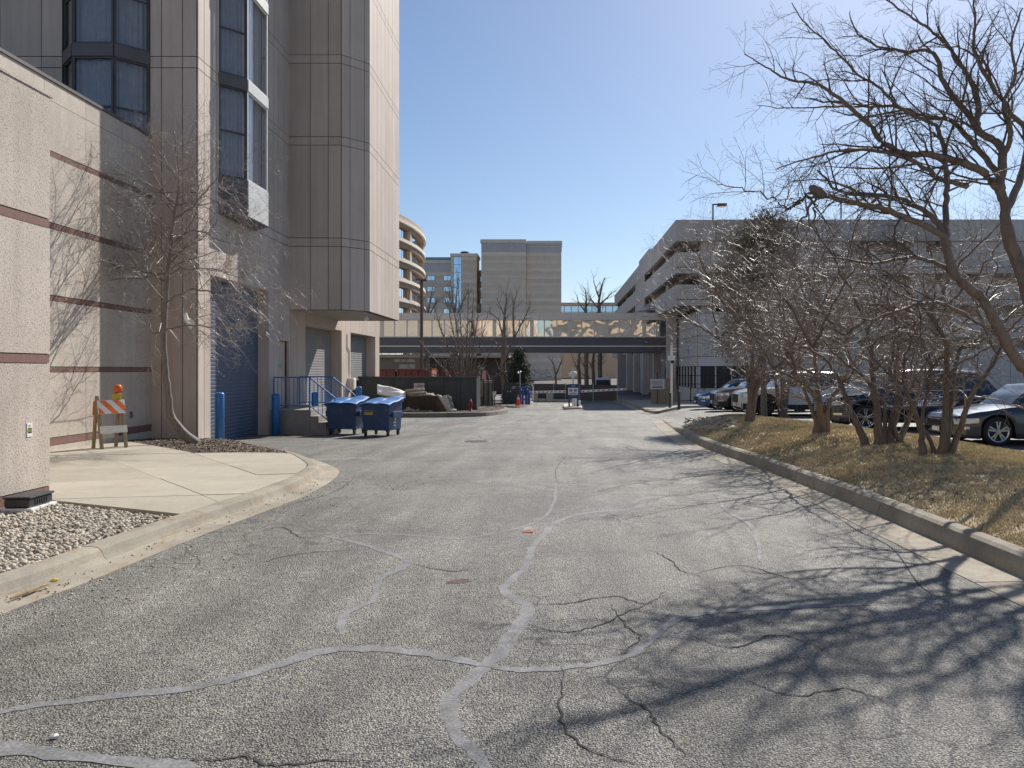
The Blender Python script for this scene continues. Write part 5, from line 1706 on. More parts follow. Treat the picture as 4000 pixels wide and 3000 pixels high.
for f_ in range(8):
    zt = ztop - 1.75 - pitch * f_
    zh = zt - 0.05; zs = zh - 1.55
    piers = [-33.5, -20, -6.0, 8.6, 22.5]
    arc_box(RR - 3, RR - 0.85, T0, T1, zs - 0.9, zt).build('wall', M_tan_dk, rnd)
    for p in piers:
        arc_box(RR - 0.84, RR + 0.02, p - 0.4, p + 0.4, zs - 0.35, zt, 2).build('pier', M_tan, rnd)
    for p, q in zip(piers[:-1], piers[1:]):
        w = arc_box(RR - 0.83, RR - 0.35, p + 0.4, q - 0.4, zs - 0.42, zs - 0.02).build('sill_band', M_tan, rnd)
        w = arc_box(RR - 0.83, RR - 0.70, p + 0.4, q - 0.4, zs, zh).build('window', M_bronze, rnd)
        n = 5
        for i in range(n):
            t0 = p + 0.5 + (q - p - 1.0) * i / n; t1 = p + 0.5 + (q - p - 1.0) * (i + 1) / n
            arc_box(RR - 0.69, RR - 0.62, t0 + 0.08, t1 - 0.08, zs + 0.06, zh - 0.06, 3).build('pane', M_skyglass, w)
    arc_box(RR - 3, RR + 0.45, T0, T1, zs - 0.95, zs - 0.43).build('cornice', M_cornice, rnd)
    arc_box(RR - 3, RR + 0.15, T0, T1, zt - pitch + 0.02, zs - 0.96).build('frieze', M_tan_dk, rnd)

# ---------------------------------------------------------------- beige hotel far behind
HY = 215.0
KH = HY / 3000
hx = lambda px: (px - VPX) * KH
hz_ = lambda py: CAMZ + (VPY - py) * KH
hot = thing('beige_hotel', 'large windowless beige block with grey frieze, cornice and banded masonry', 'building', (hx(2040), HY, -1.1), world=True)
def masonry(parent, xa, xb, y, ztop, zbot, row=1.06, depth=10):
    n = int((ztop - zbot) / row)
    for k in range(n):
        z1_ = ztop - k * row
        d = 0.06 if k % 2 == 0 else 0.0
        mb = MB(); mb.box(xa, xb, y - d, y + 0.4, z1_ - row + 0.03, z1_); mb.build('masonry_band', M_beige if k % 2 == 0 else M_beige2, parent)
    mb = MB(); mb.box(xa + .02, xb - .02, y + 0.05, y + depth, zbot, ztop); mb.build('wall', M_beige2, parent)
for (a, b, yo, pt) in ((1880, 2055, 0.0, 935), (2055.3, 2193, 1.2, 938)):
    masonry(hot, hx(a), hx(b), HY + yo, hz_(985), -1.1, 1.06, 16)
    mb = MB(); mb.box(hx(a), hx(b), HY + yo - 0.02, HY + yo + 15, hz_(985) + .001, hz_(950)); mb.build('frieze', M_beigegrey, hot)
    mb = MB(); mb.box(hx(a) - .25, hx(b) + (.25 if b > 2100 else 0), HY + yo - 0.4, HY + yo + 15.2, hz_(950) + .001, hz_(pt)); mb.build('cornice', M_cornice, hot, bevel=0.12)
    for px in ((1930, 2000) if a < 2000 else (2090, 2156)):
        mb = MB(); mb.lathe([(0.55, 0), (0.55, 0.10), (0.42, 0.12)], (hx(px), HY + yo - 0.02, hz_(966)), 20, 'y')
        mb.v = [(x, HY + yo - 0.021 - (y - (HY + yo - 0.02)), z) for x, y, z in mb.v]; mb.build('medallion', M_beigegrey, hot)
wing = thing('hotel_wing', 'lower beige hotel wing with green roof edge, glass stair strip and blue windows', 'building', (hx(1770), HY + 6, -1.1), world=True)
WY = HY + 5; 
wx = lambda px: (px - VPX) * WY / 3000
wz_ = lambda py: CAMZ + (VPY - py) * WY / 3000
masonry(wing, wx(1640), wx(1763), WY, wz_(1063), -1.1, 1.06, 12)
masonry(wing, wx(1868), wx(1886), WY + 3, wz_(1050), -1.1, 1.06, 9)
mb = MB(); mb.box(wx(1640), wx(1763), WY - 0.02, WY + 10, wz_(1063) + .001, wz_(1028)); mb.build('frieze', M_beigegrey, wing)
mb = MB(); mb.box(wx(1640), wx(1763), WY - 0.3, WY + 10, wz_(1028) + .001, wz_(1017)); mb.build('cornice', M_cornice, wing)
mb = MB(); mb.prism([(wx(1640), WY), (wx(1764), WY), (wx(1764), WY + 6), (wx(1640), WY + 6)], wz_(1017) + .001, lambda x, y: wz_(1017) + (0.2 if y < WY + 1 else 1.4)); mb.build('green_roof', M_greenroof, wing)
mb = MB(); mb.quad((wx(1640), WY - 0.05, wz_(1016)), (wx(1764), WY - 0.05, wz_(1016)), (wx(1764), WY + .8, wz_(1003)), (wx(1640), WY + .8, wz_(1003))); mb.build('green_fascia', M_greenroof, wing)
TYW = WY - 2.5
tx2 = lambda px: (px - VPX) * TYW / 3000
tz2 = lambda py: CAMZ + (VPY - py) * TYW / 3000
masonry(wing, tx2(1802), tx2(1862), TYW, tz2(1003), -1.1, 1.06, 8)
mb = MB(); mb.box(tx2(1762), tx2(1771), TYW, TYW + 8, -1.1, tz2(1003)); mb.build('pier', M_beige, wing)
mb = MB(); mb.box(tx2(1759), tx2(1866), TYW - .4, TYW + 8, tz2(1003), tz2(990)); mb.build('cornice', M_cornice, wing, bevel=0.12)
mb = MB(); mb.lathe([(1.3, 0), (1.5, 0.4), (1.3, 0.8), (1.0, 0.95)], (tx2(1812), TYW + 3, tz2(990)), 18); mb.build('roof_fan', M_browndk, wing)
gs = MB(); gs.box(tx2(1771), tx2(1802), TYW + .25, TYW + .4, -1.1, tz2(1003)); stairglass = gs.build('glass_strip', M_bronze, wing)
zz = tz2(1003); row = 2.2
for k in range(14):
    z_t = zz - 0.05 - k * row
    mb = MB(); mb.box(tx2(1772), tx2(1792), TYW + .12, TYW + .2, z_t - row + .1, z_t); mb.build('pane', M_skyglass, stairglass)
    mb = MB(); mb.box(tx2(1793), tx2(1801), TYW + .12, TYW + .2, z_t - row + .1, z_t); mb.build('pane', M_skyglass, stairglass)
for px0, px1, nrow_ in ((1669, 1699, 4), (1733, 1762, 4)):
    for k in range(nrow_):
        zt = wz_(1076 + 43 * k); zb_ = wz_(1097 + 43 * k)
        mb = MB(); mb.box(wx(px0), wx(px1), WY - 0.12, WY - 0.062, zb_, zt); w = mb.build('window', M_bronze, wing)
        for q in (0, 1):
            a = wx(px0) + (wx(px1) - wx(px0)) * (0.04 + 0.48 * q); b = a + (wx(px1) - wx(px0)) * 0.44
            mb = MB(); mb.box(a, b, WY - 0.17, WY - 0.121, zb_ + .12, zt - .12); mb.build('pane', M_skyglass, w)
for k in range(3):
    zt = wz_(1076 + 43 * k); zb_ = wz_(1097 + 43 * k)
    mb = MB(); mb.box(wx(1873), wx(1882), WY + 2.85, WY + 2.93, zb_, zt); w = mb.build('window', M_bronze, wing)
    mb = MB(); mb.box(wx(1874), wx(1881), WY + 2.80, WY + 2.849, zb_ + .1, zt - .1); mb.build('pane', M_skyglass, w)
# low glazed offices in the gap
LY = 270
lx = lambda px: (px - VPX) * LY / 3000
lz = lambda py: CAMZ + (VPY - py) * LY / 3000
lg = thing('glazed_offices', 'low distant office block with pale fascia and blue window bands', 'building', (lx(2290), LY, -1.1), world=True)
mb = MB(); mb.box(lx(2120), lx(2450), LY - .3, LY + 12, lz(1193), lz(1182)); mb.build('fascia', M_tan, lg)
mb = MB(); mb.box(lx(2120), lx(2450), LY + .3, LY + 12, -1.1, lz(1193)); mb.build('wall', M_tan, lg)
for k in range(12):
    a = lx(2125 + 27 * k); b = lx(2149 + 27 * k)
    for (t, bt) in ((1196, 1218), (1221, 1240), (1300, 1330)):
        mb = MB(); mb.box(a, b, LY + .1, LY + .299, lz(bt), lz(t)); mb.build('window', M_skyglass, lg)
# ---------------------------------------------------------------- gate island, signs, machines
gp_ = G(2240, 1598)
GTY = gp_.y; KG = GTY / 3000
isl = thing('gate_island', 'small raised concrete island under the self park sign', 'kerb island', (gp_.x, GTY, gp_.z))
mb = MB(); mb.prism([(-0.42, -0.25), (0.42, -0.25), (0.55, 0.1), (0.55, 4.2), (0.3, 4.6), (-0.3, 4.6), (-0.55, 4.2), (-0.55, 0.1)], -0.1, 0.12); mb.build('kerb', M_cream, isl, bevel=0.03)
zi = gp_.z + 0.12
sg = thing('parking_sign', 'blue self park sign board with white panel standing on the gate island', 'sign', (gp_.x, GTY + 0.05, zi))
W_ = 40 * KG; hs = lambda py: CAMZ + (VPY - py) * KG - zi
mb = MB(); mb.box(-W_ / 2, W_ / 2, 0, 0.06, hs(1556), hs(1500)); bd = mb.build('board', M_signblue, sg, bevel=0.01)
mb = MB(); mb.box(-W_ / 2 - .012, W_ / 2 - .03, -0.012, -0.001, hs(1542), hs(1515)); pn = mb.build('panel', M_print_white, sg)
for sx in (-1, 1):
    mb = MB(); mb.box(sx * W_ / 2 - (0.10 if sx > 0 else 0), sx * W_ / 2 + (0.10 if sx < 0 else 0), 0.005, 0.055, 0, hs(1556) - .001); mb.build('leg', M_machine, sg, bevel=0.008)
rr_ = 5.6 * KG
for sx in (-1, 1):
    cx = sx * 9 * KG - 0.02; cz = hs(1524.5)
    mb = MB(); mb.lathe([(rr_, 0), (rr_, 0.004)], (cx, -0.0125, cz), 24, 'y'); mb.v = [(x, -0.0125 - (y + 0.0125), z) for x, y, z in mb.v]; mb.build('disc', M_print_black, sg)
text('P', 0.15, (-9 * KG - 0.02, -0.0185, hs(1524.5)), M_print_white, sg, bold=0.004)
mb = MB(); a = 9 * KG - 0.02; cz = hs(1524.5); s = KG
mb.extr([(a - 0.8 * s, cz - 3.6 * s), (a + 0.8 * s, cz - 3.6 * s), (a + 0.8 * s, cz + 0.4 * s), (a + 2.8 * s, cz - 0.6 * s), (a + 2.8 * s, cz + 0.8 * s), (a, cz + 4.0 * s), (a - 2.8 * s, cz + 0.8 * s), (a - 2.8 * s, cz - 0.6 * s), (a - 0.8 * s, cz + 0.4 * s)], (0, -0.0195, 0), (1, 0, 0), (0, 0, 1), (0, 1, 0), 0, 0.002); mb.build('arrow', M_print_white, sg)
text('Self Park', 0.118, (-0.02, -0.0145, hs(1537)), M_print_black, sg, bold=0.003)
text('Hilton', 0.085, (0, -0.003, hs(1507)), M_print_white, sg)
mb = MB(); mb.box(-0.2, 0.16, -0.004, -0.001, hs(1545.5), hs(1544)); mb.build('print', M_print_grey, sg)
mb = MB(); mb.box(-0.2, 0.2, -0.004, -0.001, hs(1549), hs(1547.5)); mb.build('print', M_print_grey, sg)
# post with a round mirror seen from behind
mp = thing('mirror_post', 'white post carrying an oval traffic mirror behind the self park sign', 'mirror', (gp_.x - 0.01, GTY + 0.5, zi))
hs2 = lambda py: CAMZ + (VPY - py) * (GTY + .5) / 3000 - zi
mb = MB(); mb.tube([(0, 0, 0), (0, 0, hs2(1443))], 0.048, 10); mb.build('post', M_white, mp)
mb = MB(); mb.lathe([(0.01, -0.08), (0.18, -0.05), (0.27, 0.0), (0.27, 0.03)], (0, 0.07, hs2(1461)), 24, 'y'); mb.v = [(x, y, hs2(1461) + (z - hs2(1461)) * 0.6) for x, y, z in mb.v]; mb.build('mirror_shell', M_white, mp, smooth=True)
# gate machine and arms
gm = thing('gate_machine', 'white gate machine cabinet behind the self park sign', 'gate machine', (gp_.x + 0.12, GTY + 1.3, zi))
mb = MB(); mb.box(-0.16, 0.2, -0.16, 0.2, 0, 0.95); mb.build('cabinet', M_white, gm, bevel=0.02)
mb = MB(); mb.box(-0.1, 0.14, -0.172, -0.161, 0.55, 0.85); mb.build('door', M_cream, gm)
mb = MB(); mb.box(0.201, 0.34, -0.1, 0.1, 0.0, 0.32); mb.build('motor', M_white, gm, bevel=0.02)
def arm(pa, pb, Y, label):
    A = at(*pa, Y); B = at(*pb, Y)
    t = thing('barrier_arm', label, 'barrier', (A.x, A.y, zg(A.x, A.y)), group='striped barrier arms', world=True)
    mb = MB(); mb.bar(A, B, 0.04, 0.13); o = mb.build('arm', M_print_white, t, bevel=0.008)
    rr = random.Random(int(pa[0]))
    n = 9
    for k in range(n):
        p = A + (B - A) * ((k + 0.6) / n); d = (B - A).normalized()
        mb = MB(); w = 0.10; e = Vector((0, -0.0215, 0))
        q = [p - d * w + e + Vector((0, 0, -.035)), p + d * (w * 0.5) + e + Vector((0, 0, -.035)), p + d * w + e + Vector((0, 0, .035)), p - d * (w * 0.5) + e + Vector((0, 0, .035))]
        mb.quad(*q); mb.build('stripe', M_print_red if k % 4 == 0 else M_print_grey, o)
    mb = MB(); mb.obox(A, 0.10, 0.10, 0.2); mb.build('pivot', M_machine, t, bevel=0.01)
arm((2064, 1532), (2209, 1530), GTY + 1.4, 'striped white barrier arm on the left of the self park sign')
arm((2266, 1529), (2446, 1520), GTY + 1.2, 'longer striped white barrier arm on the right of the self park sign')
# blue ticket machines on the far kerb island
def machine(px, py, label, w, h, dp=0.35):
    p = G(px, py, 0.14)
    t = thing('ticket_machine', label, 'ticket machine', (p.x, p.y, p.z), group='blue ticket machines')
    mb = MB(); mb.box(-w / 2, w / 2, -dp / 2, dp / 2, 0, h - 0.08); mb.build('cabinet', M_machine, t, bevel=0.02)
    mb = MB(); mb.hexa([(-w / 2 - .02, -dp / 2 - .03, h - .079), (w / 2 + .02, -dp / 2 - .03, h - .079), (w / 2 + .02, dp / 2 + .02, h - .079), (-w / 2 - .02, dp / 2 + .02, h - .079),
                        (-w / 2, -dp / 2, h), (w / 2, -dp / 2, h), (w / 2, dp / 2, h), (-w / 2, dp / 2, h)]); mb.build('hood', M_machine, t)
    mb = MB(); mb.box(-w * .3, w * .3, -dp / 2 - .012, -dp / 2 - .001, h * .60, h * .78); mb.build('face_panel', M_signblue, t)
    mb = MB(); mb.box(-w * .1, w * .12, -dp / 2 - .014, -dp / 2 - .002, h * .84, h * .90); mb.build('lamp', M_print_white, t)
    mb = MB(); mb.box(-w * .05, w * .05, -dp / 2 - .012, -dp / 2 - .001, h * .05, h * .55); mb.build('trim', M_steel, t)
machine(2037, 1581, 'left blue ticket machine beside the traffic cone', 0.29, 1.12)
machine(2061, 1580, 'right blue ticket machine with white trim at the arm', 0.33, 1.12)
wp = G(2048.5, 1581, .14)
t = thing('white_bollard', 'thin white guard post between the two ticket machines', 'post', (wp.x, wp.y - .15, wp.z))
mb = MB(); mb.lathe([(0.05, 0), (0.05, 0.56), (0.03, 0.6)], n=12); mb.build('post', M_white, t)
mb = MB(); mb.lathe([(0.053, 0), (0.053, 0.1)], (0, 0, 0.3), n=12); mb.build('band', M_print_grey, t)
kp = G(2071, 1566, 0.0)
t = thing('rate_board', 'dark blue rate board with white strip beyond the ticket machines', 'sign', (kp.x, kp.y, kp.z))
hh = CAMZ + (VPY - 1505) / 3000 * kp.y - kp.z; ww = 9 * kp.y / 3000
mb = MB(); mb.box(-ww, ww, 0, 0.06, 0.25, hh); mb.build('board', M_signblue, t)
mb = MB(); mb.box(-ww, ww, -0.006, -0.001, 0.32, 0.55); mb.build('strip', M_print_white, t)
for sx in (-1, 1):
    mb = MB(); mb.box(sx * ww * .9 - .03, sx * ww * .9 + .03, 0.061, 0.10, 0, hh - .1); mb.build('leg', M_signblue, t)
# camera pole by the transformer
cp = G(2031, 1577, .14)
t = thing('camera_pole', 'slim grey pole with two small cameras beside the transformer box', 'camera pole', (cp.x, cp.y + .3, cp.z))
hh = CAMZ + (VPY - 1453) / 3000 * cp.y - cp.z
mb = MB(); mb.tube([(0, 0, 0), (0, 0, hh)], 0.045, 8); mb.build('pole', M_steel, t)
for dx, dz in ((-0.12, -0.05), (0.03, 0.0)):
    mb = MB(); mb.tube([(dx, -0.16, hh + dz - .02), (dx, 0.02, hh + dz + .03)], 0.05, 8); mb.build('camera', M_white, t)
mb = MB(); mb.bar((-.12, 0, hh - .08), (0, 0, hh - .2), 0.03); mb.build('bracket', M_steel, t)
# transformer box
tb = G(1999, 1580, .1)
t = thing('transformer', 'dark green utility transformer box behind the cone', 'transformer', (tb.x, tb.y + .35, tb.z))
ww = 30 * tb.y / 3000; hh = CAMZ + (VPY - 1497) / 3000 * tb.y - tb.z
mb = MB(); mb.box(-ww, ww, -0.3, 0.4, 0, hh - .04); mb.build('cabinet', M_darkgreen, t, bevel=0.02)
mb = MB(); mb.box(-ww - .03, ww + .03, -0.34, 0.44, hh - .038, hh); mb.build('cap', M_darkgreen, t, bevel=0.01)
for k, (dx, w, h, z) in enumerate(((-.30, .06, .10, .80), (-.12, .06, .10, .80), (.02, .25, .05, 1.12), (.0, .2, .04, 1.04))):
    mb = MB(); mb.box(dx, dx + w, -0.306, -0.301, z, z + h); mb.build('notice', M_signboard, t)
# traffic cone
cn = G(2024, 1583, .14)
t = thing('traffic_cone', 'red traffic cone with pale collar beside the blue ticket machine', 'cone', (cn.x, cn.y, cn.z))
hc = 40 * cn.y / 3000
mb = MB(); mb.lathe([(0.15, 0.03), (0.032, hc)], n=20); mb.build('cone_body', M_conered, t, smooth=False)
mb = MB(); mb.lathe([(0.15 - 0.118 * .55 + .004, hc * .56), (0.15 - .118 * .8 + .004, hc * .80)], n=20); mb.build('collar', M_dirtywhite, t)
mb = MB(); mb.box(-.19, .19, -.19, .19, 0, 0.035); mb.build('foot', M_conered, t, bevel=0.01)

# ---------------------------------------------------------------- kerbed islands on the left of the drive
I1 = [(p.x, p.y) for p in [G(1330, 1622), G(1480, 1629), G(1600, 1631), G(1750, 1630), G(1880, 1627), G(1950, 1620), G(1984, 1611), G(1975, 1603), G(1930, 1600), G(1850, 1599)]]
I1P = path2(I1, 5)
ik = [(0.0, -0.2), (0.0, 0.02), (0.02, 0.16), (0.05, 0.2), (0.18, 0.205), (0.2, 0.19), (0.2, -0.2)]
kerb('island_kerb', I1P, -1, ik, M_kerb_old, 2.8)
in1 = offs(I1P, -1, 0.21)
poly = in1 + [(in1[0][0], in1[-1][1] + 2.5)]
if area(poly) < 0: poly = poly[::-1]
mb = MB(); mb.prism(poly, lambda x, y: zg(x, y) - 0.1, lambda x, y: zg(x, y) + 0.175); struct(mb.build('island_soil', M_soil))
I2 = [(p.x, p.y) for p in [G(1880, 1592), G(1960, 1592.5), G(2030, 1589), G(2070, 1583), G(2084, 1577), G(2078, 1572), G(2050, 1569)]]
I2P = path2(I2, 5)
kerb('far_island_kerb', I2P, -1, [(0.0, -0.2), (0.0, 0.02), (0.02, 0.11), (0.05, 0.14), (0.2, 0.142), (0.2, -0.2)], M_kerb, 3.0)
in2 = offs(I2P, -1, 0.2)
poly = in2 + [(in2[0][0], in2[-1][1] + 1)]
if area(poly) < 0: poly = poly[::-1]
mb = MB(); mb.prism(poly, lambda x, y: zg(x, y) - 0.1, lambda x, y: zg(x, y) + 0.135); struct(mb.build('far_island_soil', M_soil))
rr = random.Random(44)
scatter('island_mulch', M_chips, [(x, y, zg(x, y) + 0.185) for x, y, _ in rnd_in(in1 + [(in1[0][0], in1[-1][1] + 1)], 500, 45, lambda x, y: 0)] + [(x, y, zg(x, y) + 0.15) for x, y, _ in rnd_in(in2 + [(in2[0][0], in2[-1][1] + 1)], 300, 46, lambda x, y: 0)], (0.03, 0.09), 47, 0.4, chip=True, label='mulch and debris on the two kerbed islands', cat='mulch', smooth=False)

# roll-off containers
def container(name, label, cat, xa, xb, y, z0, z1, depth, mat, ribs, ribmat=None, group=None):
    t = thing(name, label, cat, ((xa + xb) / 2, y, z0), group=group)
    w = (xb - xa) / 2; h = z1 - z0
    mb = MB(); mb.box(-w, w, 0, 0.05, 0.1, h); mb.box(-w, w, depth - .05, depth, 0.1, h); mb.box(-w, -w + .05, .051, depth - .051, 0.1, h); mb.box(w - .05, w, .051, depth - .051, 0.1, h); mb.box(-w + .05, w - .05, .051, depth - .051, 0.1, 0.2)
    mb.build('shell', mat, t)
    mb = MB(); mb.box(-w - .03, w + .03, -0.05, -0.001, h - 0.09, h + .02); mb.build('top_rail', mat, t, bevel=0.01)
    mb = MB(); mb.box(-w - .03, w + .03, -0.05, -0.001, 0.0, 0.12); mb.build('skid', mat, t, bevel=0.01)
    for k in range(ribs + 1):
        x = -w + 0.06 + (2 * w - .12) * k / ribs
        mb = MB(); mb.box(x - .05, x + .05, -0.06, -0.002, 0.121, h - .091); mb.build('rib', ribmat or mat, t, bevel=0.008)
    return t
CY = 38.6
cz = lambda py, Y=CY: CAMZ + (VPY - py) * Y / 3000
cxx = lambda px, Y=CY: (px - VPX) * Y / 3000
con = container('waste_container', 'long dark green steel waste container with a small white sign', 'container', cxx(1400), cxx(1862), CY, zg(-6, CY) + 0.17, cz(1472), 1.9, M_darkgreen, 7)
cs = thing('container_sign', 'white framed sign with red and black script on the green container', 'sign', (cxx(1638), CY - 0.062, cz(1512)))
mb = MB(); mb.box(-20.5 * CY / 3000, 20.5 * CY / 3000, -0.012, 0, -15.5 * CY / 3000, 15.5 * CY / 3000); mb.build('plate', M_signboard, cs)
def strokes(parent, pts, mat, w, name='script'):
    mb = MB()
    for a, b in zip(pts[:-1], pts[1:]): mb.bar((a[0], -0.0155, a[1]), (b[0], -0.0155, b[1]), 0.004, w)
    return mb.build(name, mat, parent)
strokes(cs, [(-.05 + .028 * k, .11 + (.025 if k % 2 else -.02) - .006 * k) for k in range(10)], M_print_red, 0.03)
strokes(cs, [(-.19, .02), (-.17, .07), (-.15, -.0), (-.11, .03), (-.08, .0), (-.05, .03), (-.02, .0), (.02, .025), (.06, .0), (.10, .015)], M_print_black, 0.02)
for k in range(7):
    mb = MB(); mb.box(-.17 + .05 * k, -.145 + .05 * k, -0.0165, -0.0125, -.12, -.07); mb.build('print', M_print_grey, cs)
RYC = 47.0
c2 = container('rusty_container', 'rusty red container standing behind the green one at left', 'container', (1400 - VPX) * RYC / 3000, (1545 - VPX) * RYC / 3000, RYC, zg(-9, RYC), CAMZ + (VPY - 1441) * RYC / 3000, 2.2, M_rustred, 4, group='rusty red containers')
c3 = container('rusty_container', 'rusty red container behind the green one, middle of three', 'container', (1550 - VPX) * RYC / 3000, (1684 - VPX) * RYC / 3000, RYC, zg(-9, RYC), CAMZ + (VPY - 1441) * RYC / 3000, 2.2, M_rustred, 5, group='rusty red containers')
c4 = container('rusty_container', 'rusty red container behind the multi stemmed tree, right of three', 'container', (1722 - VPX) * RYC / 3000, (1884 - VPX) * RYC / 3000, RYC + .4, zg(-5, RYC), CAMZ + (VPY - 1447) * RYC / 3000, 2.2, M_rustred, 5, group='rusty red containers')
t = thing('orange_rack', 'orange barred frame between two rusty red containers', 'rack', ((1696 - VPX) * RYC / 3000, RYC, zg(-7, RYC)))
hh = CAMZ + (VPY - 1442) * RYC / 3000 - zg(-7, RYC); ww = 9 * RYC / 3000
mb = MB(); mb.bar((-ww, 0, hh), (ww, 0, hh), 0.1, 0.09); mb.build('top_bar', M_orange, t)
for k in range(5):
    x = -ww + 2 * ww * k / 4
    mb = MB(); mb.bar((x, 0, 0), (x, 0, hh), 0.05); mb.build('bar', M_orange if k in (0, 4) else M_white, t)
# discarded furniture on the island
DY = 36.6
dx_ = lambda px, Y=DY: (px - VPX) * Y / 3000
dz_ = lambda py, Y=DY: CAMZ + (VPY - py) * Y / 3000
zi1 = zg(-6, DY) + 0.18
t = thing('ribbed_crate', 'low brown ribbed crate lying in front of the green container', 'crate', (dx_(1670), DY, zi1), world=True)
P = [(dx_(1592), zi1), (dx_(1752), zi1), (dx_(1712), dz_(1545)), (dx_(1592), dz_(1548))]
mb = MB(); mb.extr(P, (0, DY, 0), (1, 0, 0), (0, 0, 1), (0, 1, 0), 0, 0.9); mb.build('body', M_brownfab, t)
for k in range(22):
    x = dx_(1594 + 5.3 * k); 
    mb = MB(); mb.bar((x, DY - 0.012, zi1 + .02), (x, DY - 0.012, dz_(1548) - .02), 0.024, 0.02); mb.build('slat', M_brownfab, t)
def blob(name, parent, pts, rads, mat, n=10, sq=(1, 1, 1), jit=0.03, seed=1):
    r = random.Random(seed); mb = MB(); mb.tube(pts, rads, n)
    mb.v = [(x + r.uniform(-jit, jit), y + r.uniform(-jit, jit), z + r.uniform(-jit, jit)) for x, y, z in mb.v]
    return mb.build(name, mat, parent, smooth=True)
def drape(name, parent, P, mat, nx=14, ny=10, amp=0.03, seed=3, th=0.015):
    """wrinkled cloth over four corner points"""
    r = random.Random(seed); mb = MB(); A, B, C, D = [Vector(p) for p in P]
    ph = [r.uniform(0, 6) for _ in range(6)]
    V = []
    for j in range(ny + 1):
        for i in range(nx + 1):
            u, v_ = i / nx, j / ny
            p = (A * (1 - u) + B * u) * (1 - v_) + (D * (1 - u) + C * u) * v_
            w = amp * (math.sin(7 * u + ph[0] + 3 * v_) + 0.7 * math.sin(11 * v_ + ph[1] - 4 * u) + 0.5 * math.sin(17 * u + ph[2]))
            V.append((p.x, p.y - w * 0.6, p.z + w))
    mb.v = V
    for j in range(ny):
        for i in range(nx):
            a = j * (nx + 1) + i; mb.f.append((a, a + 1, a + nx + 2, a + nx + 1)); mb.m.append(0)
    o = mb.build(name, mat, parent, smooth=True)
    s_ = o.modifiers.new('thick', 'SOLIDIFY'); s_.thickness = th
    return o
t = thing('dust_sheet', 'crumpled cream dust sheet hanging over the end of the brown crate', 'sheet', (dx_(1735), DY - .1, zi1), world=True)
drape('cloth', t, [(dx_(1708), DY - 0.06, dz_(1543)), (dx_(1745), DY - 0.06, dz_(1545)), (dx_(1768), DY - 0.10, zi1 + .06), (dx_(1748), DY - 0.12, zi1 + .02)], M_tarp, 8, 12, 0.03, 4)
drape('cloth_fold', t, [(dx_(1735), DY - 0.02, dz_(1543)), (dx_(1762), DY + 0.1, dz_(1552)), (dx_(1775), DY - 0.05, zi1 + .08), (dx_(1766), DY - 0.08, zi1 + .03)], M_carpet, 6, 12, 0.04, 5)
blob('bundle', t, [(dx_(1758), DY - .15, zi1 + .05), (dx_(1785), DY - .15, zi1 + .05)], [0.06, 0.05], M_white, seed=5)
t = thing('mattress', 'sagging off white mattress leaning at the left of the discarded pile', 'mattress', (dx_(1520), DY + .4, zi1), world=True)
drape('ticking', t, [(dx_(1470), DY + .2, dz_(1540)), (dx_(1582), DY + .2, dz_(1552)), (dx_(1575), DY + .6, dz_(1530)), (dx_(1462), DY + .6, dz_(1500))], M_white, 14, 8, 0.02, 8, 0.10)
t = thing('old_cupboard', 'small brown cupboard under the white mattress', 'cupboard', (dx_(1512), DY + .75, zi1))
mb = MB(); mb.box(-.33, .33, -.2, .25, 0, .62); mb.build('carcass', M_wood, t, bevel=0.01)
mb = MB(); mb.box(-.30, .30, -.215, -.201, .33, .58); mb.build('drawer', M_dirtywhite, t)
mb = MB(); mb.box(-.30, .30, -.215, -.201, .04, .29); mb.build('drawer', M_wood, t)
t = thing('carpet_rolls', 'tan carpet rolls stacked on top of the brown crate', 'carpet', (dx_(1625), DY + .45, zi1), world=True)
blob('roll', t, [(dx_(1586), DY + .35, dz_(1541)), (dx_(1625), DY + .3, dz_(1540)), (dx_(1662), DY + .3, dz_(1538))], [0.08, 0.09, 0.085], M_carpet, seed=6, jit=.015)
blob('roll', t, [(dx_(1575), DY + .6, dz_(1530)), (dx_(1610), DY + .6, dz_(1527)), (dx_(1650), DY + .6, dz_(1526))], [0.09, 0.085, 0.08], M_carpet, seed=7, jit=.015)
drape('loose_carpet', t, [(dx_(1594), DY + .05, dz_(1547)), (dx_(1700), DY + .05, dz_(1544)), (dx_(1685), DY + .6, dz_(1536)), (dx_(1600), DY + .6, dz_(1533))], M_carpet, 12, 6, 0.025, 9)
t = thing('folded_foam', 'grey folded foam sheet lying on the island kerb', 'foam', (dx_(1605), DY - .4, zi1), world=True)
drape('foam', t, [(dx_(1578), DY - .55, zi1 + .03), (dx_(1632), DY - .55, zi1 + .04), (dx_(1640), DY - .2, zi1 + .10), (dx_(1590), DY - .2, zi1 + .18)], M_concrete, 10, 6, 0.04, 10, 0.05)
t = thing('loose_planks', 'dark planks lying along the island kerb beside the foam', 'planks', (dx_(1650), DY - .6, zi1), world=True)
for k in range(3):
    mb = MB(); mb.bar((dx_(1580 + 12 * k), DY - .6 - .05 * k, zi1 + .03 + .012 * k), (dx_(1672 + 14 * k), DY - .62 - .04 * k, zi1 + .03 + .012 * k), 0.09, 0.03); mb.build('plank', M_wood, t)
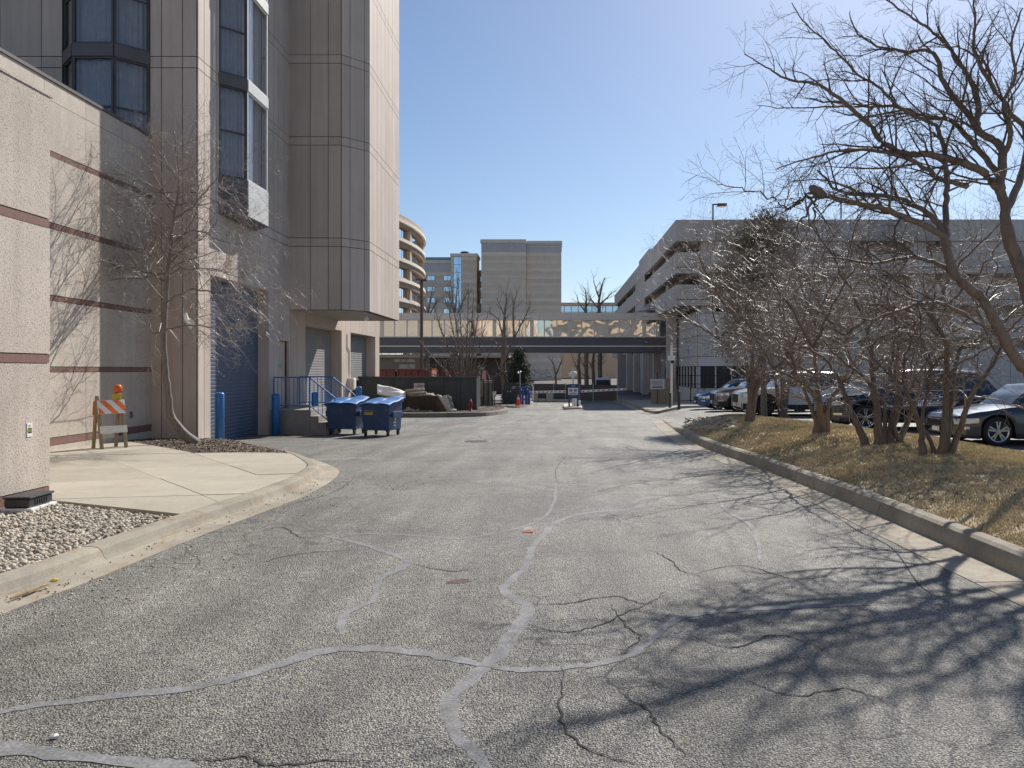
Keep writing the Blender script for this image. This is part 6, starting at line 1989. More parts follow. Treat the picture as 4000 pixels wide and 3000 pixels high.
# hydrant
hp = G(1838, 1606, .17)
t = thing('fire_hydrant', 'red fire hydrant on the kerbed island beside the multi stemmed tree', 'hydrant', (hp.x, hp.y, hp.z), R(-25))
hh = 50 * hp.y / 3000; s = hh / 0.72
mb = MB(); mb.lathe([(0.13 * s, 0), (0.13 * s, 0.03 * s), (0.085 * s, 0.04 * s), (0.08 * s, 0.44 * s), (0.105 * s, 0.45 * s), (0.105 * s, 0.48 * s), (0.085 * s, 0.50 * s), (0.075 * s, 0.58 * s), (0.04 * s, 0.64 * s)], n=18); mb.build('barrel', M_red, t, smooth=True)
mb = MB(); mb.lathe([(0.028 * s, 0.63 * s), (0.028 * s, 0.70 * s), (0.012 * s, 0.71 * s)], n=6); mb.build('operating_nut', M_red, t)
mb = MB(); mb.lathe([(0.045 * s, -0.17 * s), (0.055 * s, -0.14 * s), (0.05 * s, 0), (0.05 * s, 0.15 * s), (0.045 * s, 0.17 * s)], (0, 0, 0.36 * s), 12, 'x'); mb.build('side_nozzles', M_red, t)
mb = MB(); mb.lathe([(0.06 * s, -0.19 * s), (0.07 * s, -0.15 * s), (0.06 * s, 0)], (0, 0, 0.34 * s), 12, 'y'); mb.build('front_nozzle', M_red, t)
for px, lb in ((1843, 'thin grey post just right of the hydrant'), (1853, 'thin grey post, second to the right of the hydrant')):
    p = G(px, 1601, .17)
    t = thing('steel_post', lb, 'post', (p.x, p.y + .3, p.z), group='thin posts by the hydrant')
    mb = MB(); mb.tube([(0, 0, 0), (0, 0, CAMZ + (VPY - 1505) / 3000 * p.y - p.z)], 0.022, 6); mb.build('shaft', M_steel, t)
    mb = MB(); mb.lathe([(0.06, 0), (0.06, 0.03), (0.03, 0.05)], n=10); mb.build('base', M_steel, t)
# timber stack, brown enclosure, gas meter
EY = 46.0
ex = lambda px: (px - VPX) * EY / 3000
ez = lambda py: CAMZ + (VPY - py) * EY / 3000
t = thing('timber_stack', 'upright orange brown boards leaning beside the brown enclosure', 'timber', (ex(1868), EY, zg(-4, EY)), world=True)
for k in range(7):
    x = ex(1857 + 3.6 * k)
    mb = MB(); mb.bar((x, EY - .3 + .02 * k, ez(1545 - (k % 3) * 4)), (x + .03, EY, ez(1490 - (k * 7 % 5))), 0.05, 0.03); mb.build('board', M_wood, t)
mb = MB(); mb.box(ex(1854), ex(1886), EY + .05, EY + .6, zg(-4, EY), ez(1548)); mb.build('bin', M_browndk, t)
t = thing('enclosure', 'brown metal screen enclosure with two tall leaves beyond the hydrant', 'enclosure', (ex(1907), EY + .3, zg(-4, EY)), world=True)
for a, b in ((1888, 1904), (1907, 1922)):
    mb = MB(); mb.box(ex(a), ex(b), EY + .3, EY + .36, zg(-4, EY) + .05, ez(1484)); lf = mb.build('leaf', plain('enclosure_metal', (0.22, 0.18, 0.165), 0.5, 0.1, 3), t)
    for q in (1486, 1492):
        mb = MB(); mb.box(ex(a), ex(b), EY + .24, EY + .298, ez(q + 2), ez(q)); mb.build('bar', M_cornice, lf)
for px in (1886, 1905.5, 1923):
    mb = MB(); mb.box(ex(px) - .03, ex(px) + .03, EY + .22, EY + .4, zg(-4, EY), ez(1482)); mb.build('post', M_black, t)
for a, b in ((1880, 1897), (1868, 1884)):
    mb = MB(); mb.lathe([(0.05, 0), (0.11, 0.05), (0.08, 0.12)], (ex(a), EY + 1, ez(1444)), 12); mb.tube([(ex(a), EY + 1, zg(-4, EY)), (ex(a), EY + 1, ez(1444))], 0.03, 6); mb.build('lamp', M_steel, t)
t = thing('gas_meter', 'small grey gas meter and pipes left of the transformer box', 'meter', (ex(1931), EY, zg(-3.5, EY) + .13))
mb = MB(); mb.tube([(0, 0, 0), (0, 0, .5), (.06, 0, .62), (0.06, 0, .95)], 0.035, 8); mb.build('pipe', M_darkgreen, t)
mb = MB(); mb.box(-.12, .10, -.1, .1, .55, .85); mb.build('meter_body', M_steel, t, bevel=0.03)
mb = MB(); mb.lathe([(0.07, 0), (0.07, 0.05)], (0.0, -.16, .72), 12, 'y'); mb.build('dial', M_white, t)

# lamp post in front of the bridge
lpx = 1647; LPY = 50.0
lb = ((lpx - VPX) * LPY / 3000, LPY, zg(-8, LPY))
t = thing('lamp_post', 'tall dark square lamp post in front of the skybridge', 'lamp post', lb)
hh = CAMZ + (VPY - 1098) * LPY / 3000 - lb[2]
mb = MB(); mb.box(-.09, .09, -.09, .09, 0.3, hh); mb.build('pole', M_browndk, t, bevel=0.01)
mb = MB(); mb.lathe([(0.3, 0), (0.3, 0.3)], n=16); mb.build('base', M_concrete, t)
mb = MB(); mb.box(-.35, .35, -.28, .28, hh + .001, hh + .13); mb.build('lamp_head', M_browndk, t, bevel=0.03)
mb = MB(); mb.box(-.30, -.12, -.2, .2, hh - .03, hh); mb.build('lens', M_white, t)

# screened fence and blocks behind the gate
FY = 61.0
fxx = lambda px: (px - VPX) * FY / 3000
fzz = lambda py: CAMZ + (VPY - py) * FY / 3000
fen = thing('screen_fence', 'brown fabric screened fence behind the barrier arms', 'fence', (fxx(2240), FY, zg(1, FY)), world=True)
for k, (a, b) in enumerate(((2086, 2162), (2164, 2208), (2210, 2262), (2264, 2316), (2318, 2410))):
    mb = MB(); mb.box(fxx(a), fxx(b), FY, FY + .03, zg(1, FY) + .08, fzz(1499 + 1.2 * k)); mb.build('screen', M_brownscreen, fen)
for px in (2085, 2163, 2209, 2263, 2317, 2411):
    mb = MB(); mb.tube([(fxx(px), FY - .03, zg(1, FY)), (fxx(px), FY - .03, fzz(1497))], 0.035, 6); mb.build('post', M_steel, fen)
for k, (a, b, t_) in enumerate(((2086, 2102, 1532), (2134, 2160, 1536), (2104, 2132, 1556), (2160, 2240, 1559))):
    p = thing('concrete_block', ['cream concrete block at the left foot of the screen fence', 'cream concrete block beside the fence post', 'low cream concrete slab between two blocks', 'long low cream kerb block before the fence'][k], 'concrete block', (fxx((a + b) / 2), FY - .6, zg(0, FY - .6)), group='cream concrete blocks')
    w = (fxx(b) - fxx(a)) / 2
    mb = MB(); mb.box(-w, w, -.2, .2, 0, fzz(t_) - zg(0, FY)); mb.build('block', M_cream, p, bevel=0.03)
    mb = MB(); mb.box(-w - .05, w + .05, -.3, .3, 0, .06); mb.build('footing', M_concrete, p)
# van parked beyond
vp_ = at(2357, 1497, 80)
t = thing('parked_van', 'white van front partly hidden behind the screen fence', 'van', (vp_.x, 80, zg(5, 80)))
mb = MB(); mb.hexa([(-.9, 0, .35), (.9, 0, .35), (.9, 4.6, .35), (-.9, 4.6, .35), (-.82, .9, 1.95), (.82, .9, 1.95), (.82, 4.6, 1.98), (-.82, 4.6, 1.98)]); mb.build('body', M_white, t, bevel=0.08)
mb = MB(); mb.hexa([(-.75, .42, 1.22), (.75, .42, 1.22), (.75, .5, 1.22), (-.75, .5, 1.22), (-.70, .74, 1.75), (.70, .74, 1.75), (.70, .8, 1.75), (-.70, .8, 1.75)]); mb.build('windscreen', M_screen, t)
for sx in (-1, 1):
    mb = MB(); mb.box(sx * .75 - .12, sx * .75 + .12, -.02, .03, .75, .92); mb.build('headlight', M_steel, t)
    for y in (.9, 3.7):
        mb = MB(); mb.lathe([(.2, -.1), (.33, -.09), (.33, .09), (.2, .1)], (sx * .82, y, .33), 18, 'x'); mb.build('wheel', M_black, t)

# ---------------------------------------------------------------- right of the drive, beyond the mound
FK = [(p.x, p.y) for p in [G(2560, 1617), G(2524, 1611), G(2497, 1597), G(2468, 1585), G(2443, 1575.5)]] + [(4.6, 62)]
FKP = path2(FK, 5)
kerb('far_right_kerb', FKP, 1, [(0.0, -0.2), (0.0, 0.02), (0.02, 0.12), (0.05, 0.145), (0.2, 0.147), (0.2, -0.2)], M_kerb, 3.0)
kerb('far_right_gutter', [p for p in FKP if p[1] > 33], 1, [(-0.4, -0.2), (-0.4, 0.006), (-0.01, 0.016), (-0.01, -0.2)], M_gutter, 3.0, piece='gutter_slab')
inr = [p for p in offs(FKP, 1, 0.21)]
poly = inr + [(9.5, 62), (9.5, inr[0][1] + 4.5), (inr[0][0] + 1.4, inr[0][1] + 2.0)]
if area(poly) < 0: poly = poly[::-1]
mb = MB(); mb.prism(poly, lambda x, y: zg(x, y) - 0.1, lambda x, y: zg(x, y) + 0.135); struct(mb.build('far_sidewalk', M_walk))
sp_ = G(2568, 1578, .13)
t = thing('notice_sign', 'white notice board of small print on a dark post by the wooden fence', 'sign', (sp_.x, sp_.y, sp_.z))
ks = sp_.y / 3000; hs_ = lambda py: CAMZ + (VPY - py) * ks - sp_.z
mb = MB(); mb.box(-.04, .04, 0, .06, 0, hs_(1455)); mb.build('post', M_browndk, t)
mb = MB(); mb.box(-27.5 * ks, 27.5 * ks, -.03, -.001, hs_(1520), hs_(1481)); mb.build('board', M_signboard, t)
for k in range(6):
    mb = MB(); w = (18, 24, 22, 23, 20, 14)[k] * ks
    mb.box(-w, w, -.036, -.031, hs_(1488 + k * 3.6), hs_(1486.4 + k * 3.6)); mb.build('print', M_print_grey, t)
mb = MB(); mb.box(-21 * ks, 21 * ks, -.036, -.031, hs_(1514.5), hs_(1510)); mb.build('print_bar', M_print_black, t)
t = thing('wood_fence', 'short brown wooden picket screen behind the notice board', 'fence', (sp_.x + .6, sp_.y + 2, sp_.z), world=True)
WFY = sp_.y + 2.5
for k in range(13):
    px = 2546 + 7.6 * k; x = (px - VPX) * WFY / 3000
    mb = MB(); mb.box(x - .055, x + .055, WFY, WFY + .025, zg(x, WFY) + .05, CAMZ + (VPY - 1477 - (k * 5 % 3)) * WFY / 3000); mb.build('picket', M_wood, t)
for z_ in (0.3, 1.0):
    mb = MB(); mb.box((2543 - VPX) * WFY / 3000, (2642 - VPX) * WFY / 3000, WFY + .026, WFY + .07, zg(6, WFY) + z_, zg(6, WFY) + z_ + .09); mb.build('rail', M_wood, t)
for px, pt, pb, lbl in ((2617, 1532, 1600, 'left dark brown guard post before the wooden fence'), (2652, 1526, 1600, 'right dark brown guard post before the annex')):
    p = G(px, pb)
    t = thing('guard_post', lbl, 'post', (p.x, p.y, p.z), group='dark guard posts')
    mb = MB(); mb.lathe([(0.075, -.05), (0.075, (pb - pt) * p.y / 3000 - .03), (0.04, (pb - pt) * p.y / 3000)], n=12); mb.build('post', M_browndk, t)
    mb = MB(); mb.lathe([(0.10, -.03), (0.10, .015), (0.075, .02)], n=12); mb.build('footing', M_concrete, t)
cpp = G(2623, 1590)
t = thing('camera_mast', 'grey mast with white camera box and dome beside the skybridge end', 'camera mast', (cpp.x, cpp.y, cpp.z))
kc = cpp.y / 3000; hc_ = lambda py: CAMZ + (VPY - py) * kc - cpp.z
mb = MB(); mb.box(-.06, .06, -.06, .06, 0, hc_(1338)); mb.build('mast', M_fascia, t)
mb = MB(); mb.box(-16 * kc, 12 * kc, -.20, -.061, hc_(1409), hc_(1390)); mb.build('camera_box', M_white, t, bevel=0.02)
mb = MB(); mb.lathe([(0.03, -.14), (.09, -.10), (.11, 0)], (0.03, -.13, hc_(1409)), 14); mb.build('dome', M_black, t, smooth=True)
mb = MB(); mb.bar((0, 0, hc_(1373)), (.3, 0, hc_(1373)), 0.05); mb.bar((0, 0, hc_(1362)), (.3, 0, hc_(1362)), 0.05); mb.build('bracket', M_fascia, t)
t = thing('black_railing', 'thin black steel railing in front of the annex windows', 'railing', (11, 50.5, zg(11, 50.5)), world=True)
RLY = 50.5
for z_ in (0.25, 1.35, 1.9):
    mb = MB(); mb.bar(((2645 - VPX) * RLY / 3000, RLY, zg(9, RLY) + z_), ((3010 - VPX) * RLY / 3000, RLY, zg(12, RLY) + z_), 0.04); mb.build('rail', M_black, t)
for k in range(8):
    x = (2646 + 52 * k - VPX) * RLY / 3000
    mb = MB(); mb.bar((x, RLY, zg(x, RLY)), (x, RLY, zg(x, RLY) + 1.95), 0.06); mb.build('post', M_black, t)
# brown low building behind the containers, seen under the bridge
t = thing('brown_lodge', 'low brown building with cream window bands seen under the skybridge', 'building', (-18, 92, -1.05), world=True)
BLY = 92
bxx = lambda px: (px - VPX) * BLY / 3000
bzz = lambda py: CAMZ + (VPY - py) * BLY / 3000
mb = MB(); mb.box(bxx(1420), bxx(1640), BLY, BLY + 8, -1.05, bzz(1385)); mb.build('wall', M_tan_dk, t)
mb = MB(); mb.box(bxx(1420), bxx(1990), BLY - .5, BLY + 8, bzz(1397), bzz(1389)); mb.build('eaves', M_tan, t)
for a, b, c, d in ((1540, 1565, 1402, 1414), (1567, 1585, 1402, 1414), (1590, 1622, 1402, 1414), (1560, 1597, 1423, 1440), (1600, 1622, 1423, 1440)):
    mb = MB(); mb.box(bxx(a), bxx(b), BLY - .1, BLY - .01, bzz(d), bzz(c)); mb.build('window', M_cream, t)
mb = MB(); mb.box(bxx(1640), bxx(2000), BLY + 2, BLY + 8, -1.05, bzz(1392)); mb.build('rear_wall', M_browndk, t)
# ---------------------------------------------------------------- parked cars
def ipol(tab, x):
    if x <= tab[0][0]: return tab[0][1]
    for (a, va), (b, vb) in zip(tab[:-1], tab[1:]):
        if x <= b:
            t = (x - a) / (b - a); t = t * t * (3 - 2 * t) * 0.5 + t * 0.5
            return va + (vb - va) * t
    return tab[-1][1]

def smooth_mesh(me, ang=32):
    me.polygons.foreach_set('use_smooth', [True] * len(me.polygons))
    me.set_sharp_from_angle(angle=R(ang))

M_carglass = plain('car_glass', (0.02, 0.025, 0.03), 0.04, 0.05, 2, spec=0.8, coat=0.6)
M_chrome = plain('chrome', (0.75, 0.76, 0.78), 0.12, 0.03, 2, metal=1.0)
M_headlamp = plain('headlamp', (0.62, 0.64, 0.66), 0.08, 0.08, 6, metal=0.5, coat=1.0)
M_tyre = plain('tyre', (0.022, 0.022, 0.023), 0.8, 0.15, 8)
M_rim = plain('alloy', (0.48, 0.49, 0.50), 0.25, 0.06, 3, metal=0.9)
M_rimdk = plain('dark_alloy', (0.07, 0.07, 0.075), 0.35, 0.06, 3, metal=0.6)
M_plasticdk = plain('car_plastic', (0.028, 0.028, 0.03), 0.6, 0.1, 5)
M_well = plain('wheel_well', (0.012, 0.012, 0.012), 0.9, 0.1, 5)
M_tail = plain('tail_lamp', (0.30, 0.01, 0.012), 0.15, 0.1, 5, coat=1.0)

def car(label, X0, Yn, paint, L, W, H, top, green, wheels, wr, clear=0.21, rimmat=M_rim, clad=False, chrome=False, grille=True):
    """side-on car facing -X; X0 front, Yn near side. top: bonnet and belt line; green: (windscreen foot, roof front, roof rear, rear foot)"""
    z = zg(X0 + 2, Yn + W / 2)
    t = thing('parked_car', label, 'car', (X0, Yn + W / 2, z), group='cars parked behind the mound')
    hw0 = W / 2
    plan = [(0, 0.70), (0.08, 0.82), (0.25, 0.91), (0.6, 0.97), (1.2, 1.0), (L - 1.2, 1.0), (L - 0.5, 0.97), (L - 0.12, 0.88), (L, 0.76)]
    bot = [(0, clear + 0.10), (0.12, clear + 0.02), (0.5, clear), (L - 0.5, clear), (L - 0.1, clear + 0.08), (L, clear + 0.16)]
    xs = sorted(set([0, 0.03, 0.08, 0.15, 0.25] + [L * k / 60 for k in range(1, 60)] + [L - 0.15, L - 0.08, L - 0.03, L] +
                    [w + s * (wr + 0.055) * math.cos(a) for w in wheels for s in (-1, 1) for a in (0.0, 0.25, 0.55, 0.9, 1.25, 1.57)]))
    def section(x):
        hw = hw0 * ipol(plan, x); tp = ipol(top, x); zb = ipol(bot, x); za = zb
        R_ = wr + 0.055
        for w in wheels:
            if abs(x - w) < R_: za = max(za, wr + math.sqrt(R_ * R_ - (x - w) ** 2) * 1.0)
        za = min(za, tp - 0.12)
        sh = tp - 0.075
        m = lambda q: za + (sh - za) * q
        return [(0, zb), (0.74 * hw, zb), (0.74 * hw, za), (0.982 * hw, za), (hw, m(0.22)), (1.0 * hw, m(0.5)), (0.99 * hw, m(0.8)), (0.968 * hw, sh), (0.915 * hw, tp - 0.015), (0.6 * hw, tp + 0.018), (0, tp + 0.028)]
    mb = MB(); k = None
    for x in xs:
        s = section(x)
        ring = [(-y, zz) for y, zz in s[::-1]][:-1] + s
        k = len(ring)
        mb.v += [(x, y, zz) for y, zz in ring]
    for i in range(len(xs) - 1):
        for j in range(k - 1):
            mb.f.append((i * k + j, i * k + j + 1, (i + 1) * k + j + 1, (i + 1) * k + j))
            jj = j if j < (k - 1) // 2 else k - 2 - j
            mb.m.append(1 if jj >= 7 else 0)
    mb.f.append(tuple(range(k - 1, -1, -1))); mb.m.append(0)
    mb.f.append(tuple((len(xs) - 1) * k + j for j in range(k))); mb.m.append(0)
    me = mb.mesh('body'); smooth_mesh(me, 38)
    add('body', me, [paint, M_well], t)
    def sidey(x, zz):
        s = section(x)[3:9]
        for (ya, a), (yb, b) in zip(s[:-1], s[1:]):
            if a <= zz <= b: return ya + (yb - ya) * (zz - a) / max(1e-6, b - a)
        return s[0][0] if zz < s[0][1] else s[-1][0]
    def patch(name, xa, xb, zlo, zhi, mat, off=0.006, n=10, parent=None, both=True):
        for sgn in ((-1, 1) if both else (-1,)):
            mb = MB(); nz = 3
            for i in range(n + 1):
                x = xa + (xb - xa) * i / n
                a = zlo(x) if callable(zlo) else zlo; b = zhi(x) if callable(zhi) else zhi
                for q in range(nz + 1):
                    zz = a + (b - a) * q / nz
                    mb.v.append((x, sgn * (sidey(x, zz) + off), zz))
            for i in range(n):
                for q in range(nz):
                    a = i * (nz + 1) + q; f = (a, a + nz + 1, a + nz + 2, a + 1)
                    mb.f.append(f if sgn < 0 else f[::-1]); mb.m.append(0)
            mb.build(name, mat, parent or t, smooth=True)
    # greenhouse
    x0, x1, x2, x3 = green
    roof = [(x0, 0.0), ((x0 + x1) / 2, 0.56), (x1 - 0.1, 0.93), (x1 + 0.3, 0.99), ((x1 + x2) / 2, 1.0), (x2, 0.95), ((x2 + x3) / 2, 0.60), (x3, 0.0)]
    def gz_(x): 
        tp = ipol(top, x) - 0.01
        return tp, tp + (H - tp) * ipol(roof, x)
    wsc = [(x0, 0.80), (x1, 0.95), (x2, 0.97), (x3, 0.86)]
    def gsec(x):
        lo, hi = gz_(x); hb = hw0 * 0.93 * ipol(wsc, x); fr = (hi - lo) / max(0.05, H - lo)
        ht = hb * (1 - 0.20 * fr)
        hi2 = max(hi, lo + 0.002)
        return hb, ht, lo, hi2
    gxs = [x0 + (x3 - x0) * i / 44 for i in range(45)]
    mb = MB()
    for x in gxs:
        hb, ht, lo, hi = gsec(x); e = min(0.05, (hi - lo) * 0.3)
        s = [(hb, lo - 0.03), (hb + (ht - hb) * 0.5, lo + (hi - lo) * 0.5), (ht, hi - e), (ht * 0.90, hi - e * 0.25), (ht * 0.5, hi + e * 0.2), (0, hi + e * 0.3)]
        ring = s + [(-y, zz) for y, zz in s[::-1]][1:]
        kk = len(ring); mb.v += [(x, y, zz) for y, zz in ring]
    for i in range(len(gxs) - 1):
        for j in range(kk - 1):
            mb.f.append((i * kk + j, (i + 1) * kk + j, (i + 1) * kk + j + 1, i * kk + j + 1)); mb.m.append(0)
    me = mb.mesh('cabin'); smooth_mesh(me, 40); cab = add('cabin', me, paint, t)
    def gy(x, zz):
        hb, ht, lo, hi = gsec(x)
        return hb + (ht - hb) * min(1, max(0, (zz - lo) / max(0.05, hi - lo)))
    bl = lambda x: ipol(top, x) + 0.035
    def win(xa, xb, na, n=12):
        for sgn in (-1, 1):
            mb = MB()
            for i in range(n + 1):
                x = xa + (xb - xa) * i / n
                lo = bl(x); hi = max(lo + 0.01, gz_(x)[1] - 0.085)
                for q in range(4):
                    zz = lo + (hi - lo) * q / 3
                    mb.v.append((x, sgn * (gy(x, zz) + 0.006), zz))
            for i in range(n):
                for q in range(3):
                    a = i * 4 + q; f = (a, a + 4, a + 5, a + 1)
                    mb.f.append(f if sgn < 0 else f[::-1]); mb.m.append(0)
            mb.build(na, M_carglass, t, smooth=True)
    xm = (x1 + x2) / 2 + 0.02
    win(x0 + (x1 - x0) * 0.42, xm - 0.04, 'side_window'); win(xm + 0.04, x2 - 0.12, 'side_window')
    if x3 - x2 > 0.35: win(x2 - 0.02, x2 + (x3 - x2) * 0.55, 'quarter_window', 6)
    # windscreen and rear window
    for nm, xa, xb in (('windscreen', x0 + 0.06, x1 - 0.02), ('rear_window', x3 - 0.06, x2 + 0.08)):
        mb = MB(); n = 8
        for i in range(n + 1):
            x = xa + (xb - xa) * i / n; hb, ht, lo, hi = gsec(x); e = min(0.05, (hi - lo) * 0.3)
            for q in range(7):
                u = -1 + 2 * q / 6; y = u * ht * 0.88
                mb.v.append((x - (0.006 if nm == 'windscreen' else -0.006), y, hi + e * (0.3 - 0.45 * abs(u)) + 0.007))
        for i in range(n):
            for q in range(6):
                a = i * 7 + q; f = (a, a + 7, a + 8, a + 1); mb.f.append(f[::-1] if nm == 'windscreen' else f); mb.m.append(0)
        mb.build(nm, M_carglass, t, smooth=True)
    if chrome:
        for sgn in (-1, 1):
            mb = MB(); P = [(x0 + (x1 - x0) * .4 + (x2 - x0 - (x1 - x0) * .4) * i / 10) for i in range(11)]
            mb.tube([(x, sgn * (gy(x, bl(x)) + 0.008), bl(x) - 0.012) for x in P], 0.012, 5); mb.build('trim', M_chrome, t)
            mb = MB(); mb.tube([(x, sgn * (gy(x, gz_(x)[1]) - 0.02), gz_(x)[1] + 0.035) for x in [x1 + (x2 - x1) * i / 6 for i in range(7)]], 0.016, 5); mb.build('roof_rail', M_chrome, t)
    # lamps
    tz = ipol(top, 0.1)
    patch('headlight', 0.04, 0.52, lambda x: tz - 0.20 + 0.08 * x, lambda x: tz - 0.075 + 0.05 * x, M_headlamp, 0.008)
    patch('tail_light', L - 0.42, L - 0.05, ipol(top, L - .1) - 0.30, ipol(top, L - .1) - 0.12, M_tail, 0.008)
    zb0 = clear + 0.12
    if grille:
        mb = MB(); mb.box(-0.025, 0.02, -hw0 * .45, hw0 * .45, zb0 + 0.14, tz - 0.10); gr = mb.build('grille', M_plasticdk, t, bevel=0.02)
        for q in range(5):
            zz = zb0 + 0.17 + (tz - 0.10 - zb0 - 0.17) * q / 5
            mb = MB(); mb.box(-0.036, -0.026, -hw0 * .43, hw0 * .43, zz, zz + 0.018); mb.build('slat', M_chrome if chrome else M_black, gr)
    mb = MB(); mb.box(-0.045, -0.026, -0.16, 0.16, zb0 + 0.02, zb0 + 0.12); mb.build('number_plate', M_print_white, t)
    patch('fog_light', 0.10, 0.32, zb0 + 0.10, zb0 + 0.16, M_headlamp, 0.007)
    for sgn in (-1, 1):
        mb = MB(); xx = x0 + (x1 - x0) * 0.45
        mb.obox((xx, sgn * (hw0 * 0.93 + 0.10), bl(xx) + 0.06), 0.13, 0.20, 0.13); mb.build('mirror', paint, t, bevel=0.03)
    for xx in (xm + 0.12 - 0.22, x2 - 0.15):
        patch('door_handle', xx, xx + 0.18, ipol(top, xx) - 0.17, ipol(top, xx) - 0.145, M_chrome if chrome else paint, 0.02, 3)
    for xx in (x0 + (x1 - x0) * 0.35, xm, x2 + 0.02):
        patch('door_seam', xx, xx + 0.010, clear + 0.08, ipol(top, xx) - 0.02, M_plasticdk, 0.003, 1)
    if clad:
        patch('sill_cladding', wheels[0] + wr + .05, wheels[1] - wr - .05, clear + 0.005, clear + 0.20, M_plasticdk, 0.012, 12)
        patch('bumper_cladding', 0.05, wheels[0] - wr - .05, lambda x: ipol(bot, x) + .005, lambda x: clear + 0.24, M_plasticdk, 0.012, 6)
        for w in wheels:
            for sgn in (-1, 1):
                mb = MB(); R1, R2 = wr + 0.056, wr + 0.13; n = 18
                for i in range(n + 1):
                    a = math.pi * (-0.08 + 1.16 * i / n)
                    for rr_ in (R1, R2):
                        x = w + rr_ * math.cos(a); zz = wr + rr_ * math.sin(a)
                        mb.v.append((x, sgn * (hw0 * ipol(plan, x) + 0.014), zz))
                for i in range(n): 
                    f = (2 * i, 2 * i + 1, 2 * i + 3, 2 * i + 2); mb.f.append(f if sgn < 0 else f[::-1]); mb.m.append(0)
                mb.build('arch_trim', M_plasticdk, t, smooth=True)
    for w in wheels:
        for sgn in (-1, 1):
            yc = sgn * (hw0 - 0.12)
            mb = MB(); mb.lathe([(wr * 0.74, -0.09), (wr * 0.9, -0.11), (wr, -0.085), (wr, 0.085), (wr * 0.9, 0.11), (wr * 0.74, 0.09)], (w, yc, wr), 32, 'y'); wl0 = mb.build('wheel', M_tyre, t); smooth_mesh(wl0.data, 40)
            mb = MB(); mb.lathe([(wr * 0.62, -0.05), (wr * 0.66, -0.10), (wr * 0.74, -0.112), (wr * 0.745, -0.09), (wr * 0.745, 0.09), (wr * 0.74, 0.112), (wr * 0.66, 0.10), (wr * 0.62, 0.05)], (w, yc, wr), 32, 'y'); 
            for q in range(10):
                a = 2 * math.pi * (q // 2) / 5 + 0.3 + (0.17 if q % 2 else -0.17)
                p0 = Vector((w, yc + sgn * 0.085, wr)); p1 = p0 + Vector((math.cos(a), 0, math.sin(a))) * wr * 0.68
                mb.bar(p0, p1, 0.035, 0.035)
            mb.lathe([(wr * 0.16, -0.02), (wr * 0.16, 0.02)], (w, yc + sgn * 0.09, wr), 12, 'y')
            mb.build('rim', rimmat, wl0)
    return t
P_grey = mat_paint('paint_graphite', (0.055, 0.06, 0.07), 0.22, 0.6)
P_navy = mat_paint('paint_navy', (0.012, 0.018, 0.045), 0.2, 0.4)
P_white = mat_paint('paint_white', (0.70, 0.69, 0.67), 0.3, 0.0)
P_greyb = mat_paint('paint_grey', (0.17, 0.175, 0.185), 0.25, 0.5)
P_blue = mat_paint('paint_blue', (0.03, 0.13, 0.36), 0.22, 0.5)
car('dark grey sedan at the right edge, nearest of the parked cars', 9.24, 17.6, P_grey, 4.85, 1.86, 1.44,
    [(0, 0.60), (0.12, 0.70), (0.6, 0.80), (1.3, 0.90), (1.7, 0.94), (3.4, 0.97), (4.3, 1.00), (4.7, 0.98), (4.85, 0.90)], (1.35, 2.15, 3.35, 4.35), (0.95, 3.85), 0.335, 0.16)
car('large navy blue estate car with chrome window trim behind the multi stemmed trees', 7.95, 22.0, P_navy, 5.1, 1.98, 1.78,
    [(0, 0.78), (0.1, 0.92), (0.5, 1.02), (1.2, 1.09), (1.5, 1.11), (3.6, 1.14), (4.7, 1.16), (5.0, 1.12), (5.1, 0.95)], (1.35, 2.15, 4.15, 4.95), (0.98, 3.98), 0.38, 0.23, chrome=True)
car('white sport utility car with black arches between the tree trunks', 7.06, 29.0, P_white, 4.6, 1.88, 1.70,
    [(0, 0.78), (0.1, 0.92), (0.5, 1.00), (1.2, 1.06), (1.5, 1.08), (3.3, 1.11), (4.2, 1.13), (4.5, 1.08), (4.6, 0.95)], (1.3, 2.05, 3.75, 4.45), (0.92, 3.6), 0.37, 0.24, M_rimdk, True)
car('grey sport utility car parked just beyond the white one', 6.90, 32.6, P_greyb, 4.5, 1.85, 1.65,
    [(0, 0.74), (0.1, 0.88), (0.5, 0.98), (1.2, 1.04), (1.5, 1.06), (3.3, 1.09), (4.1, 1.11), (4.4, 1.06), (4.5, 0.92)], (1.2, 2.0, 3.65, 4.35), (0.92, 3.55), 0.36, 0.22, M_rim, True)
car('blue hatchback farthest along the row of parked cars', 6.80, 36.0, P_blue, 4.3, 1.78, 1.48,
    [(0, 0.62), (0.12, 0.74), (0.6, 0.86), (1.2, 0.94), (1.5, 0.96), (3.2, 0.99), (4.0, 1.0), (4.2, 0.96), (4.3, 0.85)], (1.2, 2.0, 3.4, 4.15), (0.88, 3.45), 0.33, 0.18)
